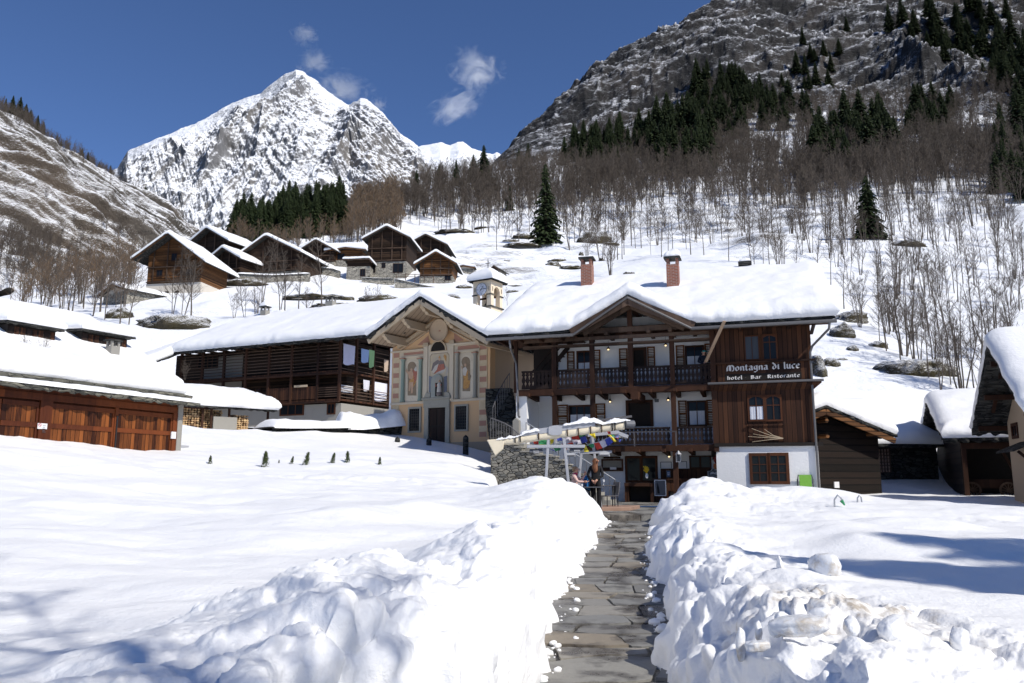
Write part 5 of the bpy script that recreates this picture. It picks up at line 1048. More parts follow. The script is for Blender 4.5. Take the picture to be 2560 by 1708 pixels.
# laundry on the sunny side and firewood: things that hang or lie there
def cloth(x,y0_,y1_,zt_,h_,col,label,cat='laundry'):
    nm='cloth_'+str(col); 
    if nm not in M: M[nm]=flat('laundry_fabric',col,.9,0,.12,5)
    n_=8; V=[];F=[]
    for i in range(n_+1):
        t_=i/n_; y=y0_+(y1_-y0_)*t_
        for j in range(5): V.append((x+.04*math.sin(t_*9+j*.6)*(j/4),y,zt_-h_*j/4*(1+.06*math.sin(t_*5))))
    for i in range(n_):
        for j in range(4): a=i*5+j; F.append((a,a+1,a+6,a+5))
    o=link('laundry',npmesh('laundry',V,F,True),M[nm]); o.location=(A.o.x,A.o.y,A.o.z); o.rotation_euler=(0,0,A.rz); tag(o,label,cat,'washing hung in the galleries')
zc1=ez-.35; xo=xw1+.12
cloth(xo,yo+.15,yo+1.55,zc1,1.45,(.55,.56,.72),'large pale lilac sheet hanging nearest the gallery corner')
cloth(xo,3.0,4.0,zc1-.05,1.0,(.30,.42,.68),'blue and white cloth hanging second from the gallery corner')
cloth(xo,4.0,4.7,zc1,1.3,(.28,.48,.22),'green patterned towel hanging in the upper gallery')
cloth(xo,6.0,6.6,zc1-.5,.9,(.42,.32,.24),'brown striped cloth hanging lower than its neighbours')
cloth(xo,7.3,8.4,zc1-.1,1.1,(.60,.62,.35),'pale yellow green cloth on the upper gallery line')
cloth(xo,8.0,8.7,zc1-1.1,.8,(.03,.42,.30),'bright turquoise garment draped over the upper gallery rail')
cloth(xo-.3,3.8,4.6,zf1-.4,.8,(.62,.62,.68),'small white cloth hanging in the lower gallery')
cloth(xo-.3,5.2,7.0,zf1-.4,1.4,(.72,.72,.80),'broad white sheet hanging in the lower gallery')
cloth(xo-.3,7.4,8.8,zf1-.4,1.5,(.68,.68,.74),'second broad white sheet deeper in the lower gallery')
cloth(xo-.25,yo+.3,yo+1.8,zf2+1.0,.5,(.55,.55,.58),'white bundled cloth lying over the lower corner rail')
# ------------------------------------------------------------------ GARAGE barn with varnished doors (left foreground)
p_l=P(-330,900,18.2); p_r=P(452,1003,28.3)
gdir=Vector((-11.66+14.2,28.3-22.0)).normalized(); o2=Vector((-11.66,28.3)); o1=o2-gdir*9.6
Gf=Fr((o1.x,o1.y),(o2.x,o2.y),1.9); GL_=Gf.L
ga=thing('garage','long low garage with varnished orange brown board doors under a snowy slate roof','garage',(Gf.o.x,Gf.o.y,1.9),Gf.rz)
k4=lambda cx,cy:(cx/3.357,760+cy/3.357)
g4=lambda a,b_,y=0:Gf.pix(*k4(a,b_),y)
xe=g4(1490,900)[0]; ze=g4(1490,835)[1]; zt0=Gf.pix(*k4(400,715),0)[1]
MB().box(-.3,xe,.12,5,-1.5,ze-.02).build('board_wall',M['garagef'],ga)
MB().box(xe+.001,xe+.22,-.05,5,-1.5,ze-.02).build('corner_pier',M['gplas'],ga)
# doors
def gx(a): return g4(a,950,.05)[0]
zlint=g4(960,868,.05)[1]
MB().box(-.3,xe,-.02,.118,zlint,zlint+.20).build('lintel',M['garagef'],ga); MB().box(-.3,xe,.02,.119,zlint+.201,ze-.02).build('fascia_boards',M['garagef'],ga)
for (a,b_) in ((-260,-10),(0,310),(425,950),(980,1440)):
    xa,xb=gx(a),gx(b_); z1=zlint-.06; m_=MB(); m_.box(xa,xb,.03,.11,-1.5,z1); d_=m_.build('door',M['garage'],ga)
    m_=MB(); zm=Gf.pix(*k4(700,1040),.0)[1]; m_.box(xa,xb,.0,.029,zm-.07,zm+.07); m_.build('rail',M['garagef'],d_); 
    m_=MB(); m_.box(xa,xb,.002,.028,z1-.14,z1); m_.build('rail',M['garagef'],d_)
    MB().box(xb-.06,xb,.001,.0285,-1.5,z1-.141).build('stile',M['garagef'],d_)
for (a,b_) in ((318,345),(346,420),(952,978),(1442,1485)): MB().box(gx(a),gx(b_),-.03,.11,-1.5,zlint-.001).build('door_post',M['garagef'],ga)
MB().box(gx(962),gx(972),-.06,-.031,-1.5,g4(970,940,0)[1]).build('door_bolt',M['iron'],ga)
x0,z0=g4(318,1000,-.04); x1,z1=g4(393,1052,-.04); sg=MB().box(x0,x1,-.045,-.031,z1,z0).build('sign_plate',M['signw'],ga)
m_=MB(); r_=(z0-z1)*.30; cx_,cz_=x0+r_*1.3,(z0+z1)/2+.03
for i in range(20):
    a0,a1=2*math.pi*i/20,2*math.pi*(i+1)/20; m_.hull8([(cx_+q*math.cos(a),y,cz_+q*math.sin(a)) for y in (-.050,-.0455) for q,a in ((r_*.78,a0),(r_,a0),(r_,a1),(r_*.78,a1))])
m_.beam((cx_-r_*.6,-.048,cz_+r_*.6),(cx_+r_*.6,-.048,cz_-r_*.6),r_*.2,.003,up=(0,1,0)); m_.build('red_ban_ring',M['signr'],sg)
m_=MB()
for i in range(5): m_.box(x1-(x1-x0)*.48,x1-.04-.03*(i%2),-.049,-.0455,z0-.06-i*.045-.012,z0-.06-i*.045)
m_.build('small_print',M['dgrey'],sg)
x0,z0=g4(1440,1072,-.06); x1,z1=g4(1474,1132,-.06); MB().box(x0,x1,-.07,-.032,z1,z0).build('notice',M['signw'],ga)
def zg(X,Y): return ze+.12+.30*Y
roof(ga,-1,xe+.45,-.55,6.0,lambda X,Y:ze+.02+.27*(Y+.55),th=.13,st=.0,nx=70,ny=24,mat='lslate',rag=.10)
roof(ga,-1,xe+.38,-.12,5.95,lambda X,Y:ze+.18+.27*(Y+.55),th=.14,st=.42,nx=70,ny=24,mat='lslate',rag=.14,sd=31,edge=.35,lump=1.5,inset=(0,.05,.25,0),bulge=.10,name='upper_slates')
# thin ragged snow strip on the lower slate course
n_=120; V=[];F=[]
for i in range(n_+1):
    x=-1+(xe+1.4)*i/n_; w_=.10+.09*float(fbm(np.array([x*1.7]),np.array([.3]),o=4,sd=77)[0]); w_=max(w_,.01); h_=.05+.05*w_*8
    for j,(yy,hh) in enumerate(((0,0),(.12,h_*.9),(.5,h_*1.1),(.9,h_),(1,0))): Yy=-.50+(.34*yy-w_*.4*(1-yy)); V.append((x,Yy,ze+.03+.27*(Yy+.55)+hh))
for i in range(n_):
    for j in range(4): a=i*5+j; F.append((a,a+5,a+6,a+1))
link('snow_strip',npmesh('snow_strip',V,F,True),M['roofsnow'],ga)
# electric box beside the garage
eb=thing('electric_box','grey metal electricity cabinet with a yellow warning triangle beside the garage','electric box',Gf.w(xe+.35,.6,0),Gf.rz)
x0,z0=g4(1497,1185,.6); x1,z1=g4(1583,1270,.6); dx=xe+.35
MB().box(x0-dx,x1-dx,0,.35,z1-.4,z0).build('cabinet',M['alu'],eb,bevel=.01); MB().box(x0-dx+.03,x1-dx-.03,-.012,-.001,z1,z0-.03).build('cabinet_door',M['alu'],eb)
xm=(x0+x1)/2-dx; zm=(z0+z1)/2; m_=MB(); m_.prism([(xm-.09,zm-.1),(xm+.09,zm-.1),(xm,zm+.06)],-.018,-.0125); m_.build('warning_triangle',M['yellow'],eb)
# ------------------------------------------------------------------ HOUSE behind the garage with two long dormers
D_=Fr((P(-420,1000,33).x,33),(P(350,1000,46).x,46),4.0)
dh=thing('dormer_house','broad snow covered roof with two long low dormers behind the garage','house',(D_.o.x,D_.o.y,4.0),D_.rz)
kd=lambda cx,cy:k4(cx,cy)
# roof plane from eave (v~890) to ridge (v~790)
e0=D_.pix(200,905,0)[1]; yr=7.0; r0=D_.pix(200,800,yr)[1]; ds=(r0-e0)/yr
def zd(X,Y): return np.minimum(e0+ds*Y,e0+ds*yr-ds*(Y-yr))
roof(dh,-2,D_.pix(335,840,3)[0],-1.5,14,zd,th=.2,st=.5,nx=60,ny=40,sd=41,edge=.8,lump=.8)
MB().box(-1.5,D_.pix(335,840,3)[0]-.5,0,13,-3,e0-.1).build('wall',M['dwood'],dh)
for (a,b_,c_,d) in ((60,168,462,280),(683,235,1065,330)):
    yd=4.0
    for q_ in np.linspace(6.5,-1,80):
        if D_.pix(*kd((a+c_)/2,(b_+d)/2+48),q_)[1]>=float(zd(np.array(0.),np.array(q_)))+.50: yd=float(q_); break
    x0,_,z0,z1=D_.rect(*kd(a,b_),*kd(c_,d),yd); x1=D_.pix(*kd(c_,d),yd)[0]; zl_,zr_=D_.pix(*kd(a,b_+5),yd)[1],D_.pix(*kd(c_,b_+50),yd)[1]
    zt_=(zl_+zr_)/2; m_=MB(); m_.box(x0,x1,yd,yd+3,zt_-1.8,zt_-.02); w_=m_.build('dormer_wall',M['blk'],dh)
    k_=8
    for i in range(k_): 
        xx=x0+(x1-x0)*i/k_; m_=MB(); m_.box(xx+.04,xx+(x1-x0)/k_-.04,yd-.03,yd-.001,zt_-1.1,zt_-.1); m_.build('dormer_panel',M['dwood' if i%3 else 'rail'],w_)
    roof(dh,x0-.25,x1+.25,yd-.4,yd+3.6,lambda X,Y:zt_+.10+.06*(Y-yd+.4),th=.12,st=.48,nx=40,ny=14,sd=int(a),edge=.35,name='dormer_roof',snowname='dormer_snow')
x,z=D_.pix(283,862,.8); chimney(dh,x,.8,float(zd(np.array(x),np.array(.8)))-.3,z-.1,.55,mat='gplas',d=.5)
# ------------------------------------------------------------------ WOODSHED with stacked logs, roofs of snow
S_=Fr((P(425,1060,40).x,40),(P(770,1060,45).x,45),3.2)
ws=thing('woodshed','low open shed full of stacked firewood under a thick snow roof','shed',(S_.o.x,S_.o.y,3.2),S_.rz)
s5=lambda a,b_,y=0:S_.pix(*k5(a,b_),y)
zs=lambda X,Y: s_e+.0*X+.25*Y-.085*(X)
s_e=s5(215,1045,-.3)[1]+.0
xe_=s5(1060,1100,0)[0]; drop=(s5(215,1045,-.3)[1]-s5(1050,1100,-.3)[1])/xe_
zs=lambda X,Y: s_e+.22*(Y)-drop*X
roof(ws,-.6,xe_+.3,-.4,4.2,zs,th=.10,st=.62,nx=60,ny=20,sd=51,edge=.45,lump=1.6,bulge=.2)
MB().box(-.4,xe_+.1,1.4,4,-2,s_e-1.0).build('rear_wall',M['blk'],ws)
for a in (-.3,s5(490,1,0)[0],s5(575,1,0)[0],s5(745,1,0)[0],xe_): MB().box(a-.05,a+.05,-.05,.05,-2,s_e-drop*max(a,0)-.06).build('post',M['dbeam'],ws)
x0=s5(590,1,0)[0]; x1=s5(815,1,0)[0]; MB().box(x0,x1,-.12,-.02,-2,s5(700,1190,0)[1]).build('concrete_wall',M['gplas'],ws)
m,n,b=newmat('cut_firewood'); gm=nd(n,'ShaderNodeNewGeometry'); c=ramp(n,gm.outputs['Random Per Island'],[(0,(.20,.11,.05)),(.5,(.45,.29,.15)),(.8,(.55,.38,.2)),(1,(.15,.10,.06))]); n.links.new(c,b.inputs['Base Color']); b.inputs['Roughness'].default_value=.9; M['logs']=m
def stack(x0,x1,z0,z1,y,label,F=S_,r=.075,dep=.7):
    m_=MB(); z=z0; rr=random.Random(int(x0*10))
    while z<z1:
        x=x0
        while x<x1:
            q=r*rr.uniform(.6,1.15); k_=rr.randint(4,6); an=rr.random()*3; m_.prism([(x+q*math.cos(an+2*math.pi*i/k_),z+q*.8*math.sin(an+2*math.pi*i/k_)) for i in range(k_)],y+rr.uniform(-.06,.04),y+dep); x+=r*1.9
        z+=r*1.5
    o=m_.build('firewood_stack',M['logs'],None); o.location=(F.o.x,F.o.y,F.o.z); o.rotation_euler=(0,0,F.rz); tag(o,label,'firewood','stacks of split logs'); return o
zb=-1.4
stack(-.3,s5(480,1,0)[0],zb,s_e-drop*1.2-.2,.1,'pale stack of split logs at the garage end of the woodshed')
stack(s5(505,1,0)[0],s5(690,1,0)[0],zb,s_e-drop*3.6-.25,.3,'darker stack of split logs in the middle of the woodshed')
stack(s5(800,1,0)[0],s5(945,1,0)[0],zb,s_e-drop*6.0-.35,.05,'pale stack of split logs at the far end of the woodshed')
# ------------------------------------------------------------------ dark dry stone walls and snow humps between woodshed and chapel
def rockwall(name,pts,h,th,mat,label,cat='wall',top=None,snow=.5,seed=1,kind=None):
    """pts world xy polyline with base z"""
    m_=MB(); V=[];F=[]; N=40; P_=[Vector(p) for p in pts]; L_=[0]
    for a,b_ in zip(P_[:-1],P_[1:]): L_.append(L_[-1]+(b_-a).length)
    o=bpy.data.objects.new(name,None); C.objects.link(o); c0=P_[len(P_)//2]; o.location=c0; tag(o,label,cat)
    for i in range(N+1):
        s_=L_[-1]*i/N; k=max(j for j in range(len(L_)) if L_[j]<=s_+1e-9); k=min(k,len(P_)-2); f=(s_-L_[k])/(L_[k+1]-L_[k]); p=P_[k].lerp(P_[k+1],f); d=(P_[-1]-P_[0]).normalized(); nn=Vector((d.y,-d.x,0)).normalized()
        hh=h[0]+(h[1]-h[0])*i/N+.06*vn1(i*.7+seed)
        for j in range(5): t_=j/4; q=p+nn*(th/2-.10*t_+.07*vn1(i*.9+j*3+seed)); V.append(tuple(q+Vector((0,0,-.8+(hh+.8)*t_))-c0))
        q=p-nn*th/2; V.append(tuple(q+Vector((0,0,hh))-c0)); V.append(tuple(q+Vector((0,0,-.8))-c0))
    for i in range(N):
        for j in range(6): a=i*7+j; F.append((a,a+7,a+8,a+1))
    F+= []
    link('stonework',npmesh('stonework',V,F),M[mat],o)
    if snow:
        V=[];F=[]; 
        for i in range(N+1):
            s_=L_[-1]*i/N; k=max(j for j in range(len(L_)) if L_[j]<=s_+1e-9); k=min(k,len(P_)-2); f=(s_-L_[k])/(L_[k+1]-L_[k]); p=P_[k].lerp(P_[k+1],f); d=(P_[-1]-P_[0]).normalized(); nn=Vector((d.y,-d.x,0)).normalized()
            hh=h[0]+(h[1]-h[0])*i/N; e=min(1,min(i,N-i)/3+.05); sn=snow*(1+.22*vn1(i*.11+seed*5)+.06*vn1(i*.5))*math.sqrt(e)
            for j in range(9): a=math.pi*j/8; V.append(tuple(p+nn*((th*.56+.15)*math.cos(a)*(1+.08*vn1(i*.2+j*.3)))+Vector((0,0,hh-.04+sn*(1+.08*vn1(i*.15+j*.3+seed))*math.sin(a)**.6))-c0))
        for i in range(N):
            for j in range(8): a=i*9+j; F.append((a,a+1,a+10,a+9))
        link('snow_cap',npmesh('snow_cap',V,F,True),M['roofsnow'],o)
    return o
def vn1(x): return float(vnoise(np.array([x]),np.array([.37]),sd=333)[0])
def gp(u,v,Y): p=P(u,v,Y); return (p.x,p.y,p.z)
rockwall('stone_wall',[gp(655,1132,41.5),gp(700,1130,42),gp(780,1124,43),gp(850,1116,44.5)],(1.25,1.0),2.2,'dstone','dark dry stone wall under a snow hump beside the woodshed end',snow=.5,seed=2)
rockwall('stone_wall',[gp(835,1126,45),gp(900,1130,45.3),gp(950,1128,45.6),gp(1000,1126,46.2)],(1.1,1.35),2.6,'dstone','dark dry stone wall under deep snow touching the chapel corner',snow=.95,seed=5)
# bollards before the chapel
for (u,v,lb,hh) in ((993,1128,'short dark stone bollard at the left corner of the chapel',.75),(1072,1128,'short dark stone bollard beside the chapel door',.7),(1164,1138,'tallest dark pointed stone bollard at the right of the chapel door',1.0)):
    p=P(u,v,41.5 if u<1150 else 39.8); z=gz(p.x,p.y); m_=MB(); m_.lathe(0,0,[(.14,-.6),(.14,hh-.2+.0),(.12,hh-.1),(.001,hh)],8); o=m_.build('bollard',M['dstone'],None); o.location=(p.x,p.y,P(u,v,p.y).z); tag(o,lb,'bollard','stone bollards in front of the chapel')
# ------------------------------------------------------------------ generic hillside chalet
def chalet(u,v,Y,w,d,hs,hw,rise,rz,label,wallm='log',stonem='fstone',ap=.5,ov=1.0,slats=True,snow=.55,name='log_chalet',gables=True,wins=(),cat='chalet',sink=2.0,balc=True,rise_r=None,group='snow roofed chalets on the slope'):
    p=P(u,v,Y); o=thing(name,label,cat,(p.x,p.y,p.z),R(rz),group)
    # local origin: bottom middle of the front
    H_=hs+hw; xa=-w/2+w*ap; k1=rise/(w*ap); k2=(rise_r if rise_r is not None else rise)/(w*(1-ap))
    MB().box(-w/2,w/2,0,d,-sink,hs).build('stone_base',M[stonem],o)
    pts=[(-w/2+.05,hs),(w/2-.05,hs),(w/2-.05,H_+rise-k2*(w*(1-ap))-.1),(xa,H_+rise-.15),(-w/2+.05,H_-.1)]
    m_=MB(); m_.prism(pts,.08,d-.08); m_.build('log_wall',M[wallm],o)
    def zf(X,Y_): return np.where(X<xa,H_+rise-k1*(xa-X),H_+rise-k2*(X-xa))+.08
    roof(o,-w/2-ov,w/2+ov,-ov*1.1,d+.6,zf,th=.16,st=snow,nx=22,ny=16,sd=int(u),edge=.45,rag=.06,lump=.8)
    if slats:
        m_=MB()
        for sx in (-1,1): pass
        for t_ in (.12,.37,.63,.88):
            x=-w/2+w*t_; zt=float(zf(np.array(x),np.array(0.)))-.3; m_=MB(); m_.box(x-.07,x+.07,-.16,.0,hs-.0,zt); m_.build('post',M['gbeam'],o)
        if balc:
            for z in (hs+.25,hs+hw*.55):
                m_=MB(); m_.box(-w/2+.1,w/2-.1,-.3,.07,z-.08,z+.06); m_.build('balcony_floor',M['gbeam'],o)
                for a,b_ in ((.12,.37),(.37,.63),(.63,.88)):
                    m_=MB()
                    for j in range(5): m_.box(-w/2+w*a+.08,-w/2+w*b_-.08,-.17,-.12,z+.2+j*.2,z+.25+j*.2)
                    m_.build('slatted_rail',M['log' if wallm=='log' else 'olog'],o)
    for (wx,wz,ww,wh) in wins:
        window(o,None,wx-ww/2,wz,wx+ww/2,wz+wh,.07 if wz>hs else -.005,fw=.08,mw=.05,fm='dbeam')
    MB().beam((-w/2-ov+.05,-ov*1.05,H_-.1-k1*ov),(xa,-ov*1.05,H_+rise-.1),.1,.2).build('bargeboard',M['gbeam' if wallm=='log' else 'olog'],o)
    MB().beam((w/2+ov-.05,-ov*1.05,H_+rise-k2*(w*(1-ap)+ov)-.1),(xa,-ov*1.05,H_+rise-.1),.1,.2).build('bargeboard',M['gbeam' if wallm=='log' else 'olog'],o)
    return o
A1=chalet(430,752,125,9.6,8,2.9,4.9,2.9,-10,'largest orange brown log chalet on a white stone base, nearest on the left','olog','palest',ap=.45,ov=1.7,wins=((-1,1.0,.5,.5),(.8,1.0,.5,.5),(-.2,6.6,.8,1.2),(-2.6,4,.9,1.1),(2.6,4,.9,1.1)),snow=.6,rise_r=3.9)
chalet(520,700,146,9,9,1,6.2,2.6,-24,'dark chalet mostly hidden behind the largest orange chalet',ov=1.2,snow=.7)
chalet(560,720,140,7,8,1,4.2,2.0,-24,'low dark chalet squeezed to the right of the largest orange chalet',ov=1.0,snow=.7)
chalet(672,716,142,11.5,10,2.6,3.6,3.2,-14,'wide dark brown barn with bare trees standing in front of it',ov=1.0,ap=.45,snow=.6,wins=((-4.6,1.0,1.2,.9),))
chalet(790,682,165,8,8,2.2,2.6,2.3,-10,'small dark chalet peeping out between the wide barn and the flat roofed house',ov=.8,snow=.5)
chalet(735,690,158,7,8,1,2.4,1.4,-20,'low snow covered roof beside the wide dark barn',ov=.7,snow=.6,slats=False)
chalet(865,664,165,7,9,1.2,2.0,.5,-6,'flat topped cottage with a reddish wall and snow on its terrace','olog',ov=1.0,snow=.7,slats=False,wins=((-1.2,1.4,1.4,1.2),),name='cottage')
chalet(966,684,152,7.9,9,2.4,4.9,2.1,-6,'tallest dark slatted chalet with a stone ground floor in the middle of the hamlet',ov=.9,snow=.6,wins=((-2.8,.3,1.0,1.5),(-.6,1.2,.6,.9),(2.3,.2,1.9,1.7)))
chalet(895,694,150,4.6,7,2.2,1.3,.1,-4,'lean-to with a sloping snowy roof against the tallest dark chalet','log',ap=.98,rise_r=.1,ov=.6,snow=.5,slats=False,wins=((.9,.3,.9,1.3),),name='lean_to')
chalet(1064,674,170,8.3,9,1.6,4.0,2.2,-6,'second tall dark chalet behind the small orange one',ov=.9,snow=.6)
chalet(1090,702,146,6.3,7,.9,2.6,1.9,-4,'small orange timber chalet behind the terrace railing','olog',ov=.9,snow=.55,wins=((-.6,2.0,.7,.7),(1.0,2.0,.7,.7),(2.2,.1,1.0,.8)))
chalet(1158,690,158,4.2,4,1.5,.2,.4,-6,'tiny stone hut with a snow roof to the right of the orange chalet','palest',ov=.4,snow=.55,slats=False,name='stone_hut')
chalet(1236,690,150,2.2,3,1.1,.1,.8,-25,'tiny shrine roof above the bell tower snow cap','log',ov=.35,snow=.0,slats=False,name='shrine')
lo_=chalet(285,762,118,6.5,6,1.8,.2,1.0,-35,'low pale stone hut half hidden by bare trees at the far left of the hamlet','palest',ov=.6,snow=.5,slats=False,name='stone_hut')
# terrace with railing under the hamlet
rockwall('terrace_wall',[gp(987,728,141),gp(1070,738,141),gp(1150,742,141)],(2.2,1.0),1.0,'fstone','long dry stone terrace wall below the small orange chalet',snow=.12,seed=11)
rockwall('terrace_wall',[gp(905,716,145),gp(945,720,145),gp(985,722,145)],(1.6,1.9),1.0,'fstone','short dry stone wall below the tallest dark chalet',snow=.1,seed=12)
rockwall('terrace_wall',[gp(590,702,138),gp(680,706,138),gp(775,700,140)],(1.2,1.1),1.0,'fstone','dry stone terrace wall below the wide dark barn',snow=.35,seed=13)
rockwall('terrace_wall',[gp(775,682,150),gp(830,684,150),gp(850,690,150)],(.9,.9),1.0,'fstone','snow topped terrace wall left of the lean-to',snow=.4,seed=14)
fn=thing('fence','wooden railing along the terrace in front of the small orange chalet','fence',P(990,698,141.5)); b0=P(990,698,141.5); e0_=P(1084,700,141.5)
for i in range(5):
    q=b0.lerp(e0_,i/4)-b0; MB().beam(q+Vector((0,0,-.6)),q+Vector((0,0,1.0)),.12).build('post',M['gbeam'],fn)
for z in (.5,.95): MB().beam(Vector((0,0,z)),e0_-b0+Vector((0,0,z)),.08).build('rail',M['gbeam'],fn)
# ------------------------------------------------------------------ RIGHT: log barn beside the hotel, slate roofs, plaster house
k8=lambda cx,cy:(2000+cx/3.266,780+cy/3.266)
B1=Fr((P(2015,1200,36).x,36),(P(2240,1200,37.5).x,37.5),.6)
ba=thing('log_barn','dark log barn with an orange verge board right beside the hotel','barn',(B1.o.x,B1.o.y,.6),B1.rz)
b8=lambda a,b_,y=0:B1.pix(*k8(a,b_),y)
ap8=b8(212,790,-.6); rf8=b8(780,1030,-.6); kk=(ap8[1]-rf8[1])/(rf8[0]-ap8[0]); xr8=b8(655,1100,0)[0]
roof(ba,ap8[0]-3.2,rf8[0],-.6,12,lambda X,Y:ap8[1]+.16-kk*np.abs(X-ap8[0]),th=.14,st=.62,nx=40,ny=40,sd=61,edge=.5,rag=.08,lump=.7)
m_=MB(); m_.prism([(ap8[0]-2.9,-1.2),(xr8,-1.2),(xr8,ap8[1]-kk*(xr8-ap8[0])-.12),(ap8[0],ap8[1]-.12),(ap8[0]-2.9,ap8[1]-kk*2.9-.12)],.1,11.5); m_.build('log_wall',M['dlog'],ba)
MB().beam((ap8[0],-.56,ap8[1]-.13),(rf8[0],-.56,rf8[1]-.13),.1,.24).build('verge_board',M['olog'],ba); MB().beam((ap8[0],-.56,ap8[1]-.13),(ap8[0]-3,-.56,ap8[1]-.13-kk*3),.1,.24).build('verge_board',M['olog'],ba)
for (cx,cy) in ((205,845),(208,888),(215,1015),(615,1000)):
    x,z=b8(cx,cy,-.4); MB().tube([(x,-.5,z),(x,.3,z)],.13 if cy<860 else .09,9).build('purlin_end',M['olog'],ba)
x0,z0=b8(287,1387,.0); x1,z1=b8(328,1437,.0); MB().box(x0,x1,.04,.099,z1,z0).build('paper_notice',M['signw'],ba)
# low link roof (snow) right of the barn, with a lattice
B2=Fr((P(2225,1200,41).x,41),(P(2320,1200,41.5).x,41.5),.6)
bb=thing('small_barn','small stone barn with a broad snow roof behind the log barn','barn',(B2.o.x,B2.o.y,.6),B2.rz)
c8=lambda a,b_,y=0:B2.pix(*k8(a,b_),y)
ze2=c8(850,1095,-.4)[1]; xa2=c8(560,1000)[0]; xb2=c8(1150,1000)[0]
yk=5.5; rz_=c8(800,810,yk)[1]; ks=(rz_-ze2)/(yk+.4)
roof(bb,xa2-1.5,xb2,-.4,11,lambda X,Y:np.minimum(ze2+ks*(Y+.4),rz_-ks*(Y-yk))+.1,th=.16,st=.6,nx=40,ny=40,sd=63,edge=.45,lump=.7)
MB().box(xa2,xb2,.4,10.5,-1.5,ze2).build('stone_wall',M['dstone'],bb)
x0,z0=c8(668,1115,-.0); x1,z1=c8(778,1310,-.0); la=MB()
for i in range(5): la.box(x0+(x1-x0)*i/4-.03,x0+(x1-x0)*i/4+.03,.30,.34,z1,z0)
for i in range(8): la.box(x0,x1,.30,.345,z1+(z0-z1)*i/7-.02,z1+(z0-z1)*i/7+.02)
la.build('lattice',M['gbeam'],bb); MB().box(x0,x1,.35,.39,z1,z0).build('lattice_backing',M['lpink'],bb)
# steep slate barn : gable seen from the side
B3=Fr((19.25,36),(24.5,33.9),.6)
bc=thing('slate_barn','dark open fronted barn with a steep slate gable and deep roof snow','barn',(B3.o.x,B3.o.y,.6),B3.rz)
d8=lambda a,b_,y=0:B3.pix(*k8(a,b_),y)
zb3=d8(1150,1055,0)[1]; yk=5.2; top=d8(1010,740,yk)[1]+.45; ks=(top-.45-zb3)/(yk+.6); x3=6.0
roof(bc,0,x3+1.5,-.3,10.5,lambda X,Y:np.minimum(zb3+ks*(Y+.6),top-.45-ks*(Y-yk)),th=.18,st=.62,nx=50,ny=60,sd=64,edge=.5,rag=.10,lump=.8)
xg=.7; m_=MB(); prof=[(.3,-1.2),(.3,zb3+.7*ks-.35),(yk,top-.9),(9.5,zb3-.3),(9.5,-1.2)]; n_=len(prof); m_.v=[(xg,y,z) for y,z in prof]+[(xg+.2,y,z) for y,z in prof]; m_.f=[tuple(range(n_)),tuple(range(2*n_-1,n_-1,-1))]+[((i+1)%n_,i,n_+i,n_+(i+1)%n_) for i in range(n_)]; m_.m=[0]*len(m_.f); m_.build('gable_wall',M['dlog'],bc)
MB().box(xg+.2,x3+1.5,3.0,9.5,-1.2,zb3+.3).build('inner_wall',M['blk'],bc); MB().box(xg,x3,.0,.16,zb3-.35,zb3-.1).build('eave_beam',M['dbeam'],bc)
for x in (.8,2.9,5.0): MB().box(x-.09,x+.09,.02,.2,-1.2,zb3-.351).build('post',M['dbeam'],bc)
MB().beam((2.3,.5,2.2),(3.4,.5,-.4),.22,.1).build('leaning_board',M['dbeam'],bc)
# farm cart under the roof
ct=thing('cart','old wooden cart standing dark inside the open barn','cart',B3.w(1.8,.9,.1),B3.rz)
MB().box(-.9,.9,0,1.2,.35,.75).build('cart_body',M['dbeam'],ct); 
for sx in (-.7,.7):
    m_=MB(); 
    for i in range(18): a0,a1=2*math.pi*i/18,2*math.pi*(i+1)/18; m_.hull8([(sx+q*math.cos(a),y,.28+q*math.sin(a)) for y in (-.14,-.08) for q,a in ((.28,a0),(.36,a0),(.36,a1),(.28,a1))])
    for i in range(6): a=i*math.pi/6; m_.beam((sx-.28*math.cos(a),-.11,.28-.28*math.sin(a)),(sx+.28*math.cos(a),-.11,.28+.28*math.sin(a)),.03)
    m_.build('cart_wheel',M['gbeam'],ct)
# plaster house at the right edge: gable end, slate soffit
B4=Fr((19.5,34),(16.6,26),.5)
be=thing('plaster_house','beige plastered house with a tall stone slate overhang at the right edge','house',(B4.o.x,B4.o.y,.5),B4.rz)

e8=lambda a,b_,y=0:B4.pix(*k8(a,b_),y)
zE=e8(1412,968)[1]; axx,azz=e8(1535,268); kh=(azz-zE)/axx; OVh=1.15
roof(be,-.05,2*axx+.1,0,9,lambda X,Y:azz+.05-kh*np.abs(X-axx),th=.2,st=.6,nx=60,ny=50,sd=71,edge=.5,rag=.06,lump=.7,bulge=.12)
m_=MB(); m_.prism([(.65,-1.2),(2*axx-.65,-1.2),(2*axx-.65,azz-kh*(axx-.65)-.2),(axx,azz-.2),(.65,azz-kh*(axx-.65)-.2)],OVh,8.5); m_.build('plaster_wall',M['tan'],be)
for q in (.12,.5,.88,1.12,1.5,1.88):
    x=axx*q; z=azz-kh*abs(x-axx)-.32; MB().box(x-.09,x+.09,.12,OVh+.3,z-.1,z+.1).build('purlin',M['dbeam'],be)
for q in (.3,.7,1.3,1.7):
    x=axx*q; MB().beam((x,.55,azz-kh*abs(x-axx)-.24),(x+.7,.55,azz-kh*abs(x+.7-axx)-.24),.12,.1).build('rafter',M['dbeam'],be)
xw,zw=e8(1790,1030,OVh); window(be,None,xw,xw+.8,e8(1790,1280,OVh)[1],zw,OVh,nx=2,fw=.12,mw=.06,fm='frame')
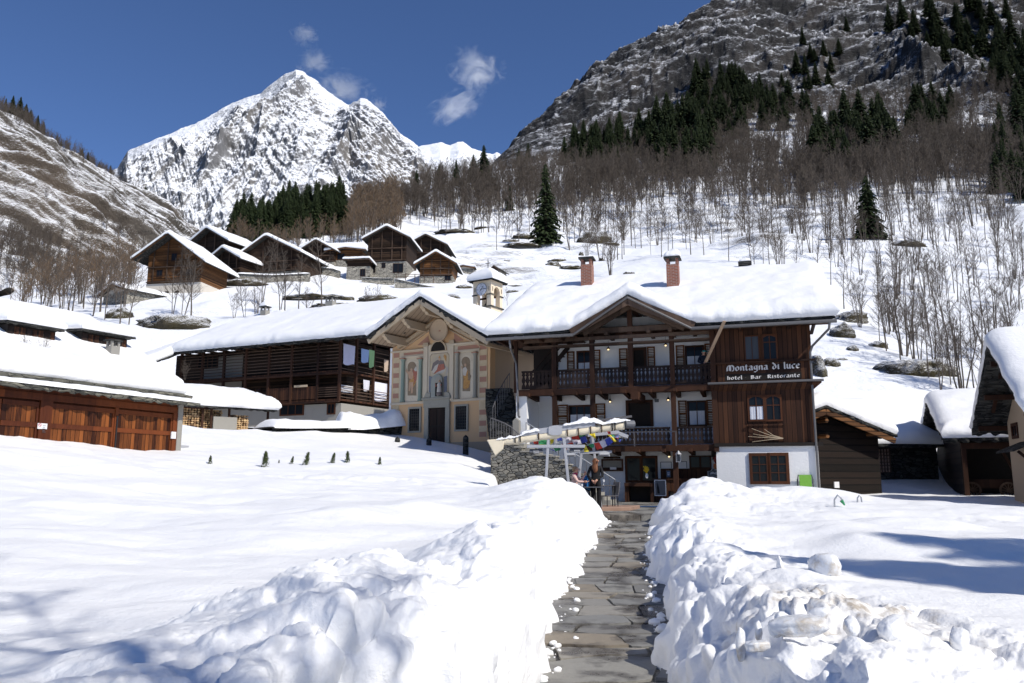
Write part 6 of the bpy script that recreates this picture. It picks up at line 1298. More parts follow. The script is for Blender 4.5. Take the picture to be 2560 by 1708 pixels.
# little slate canopy over the side door with its brick pillar
xa,za=e8(1570,1090,.2); xb,zb_=e8(1720,1160,.2)
m_=MB(); m_.hull8([(xa,.3,za-.32),(xb,.3,za-.32),(xb,OVh,za+.05),(xa,OVh,za+.05),(xa,.3,za-.25),(xb,.3,za-.25),(xb,OVh,za+.12),(xa,OVh,za+.12)]); m_.build('canopy',M['slate'],be)
MB().beam((xb-.1,.45,za-.3),(xb-.1,OVh,za-1.0),.08,.1).build('canopy_bracket',M['dbeam'],be)
MB().box(xb-.15,xb+.25,.7,OVh-.002,-1.2,za-.5).build('pillar',M['tan'],be)
# ------------------------------------------------------------------ trees
def segmesh(S,sides=3):
    """S rows: x0,y0,z0,x1,y1,z1,r0,r1 -> tapered prisms"""
    S=np.asarray(S,float); a=S[:,:3]; b_=S[:,3:6]; d=b_-a; L_=np.linalg.norm(d,axis=1,keepdims=True)+1e-9; d=d/L_
    up=np.where(np.abs(d[:,2:3])<.9,[[0,0,1]],[[1,0,0]]); x=np.cross(d,up); x/=np.linalg.norm(x,axis=1,keepdims=True); y=np.cross(d,x)
    V=[]
    for p,r in ((a,S[:,6:7]),(b_,S[:,7:8])):
        for k in range(sides): an=2*math.pi*k/sides; V.append(p+(x*math.cos(an)+y*math.sin(an))*r)
    V=np.stack(V,1); n_=len(S); base=np.arange(n_)[:,None]*(2*sides); F=[]
    for k in range(sides): j=(k+1)%sides; F.append(base+np.array([[k,j,j+sides,k+sides]]))
    return V.reshape(-1,3),np.concatenate(F,0)
def bare(h,seed,stems=1,spread=.12,lod=1.0,tw=.02,kb=16,kt=5,crown=.3,r0=None):
    rr=random.Random(seed); S=[]; T=[]; r0=r0 or h*.0085
    for s_ in range(stems):
        a=rr.random()*6.28; lean=spread*(rr.random()*.8+.2 if stems>1 else rr.random()*.4); hh=h*rr.uniform(.75,1) if stems>1 else h
        p=Vector((math.cos(a)*.12*stems**.5*(stems>1),math.sin(a)*.12*stems**.5*(stems>1),-.5)); n_=7; pts=[p]; d=Vector((math.cos(a)*lean,math.sin(a)*lean,1)).normalized()
        for i in range(n_):
            p=p+d*((hh+.5)/n_); pts.append(p.copy()); d=(d+Vector((rr.uniform(-.07,.07),rr.uniform(-.07,.07),.06))).normalized()
        rs=[r0*(1-i/n_)**.8*(.75 if stems>1 else 1)+tw*.6 for i in range(n_+1)]
        for i in range(n_): S.append((*pts[i],*pts[i+1],rs[i],rs[i+1]))
        for b_ in range(int(kb/(stems**.55))):
            t_=crown+(1-crown)*(b_+rr.random())/int(kb/(stems**.55)+1); f=t_*n_; i=min(int(f),n_-1); q=pts[i].lerp(pts[i+1],f-i); an=rr.random()*6.28; bl=h*(.10+.20*(1-t_))*rr.uniform(.6,1.2)
            bd=Vector((math.cos(an),math.sin(an),rr.uniform(.5,1.3))).normalized(); br=max(tw*.9,r0*.35*(1-t_)); k_=3; pp=q
            for s2 in range(k_):
                p2=pp+bd*bl/k_; S.append((*pp,*p2,br*(1-s2/k_*.6),br*(1-(s2+1)/k_*.6)+tw*.2))
                for tt in range(kt if s2 else kt//2):
                    td=(bd+Vector((rr.uniform(-.9,.9),rr.uniform(-.9,.9),rr.uniform(-.3,.7)))).normalized(); st_=pp.lerp(p2,rr.random()); tl=bl*rr.uniform(.2,.45); e=st_+td*tl
                    T.append((*st_,*e,tw*.7,tw*.3))
                    if lod>.6: td2=(td+Vector((rr.uniform(-.6,.6),rr.uniform(-.6,.6),.2))).normalized(); m__=st_.lerp(e,.5); T.append((*m__,*(m__+td2*tl*.6),tw*.5,tw*.25))
                pp=p2; bd=(bd+Vector((rr.uniform(-.15,.15),rr.uniform(-.15,.15),.22))).normalized()
    return S,T
m,n,b=newmat('grey_brown_bark'); v=coords(n); oi=nd(n,'ShaderNodeObjectInfo'); f=noise(n,v,3,5)
c=mix(n,f,(.058,.046,.037),(.145,.118,.095)); n.links.new(c,b.inputs['Base Color']); b.inputs['Roughness'].default_value=.9; M['bark']=m
M['twig']=flat('brown_twigs',(.090,.070,.054),.9,0,.45,.05); M['twig2']=flat('ochre_brown_twigs',(.16,.105,.062),.9,0,.3,.3)
def treeprot(name,h,seed,**k):
    S,T=bare(h,seed,**k); Vt,Ft=segmesh(S,4 if k.get('lod',1)>=1 else 3); Vc,Fc=segmesh(T,3); return (npmesh(name+'_trunk',Vt,Ft),npmesh(name+'_crown',Vc,Fc)),(Vt,Ft,Vc,Fc)
PR=[treeprot('bare_tree',12,300+i,stems=[1,1,3,1,5,1,4,2][i],spread=[.1,.2,.22,.1,.25,.15,.2,.2][i],tw=[.021,.024][i%2],kb=20,kt=5,crown=.34) for i in range(8)]
for (a,b_),_ in PR: a.materials.append(M['bark']); b_.materials.append(M['twig'])
NP=[treeprot('near_bare_tree',12,400+i,stems=[1,2,4,1,3,6][i],spread=[.12,.25,.3,.2,.25,.25][i],tw=.016,kb=26,kt=7,crown=.28,r0=.12) for i in range(6)]
for (a,b_),_ in NP: a.materials.append(M['bark']); b_.materials.append(M['twig'])
def puttree(prot,loc,sc,rz,label,name='bare_tree',group=None,cat='tree',zs=1.0):
    a,b_=prot; o=bpy.data.objects.new(name,None); C.objects.link(o); o.location=loc; o.rotation_euler=(0,0,rz); o.scale=(sc,sc,sc*zs); tag(o,label,cat,group)
    for nm,me in (('trunk',a),('crown',b_)):
        q=bpy.data.objects.new(nm,me); C.objects.link(q); q.parent=o
    return o
# spruces
def spruce(h,seed,wid=.20,gap=.38,droop=.35,low=.06):
    rr=random.Random(seed); V=[];F=[]; z=h*low
    while z<h*.985:
        t_=(z/h-low)/(1-low); Lb=h*wid*(1-t_)**.82*rr.uniform(.8,1.1)+.12; k_=int(5+6*(1-t_)); a0=rr.random()*6
        for i in range(k_):
            if rr.random()<.08: continue
            a=a0+2*math.pi*i/k_+rr.uniform(-.25,.25); L_=Lb*rr.uniform(.65,1.12); ca,sa=math.cos(a),math.sin(a); rise=rr.uniform(-.05,.25)*L_*(t_+.2)
            m_=4
            for j in range(m_):
                f0=j/m_*.95+.03; f1=f0+.34; 
                for sd_ in (-1,1):
                    wv=L_*(.30*(1-f0)+.10)*rr.uniform(.7,1.2); z0=z+rise*f0-droop*L_*f0*f0; z1=z+rise*f1-droop*L_*f1*f1-rr.uniform(.05,.25)
                    p0=(ca*L_*f0,sa*L_*f0,z0); p1=(ca*L_*min(f1,1.05),sa*L_*min(f1,1.05),z1+.05); p2=(ca*L_*(f1-.05)-sd_*sa*wv,sa*L_*(f1-.05)+sd_*ca*wv,z1-.18*L_**.5*rr.random())
                    p3=(ca*L_*f0-sd_*sa*wv*.25,sa*L_*f0+sd_*ca*wv*.25,z0-.12); n_=len(V); V+=[p0,p1,p2,p3]; F.append((n_,n_+1,n_+2,n_+3))
        z+=gap*(.55+.6*(1-t_))*h/14
    return npmesh('spruce_crown',V,F),V,F
m,n,b=newmat('spruce_needles'); v=coords(n); f=noise(n,v,1.6,5,.7); gm=nd(n,'ShaderNodeNewGeometry'); f=mth(n,'ADD',mth(n,'MULTIPLY',f,.6),mth(n,'MULTIPLY',gm.outputs['Random Per Island'],.4))
n.links.new(ramp(n,f,[(.25,(.010,.016,.007)),(.5,(.022,.036,.013)),(.75,(.050,.066,.022))]),b.inputs['Base Color']); b.inputs['Roughness'].default_value=.8; b.inputs['Specular IOR Level'].default_value=.2; M['needle']=m
tk=MB(); tk.tube([(0,0,-1),(0,0,6),(0,0,13.8)],[.24,.15,.03],7); sptr=tk.build('spruce_trunk',M['bark'],None); sptm=sptr.data; bpy.data.objects.remove(sptr)
SP=[]; EXTRA=[]
for i in range(5):
    me,V_,F_=spruce(14,500+i,wid=[.23,.26,.20,.28,.24][i],low=[.05,.08,.03,.06,.12][i]); me.materials.append(M['needle']); SP.append(((sptm,me),(np.array(V_),np.array(F_))))
# --- planting
def plant(us,vs,y0=56):
    T,S,Yy=hit(us,vs,y0); ok=~np.isnan(Yy)&(Yy<880); x=T*Yy; z=hz_at(x[ok],Yy[ok]); return np.stack([x[ok],Yy[ok],z],1)
def sample(poly,n_,seed,dens=None):
    g=np.random.default_rng(seed); P_=np.array(poly,float); out=np.zeros((0,2))
    while len(out)<n_:
        q=g.uniform(P_.min(0),P_.max(0),(n_*3,2)); k=inpoly(q[:,0],q[:,1],poly)
        if dens is not None: k&=g.random(len(q))<dens(q[:,0],q[:,1])
        out=np.concatenate([out,q[k]])
    return out[:n_]
def merged(name,prots,locs,scs,mats,label,cat,seed,crownonly=False,zsc=None):
    g=np.random.default_rng(seed); Vs=[];Fs=[];Ms=[];off=0
    for i,(p,s_) in enumerate(zip(locs,scs)):
        pr=prots[g.integers(len(prots))]; a=g.random()*6.28; c_,s2=math.cos(a),math.sin(a); Rm=np.array([[c_,-s2,0],[s2,c_,0],[0,0,1]])
        for k,(V_,F_) in enumerate(pr):
            Vs.append((V_@Rm.T)*s_+p); Fs.append(F_+off); Ms.append(np.full(len(F_),k)); off+=len(V_)
    me=npmesh(name,np.concatenate(Vs),np.concatenate(Fs)); o=link(name,me,mats)
    me.polygons.foreach_set('material_index',np.concatenate(Ms).astype(np.int32)) if len(me.polygons)==sum(map(len,Ms)) else None
    return tag(o,label,cat,kind='stuff')
# light prototypes for the far wood
LP=[]
for i in range(10):
    _,(Vt,Ft,Vc,Fc)=treeprot('x',13,700+i,stems=[1,2,1,3,1,1,2,4,1,3][i],spread=.16,tw=.048,kb=17,kt=5,crown=.30,lod=.5,r0=.10); LP.append(((Vt,Ft),(Vc,Fc)))
for me in [m_ for m_ in bpy.data.meshes if m_.name.startswith('x_')]: bpy.data.meshes.remove(me)
W1=[(1010,560),(1130,600),(1300,660),(1480,690),(1700,690),(1860,690),(2000,700),(2060,760),(2200,880),(2330,960),(2560,990),(2560,380),(1900,372),(1500,408),(1300,425),(1180,430),(1060,470),(1000,520)]
def dn(u,v):
    a=np.where(v<np.interp(u,[1000,1300,1900,2560],[560,520,480,450]),1.0,np.interp(v,[430,520,620,750,1000],[.50,.17,.07,.025,.012])); a=a*(.45+.55*(vnoise(u/60,v/25,sd=801)>-.25))
    a=np.where((v>600)&(u<1500),a*.35,a); a=np.where((v>620)&(u<1900),a*.45,a); a=np.where((u>1950)&(v>560),a*.9,a); a=np.where((u<1200)&(v>590),a*.25,a)
    return np.clip(a,0,1)
q=sample(W1,3300,1,dn); pp=plant(q[:,0],q[:,1])
order=np.argsort(pp[:,1]); pp=pp[order]; sc=np.random.default_rng(3).uniform(.75,1.2,len(pp))
# nearest 300 bare trees are objects of their own
NI=285
gq=random.Random(9)
for i in range(NI):
    p=pp[i]; u_=p[0]/p[1]*2000*1.0; side='on the open snow slope right of the hotel roof' if p[0]/p[1]>.33 else 'on the open snow slope behind the hotel roof'
    lab='thin bare leafless tree standing '+side; k=gq.randrange(8); puttree(PR[k][0],tuple(p),float(sc[i])*gq.uniform(.75,.95)*float(np.interp(p[1],[60,120,180],[.5,.72,1])),gq.random()*6.28,lab,group='bare trees '+side,zs=gq.uniform(.9,1.15))
merged('bare_forest',LP,pp[NI:],sc[NI:]*.95,[M['bark'],M['twig']],'brown leafless wood covering the hillside below the cliffs','wood',21)
# wood behind the hamlet
W2=[(470,615),(700,640),(840,618),(1000,590),(1010,520),(960,490),(870,545),(850,600),(700,628)]
q=sample(W2,330,5); pp=plant(q[:,0],q[:,1]); merged('bare_forest',LP,pp,np.random.default_rng(4).uniform(.7,1.05,len(pp))*np.where(pp[:,0]/pp[:,1]<-.21,.62,1.1),[M['bark'],M['twig2']],'brown leafless wood behind the roofs of the hamlet','wood',22)
# upper brown scrub between the spruces
W3=[(1480,400),(1900,370),(2560,380),(2560,230),(2300,250),(2100,240),(1900,215),(1760,230),(1620,330),(1400,380)]
q=sample(W3,1350,6); pp=plant(q[:,0],q[:,1]); merged('bare_forest',LP,pp,np.random.default_rng(5).uniform(.7,1.05,len(pp)),[M['bark'],M['twig']],'brown leafless scrub between the spruces under the cliffs','wood',23)
# spruces: (u, v_base, height px)
lone=[(1365,612,225,'tall lone dark spruce standing in the middle of the leafless hillside wood'),(2175,598,175,'broad dark spruce alone on the sparse snow slope above the hotel roof end'),(1209,470,118,'tallest spruce on the skyline below the far snow ridge'),
 (1183,462,80,'spruce left of the tallest one on the skyline'),(1140,470,75,'spruce on the skyline left of the tallest pair'),(1097,478,70,'small spruce at the left end of the skyline row'),(1040,500,75,'spruce among bare trees left of the skyline row'),(1320,395,52,'spruce on the skyline notch under the cliff foot'),(1297,410,45,'smaller spruce left of the notch under the cliff foot'),
 (1275,520,70,'small spruce half sunk in the bare wood'),(925,520,60,'spruce at the right end of the dark clump behind the hamlet'),(355,640,70,'dark spruce right behind the largest orange chalet roof'),(480,600,70,'spruce at the left edge of the dark clump behind the hamlet')]
gs_=random.Random(12)
def putspruce(u,v,hp,label,group=None,idx=None):
    r_=plant([u],[v],110)
    if len(r_)==0: return
    p=r_[0]; h=hp*p[1]/2000.; k=gs_.randrange(5) if idx is None else idx; o=puttree(SP[k][0],tuple(p),h/14,gs_.random()*6.28,label,'spruce_tree',group,'spruce'); return o
for i,(u,v,hp,lb) in enumerate(lone): putspruce(u,v,hp,lb,None,{0:2,1:3,2:1}.get(i))
clumps=[([(1700,330),(1740,215),(1800,200),(1850,215),(1980,260),(2040,320),(1900,330),(1800,380),(1760,400)],58,'spruce in the dense dark stand in the middle under the cliffs',(60,105)),
 ([(1600,440),(1640,330),(1720,320),(1800,400),(1770,440),(1680,450)],30,'spruce on the left flank of the stand under the cliffs',(90,150)),
 ([(1400,420),(1420,370),(1560,330),(1640,380),(1560,440)],26,'spruce in the low row at the left foot of the cliffs',(65,105)),
 ([(2000,440),(2120,330),(2200,330),(2260,420),(2120,450)],28,'spruce in the clump right of the big stand',(100,160)),
 ([(2260,350),(2290,260),(2380,280),(2400,340)],14,'spruce in the small group on the right brown slope',(65,110)),
 ([(2480,520),(2500,330),(2600,300),(2600,540)],16,'spruce at the right edge of the picture',(90,150)),
 ([(2200,110),(2260,40),(2560,60),(2600,300),(2420,210),(2300,130)],34,'spruce on the high cliff at the upper right corner',(60,110)),
 ([(560,606),(600,575),(760,562),(850,552),(870,585),(760,598),(640,612)],75,'spruce in the dark clump behind the hamlet roofs',(85,135)),
 ([(470,580),(500,555),(560,560),(560,610)],9,'spruce at the valley mouth left of the dark clump',(45,75)),
 ([(1900,200),(2000,90),(2120,60),(2100,200)],7,'single spruce on the bare cliff ledges',(45,70))]
for poly,n_,lb,(h0,h1) in clumps:
    q=sample(poly,n_,len(lb)+n_); q2=sample(poly,int(n_*1.1),len(lb)+n_+7); EXTRA.append((q2,h0,h1))
    for u,v in q: putspruce(float(u),float(v),gs_.uniform(h0,h1),lb,lb.replace('spruce','spruces',1))
EV=[];ES=[]
for q2,h0,h1 in EXTRA:
    r_=plant(q2[:,0],q2[:,1],110)
    for p in r_: EV.append(p); ES.append(gs_.uniform(h0,h1)*.9*p[1]/2000/14)
merged('spruce_forest',[(s_[1],) for s_ in SP],EV,ES,[M['needle']],'dark mass of spruces filling the stands under the cliffs','wood',77)
# left flank of the valley : ridge spruces and scrub on the flank mesh
Lp=lpos; uu=Lp[...,0]/Lp[...,1]; ss_=(Lp[...,2]-CZ)/Lp[...,1]; den=1/np.sqrt(1+0*uu); Yn_=(ss_*cp-sp)/(cp+ss_*sp); dd_=cp-Yn_*sp; PU=uu*dd_*2000+1280; PV=854-Yn_*2000
nr_,nc_=PU.shape; rid=int((nr_-1)/1.5)
def onridge(u,row): 
    j=int(np.argmin(np.abs(PU[row]-u))); return Lp[row,j]
for u,hp in ((12,40),(30,55),(48,60),(62,50),(74,44),(92,45),(106,42),(140,28),(152,26),(168,30),(203,38),(218,36),(232,32),(246,30),(275,34),(362,30)):
    p=onridge(u,rid-4); h=hp*p[1]/2000; puttree(SP[gs_.randrange(5)][0],tuple(p),h/14,gs_.random()*6,'small spruce on the crest of the left valley flank','spruce_tree','spruces on the crest of the left flank','spruce')
g=np.random.default_rng(31); ii=g.integers(5,rid,9000); jj=g.integers(0,nc_,9000); ok=(PU[ii,jj]>-60)&(PU[ii,jj]<560)&(PV[ii,jj]<790); ii,jj=ii[ok],jj[ok]
dens=np.where(ii>rid*.86,1.0,np.where(ii<rid*.30,.8,.05)); k=g.random(len(ii))<dens; ii,jj=ii[k][:1300],jj[k][:1300]; pl=Lp[ii,jj]; scl=np.where(ii>rid*.86,.75,.62)*g.uniform(.6,1.1,len(ii))
merged('bare_scrub',LP,pl,scl,[M['bark'],M['twig']],'brown leafless scrub on the left valley flank','scrub',24)
# bare trees in and before the hamlet (u, v base, height px, prototype)
hml=[(428,797,195,1,'forked bare tree left of centre before the largest orange chalet'),(455,797,190,4,'many stemmed bare tree before the largest orange chalet'),(478,792,190,3,'bare tree at the right of the group before the largest orange chalet'),(262,800,165,0,'slender bare tree left of the low stone hut'),
 (300,810,200,0,'tall bare tree beside the rock left of the white chalet base'),(322,812,150,3,'pale trunked bare tree right of the low stone hut'),(652,764,195,1,'double trunked bare tree before the wide dark barn'),(702,776,185,1,'bare tree between the wide dark barn and its terrace wall'),
 (712,778,170,0,'bare tree just right of its twin below the terrace wall'),(746,784,165,3,'single bare tree left of the leaning garden tree'),(803,782,205,0,'tallest bare tree before the flat topped cottage'),(612,795,120,4,'small bushy bare tree behind the gallery house roof'),(585,800,85,2,'low bare bush behind the gallery house roof'),
 (640,800,95,5,'spreading bare bush beside the gallery house chimney'),(770,790,80,2,'low bare bush behind the second chimney of the gallery house'),(918,772,62,5,'low bare shrub on the snow below the stone wall'),(942,772,70,2,'second low bare shrub on the snow below the stone wall'),(1252,748,60,3,'thin bare sapling right of the bell tower'),(1268,770,50,0,'thinnest sapling behind the hotel roof edge'),
 (200,770,120,5,'bare bush at the left of the low stone hut'),(155,775,120,4,'many stemmed bare tree at the far left wood edge'),(230,790,140,1,'forked bare tree before the low stone hut'),(105,770,110,2,'bare tree at the far left above the dormer roof'),(60,770,110,5,'bare tree group above the left end of the dormer roof'),(130,780,140,4,'dense bare tree above the dormer roof'),(180,785,150,2,'bare tree right of the dense one above the dormer roof')]
for u,v,hp,k,lb in hml:
    r_=plant([u],[v],70)
    if len(r_): p=r_[0]; puttree(NP[k][0],tuple(p),hp*p[1]/2000/12,u*.7,lb,'bare_tree','bare trees around the hamlet')
q=sample([(20,775),(330,765),(330,640),(250,640),(20,700)],90,8); T,S,Yy=hit(q[:,0],np.full(len(q),775.),60); ok=~np.isnan(Yy); x=(T*Yy)[ok]; y_=np.random.default_rng(2).uniform(105,175,ok.sum()); x=T[ok]*y_; z=hz_at(x,y_); 
merged('bare_thicket',LP,np.stack([x,y_,z],1),np.random.default_rng(6).uniform(.35,.75,len(x)),[M['bark'],M['twig2']],'tangled leafless thicket on the slope at the far left','thicket',25)
# clumps of coppice on the near slope right of the hotel
cop=[(2262,895,250,5,'dense many stemmed coppice rising from the long rock outcrop'),(2290,910,210,4,'second many stemmed coppice on the long rock outcrop'),(2155,805,140,3,'single dark forked tree on the rocks beside the roof end'),(2110,770,150,0,'leaning thin tree above the rocks beside the roof end'),(2330,930,230,1,'bare tree just right of the long rock outcrop'),
 (2405,985,280,5,'tall many stemmed tree behind the slate barn roof'),(2440,985,260,4,'many stemmed tree left of the plaster house ridge'),(2480,900,230,5,'coppice behind the plaster house ridge'),(2540,880,240,4,'bare trees right above the plaster house roof'),(2350,975,190,1,'thin double tree on the small rock behind the slate barn'),(2200,860,150,0,'thin straight tree on the mossy rock'),(2230,830,170,2,'coppice above the mossy rock'),(2370,860,190,3,'bare tree in the middle of the right slope'),(2500,960,200,1,'forked tree behind the plaster house')]
for u,v,hp,k,lb in cop:
    r_=plant([u],[v],52)
    if len(r_): p=r_[0]; puttree(NP[k][0],tuple(p),hp*p[1]/2000/12,u*.3,lb,'bare_tree','bare trees right of the hotel')
# bush twigs behind the garage roof
for (u,v,hp,k,lb) in ((60,890,55,2,'wide low leafless bush behind the garage roof'),(110,890,50,5,'low leafless bush right of the wide one behind the garage roof'),(463,935,40,2,'leafless twigs of a bush at the garage corner')):
    p=P(u,v,31); puttree(NP[k][0],tuple(p-Vector((0,0,.2))),hp*31/2000/12*1.4,u,lb,'bare_bush','bushes behind the garage','bush')
# ------------------------------------------------------------------ rocks
M['rock']=mountmat('mossy_rock',(.045,.038,.028),.66,.10,.5,.5,bsc=3.0,bd=.25,brown=(.07,.058,.028))
rk_l=[(1489,578,95,44,'largest brown boulder in the hillside wood'),(1382,658,40,18,'rounded grassy rock on the snow behind the left chimney'),(1432,662,70,8,'thin rock ledge right of the rounded grassy rock'),(1573,674,46,18,'yellowish grassy rock between the two chimneys'),(1632,676,36,8,'low rock strip left of the right chimney'),(1395,642,46,9,'low rock step above the rounded grassy rock'),
 (1305,612,90,9,'long thin rock ledge on the open snow'),(1276,596,40,8,'short dark rock above the long thin ledge'),(1312,584,62,13,'dark ledge under the lone tall spruce'),(1135,574,95,11,'flat rock ledge above the hamlet'),(990,594,28,28,'upright brown rock behind the tallest dark chalet'),(1267,651,26,8,'small dark rock on the open snow'),(1526,608,42,7,'thin rock strip below the largest boulder'),(1453,625,12,13,'small brown rock left of the strip'),(1503,638,13,13,'small brown rock right of the strip'),(1208,564,42,6,'thin ledge among the trunks above the hamlet'),
 (2133,786,78,34,'dark mossy rocks in a chain beside the roof end'),(2108,822,58,38,'dark rock with a snow patch beside the roof end'),(2134,873,28,16,'small round grey rock on the right snow slope'),(2198,858,50,20,'mossy green rock on the right snow slope'),(2273,612,80,16,'long flat rock ledge on the upper right slope'),(2041,912,40,58,'large mossy boulder beside the hotel corner'),(2078,906,46,22,'brown grassy rock right of the large boulder'),(2108,896,26,8,'thin grassy rock at the end of the boulder group'),
 (2290,912,190,40,'long brown rock outcrop under the coppice'),(2354,975,34,8,'small rock behind the slate barn'),(443,797,175,34,'long dark rock face below the largest orange chalet'),(300,783,62,30,'dark rock left of the white chalet base'),(794,738,170,15,'grassy terrace edge below the wide dark barn'),(838,761,130,14,'second grassy terrace edge nearer the roof'),(618,712,115,16,'dark rock strip under the terrace wall'),(950,744,96,17,'brown bushy rock strip below the stone wall'),
 (1133,742,33,15,'brown tuft of rock below the long terrace wall'),(1169,774,33,14,'brown rock tuft left of the bell tower'),(1284,732,32,7,'thin brown rock right of the bell tower'),(1287,698,50,5,'thin dark ledge right of the bell tower cross'),(1160,707,42,11,'stone ledge by the tiny hut')]
for i,(u,v,wp,hp,lb) in enumerate(rk_l):
    r_=plant([u],[v+hp*.45],56)
    if not len(r_): continue
    x,y,z=r_[0]; w_=wp*y/2000; h_=hp*y/2000
    th=np.linspace(0,2*np.pi,49)[:-1]; ph=np.linspace(-.35,np.pi/2,15); TH,PH=np.meshgrid(th,ph); cx_=np.cos(PH)*np.cos(TH); cy_=np.cos(PH)*np.sin(TH); cz_=np.sin(PH); an=w_/2/h_
    s1=x*.3+i*7; nn=1+.34*fbm(cx_*2.2*min(an,3)+s1,cy_*2.2,cz_*2.4+s1,o=5,sd=400+i,g=.6)+.16*ridged(cx_*3*min(an,3)+s1,cy_*3,cz_*5,o=3,sd=420+i)
    X_=cx_*w_/2*nn; Y_=cy_*max(w_*.32,h_*.8)*nn; Z_=(np.sign(cz_)*np.abs(cz_)**.8)*h_*nn*.85
    V=np.stack([X_,Y_,Z_],-1).reshape(-1,3); idx=np.arange(V.shape[0]).reshape(X_.shape); F=np.stack([idx[:-1],np.roll(idx,-1,1)[:-1],np.roll(idx,-1,1)[1:],idx[1:]],-1).reshape(-1,4)
    o=link('rock',npmesh('rock',V,F),M['rock']); o.location=(x,y+.2,z-.1*h_); tag(o,lb,'rock','rocks showing through the snow')
# ------------------------------------------------------------------ terrace: stone wall, stairs, railings
def wthing(name,label,cat,loc,group=None): return thing(name,label,cat,loc,0,group)
c7=lambda cx,cy:(1200+cx/5.875,1030+cy/5.875)
def h7(a,b_,y): return H.pix(*c7(a,b_),y)
YS_=-2.2
sw=thing('stone_stair_wall','rough dry stone wall with a stepped top beside the outdoor stair of the hotel','stone wall',(H.o.x,H.o.y,H.o.z),H.rz)
prof=[h7(*q,YS_) for q in ((158,392),(158,455),(330,455),(330,480),(500,485),(500,525),(600,530),(600,592),(820,592),(820,640),(1010,640),(1010,662),(1110,662),(1110,715),(1210,715),(1210,780),(1310,780),(1310,838),(1405,838),(1405,895),(1500,900))]
prof=[(prof[0][0],prof[0][1])]+prof[1:]; poly=[(prof[0][0],-1.5)]+prof+[(prof[-1][0],-1.5)]
m_=MB(); m_.prism(poly,YS_,YS_+.55); m_.build('stonework',M['stone'],sw)
for i in range(2,len(prof)-1,2):
    (xa,za_),(xb,zb_)=prof[i-1],prof[i]; 
    if abs(za_-zb_)<.02: MB().box(xa+.0,xb+.03,YS_-.06,YS_+.6,za_,za_+.05).build('capstone',M['slabtop'],sw,jit=.008)
sr=thing('stone_stair','outdoor stone stair climbing left behind the rough wall to the hotel landing','staircase',(H.o.x,H.o.y,H.o.z),H.rz)
xb0=h7(1950,1210,-1.0)[0]; xt0=h7(600,480,-1.2)[0]; nst=16; ztop=h7(400,470,-1.4)[1]; z0s=0.0
for i in range(nst):
    xa=xb0+(xt0-xb0)*i/nst; xb=xb0+(xt0-xb0)*(i+1)/nst; z=z0s+(ztop-z0s)*(i+1)/nst; MB().box(xb,xa+.03,YS_+.56,-.4,z-.6 if i>3 else -.4,z).build('step',M['slabtop'],sr)
MB().box(h7(158,392,YS_)[0],xt0,YS_+.56,.9,ztop-1.2,ztop).build('landing',M['slabtop'],sr)
rl=thing('stair_railing','thin grey iron railing following the stone stair down to the terrace','railing',(H.o.x,H.o.y,H.o.z),H.rz)
ra=[]; 
for i in range(0,nst+1): ra.append((xb0+(xt0-xb0)*i/nst,-.45,z0s+(ztop-z0s)*i/nst+.95))
MB().tube(ra,.022,6).build('handrail',M['steel'],rl)
for i in range(0,nst+1,1): x,y,z=ra[i]; MB().tube([(x,y,z-.95),(x,y,z)],.014 if i else .03,5).build('baluster',M['irong'],rl)
rl=thing('landing_railing','curved grey iron railing around the upper landing beside the chapel','railing',(H.o.x,H.o.y,H.o.z),H.rz)
pr_=[h7(a,b_,YS_+.2)+(0,) for a,b_ in ((155,90),(260,125),(360,165),(460,225),(540,300),(600,345))]
top_=[(x,YS_+.2+.0*i,z) for i,(x,z,_) in enumerate(pr_)]; MB().tube(top_,.025,6).build('handrail',M['irong'],rl)
zb_=h7(300,400,YS_+.2)[1]
for i in range(14):
    f=i/13*5; k=min(int(f),4); a=Vector(top_[k]).lerp(Vector(top_[k+1]),f-k); MB().tube([(a.x,a.y,zb_),tuple(a)],.013,5).build('baluster',M['irong'],rl)
rl=thing('upper_stair','dark stone stair with an iron railing rising between chapel and hotel','staircase',(H.o.x,H.o.y,H.o.z),H.rz)
xs0,zs0_=H.pix(1287,1045,1.2); xs1,zs1_=H.pix(1235,965,5.0)
for i in range(11):
    f=i/10; a=H.pix(1288-18*f,1062-92*f,.6+4.0*f); MB().box(a[0]-1.2,a[0]+.1,.6+4*f,1.1+4*f,a[1]-1.0,a[1]).build('step',M['dstone'],rl)
ph=[]
for i in range(8): f=i/7; a=H.pix(1232+42*f,1020-85*f-10*math.sin(f*3),.5+3.6*f); ph.append((a[0],.5+3.6*f,a[1]))
MB().tube(ph,.025,6).build('handrail',M['irong'],rl)
for p_ in ph: MB().tube([p_,(p_[0],p_[1],p_[2]-.95)],.014,5).build('baluster',M['irong'],rl)
gpst=thing('stone_post','grey stone gate post with a pointed top at the upper landing','stone post',(H.o.x,H.o.y,H.o.z),H.rz)
x0,z0=h7(480,130,YS_+.9); x1,z1=h7(570,290,YS_+.9); m_=MB(); m_.box(x0,x1,YS_+.9,YS_+.9+(x1-x0),z1-.5,z0); m_.prism([(x0,z0),(x1,z0),((x0+x1)/2,z0+.12)],YS_+.9,YS_+.9+(x1-x0)); m_.build('shaft',M['gplas'],gpst)
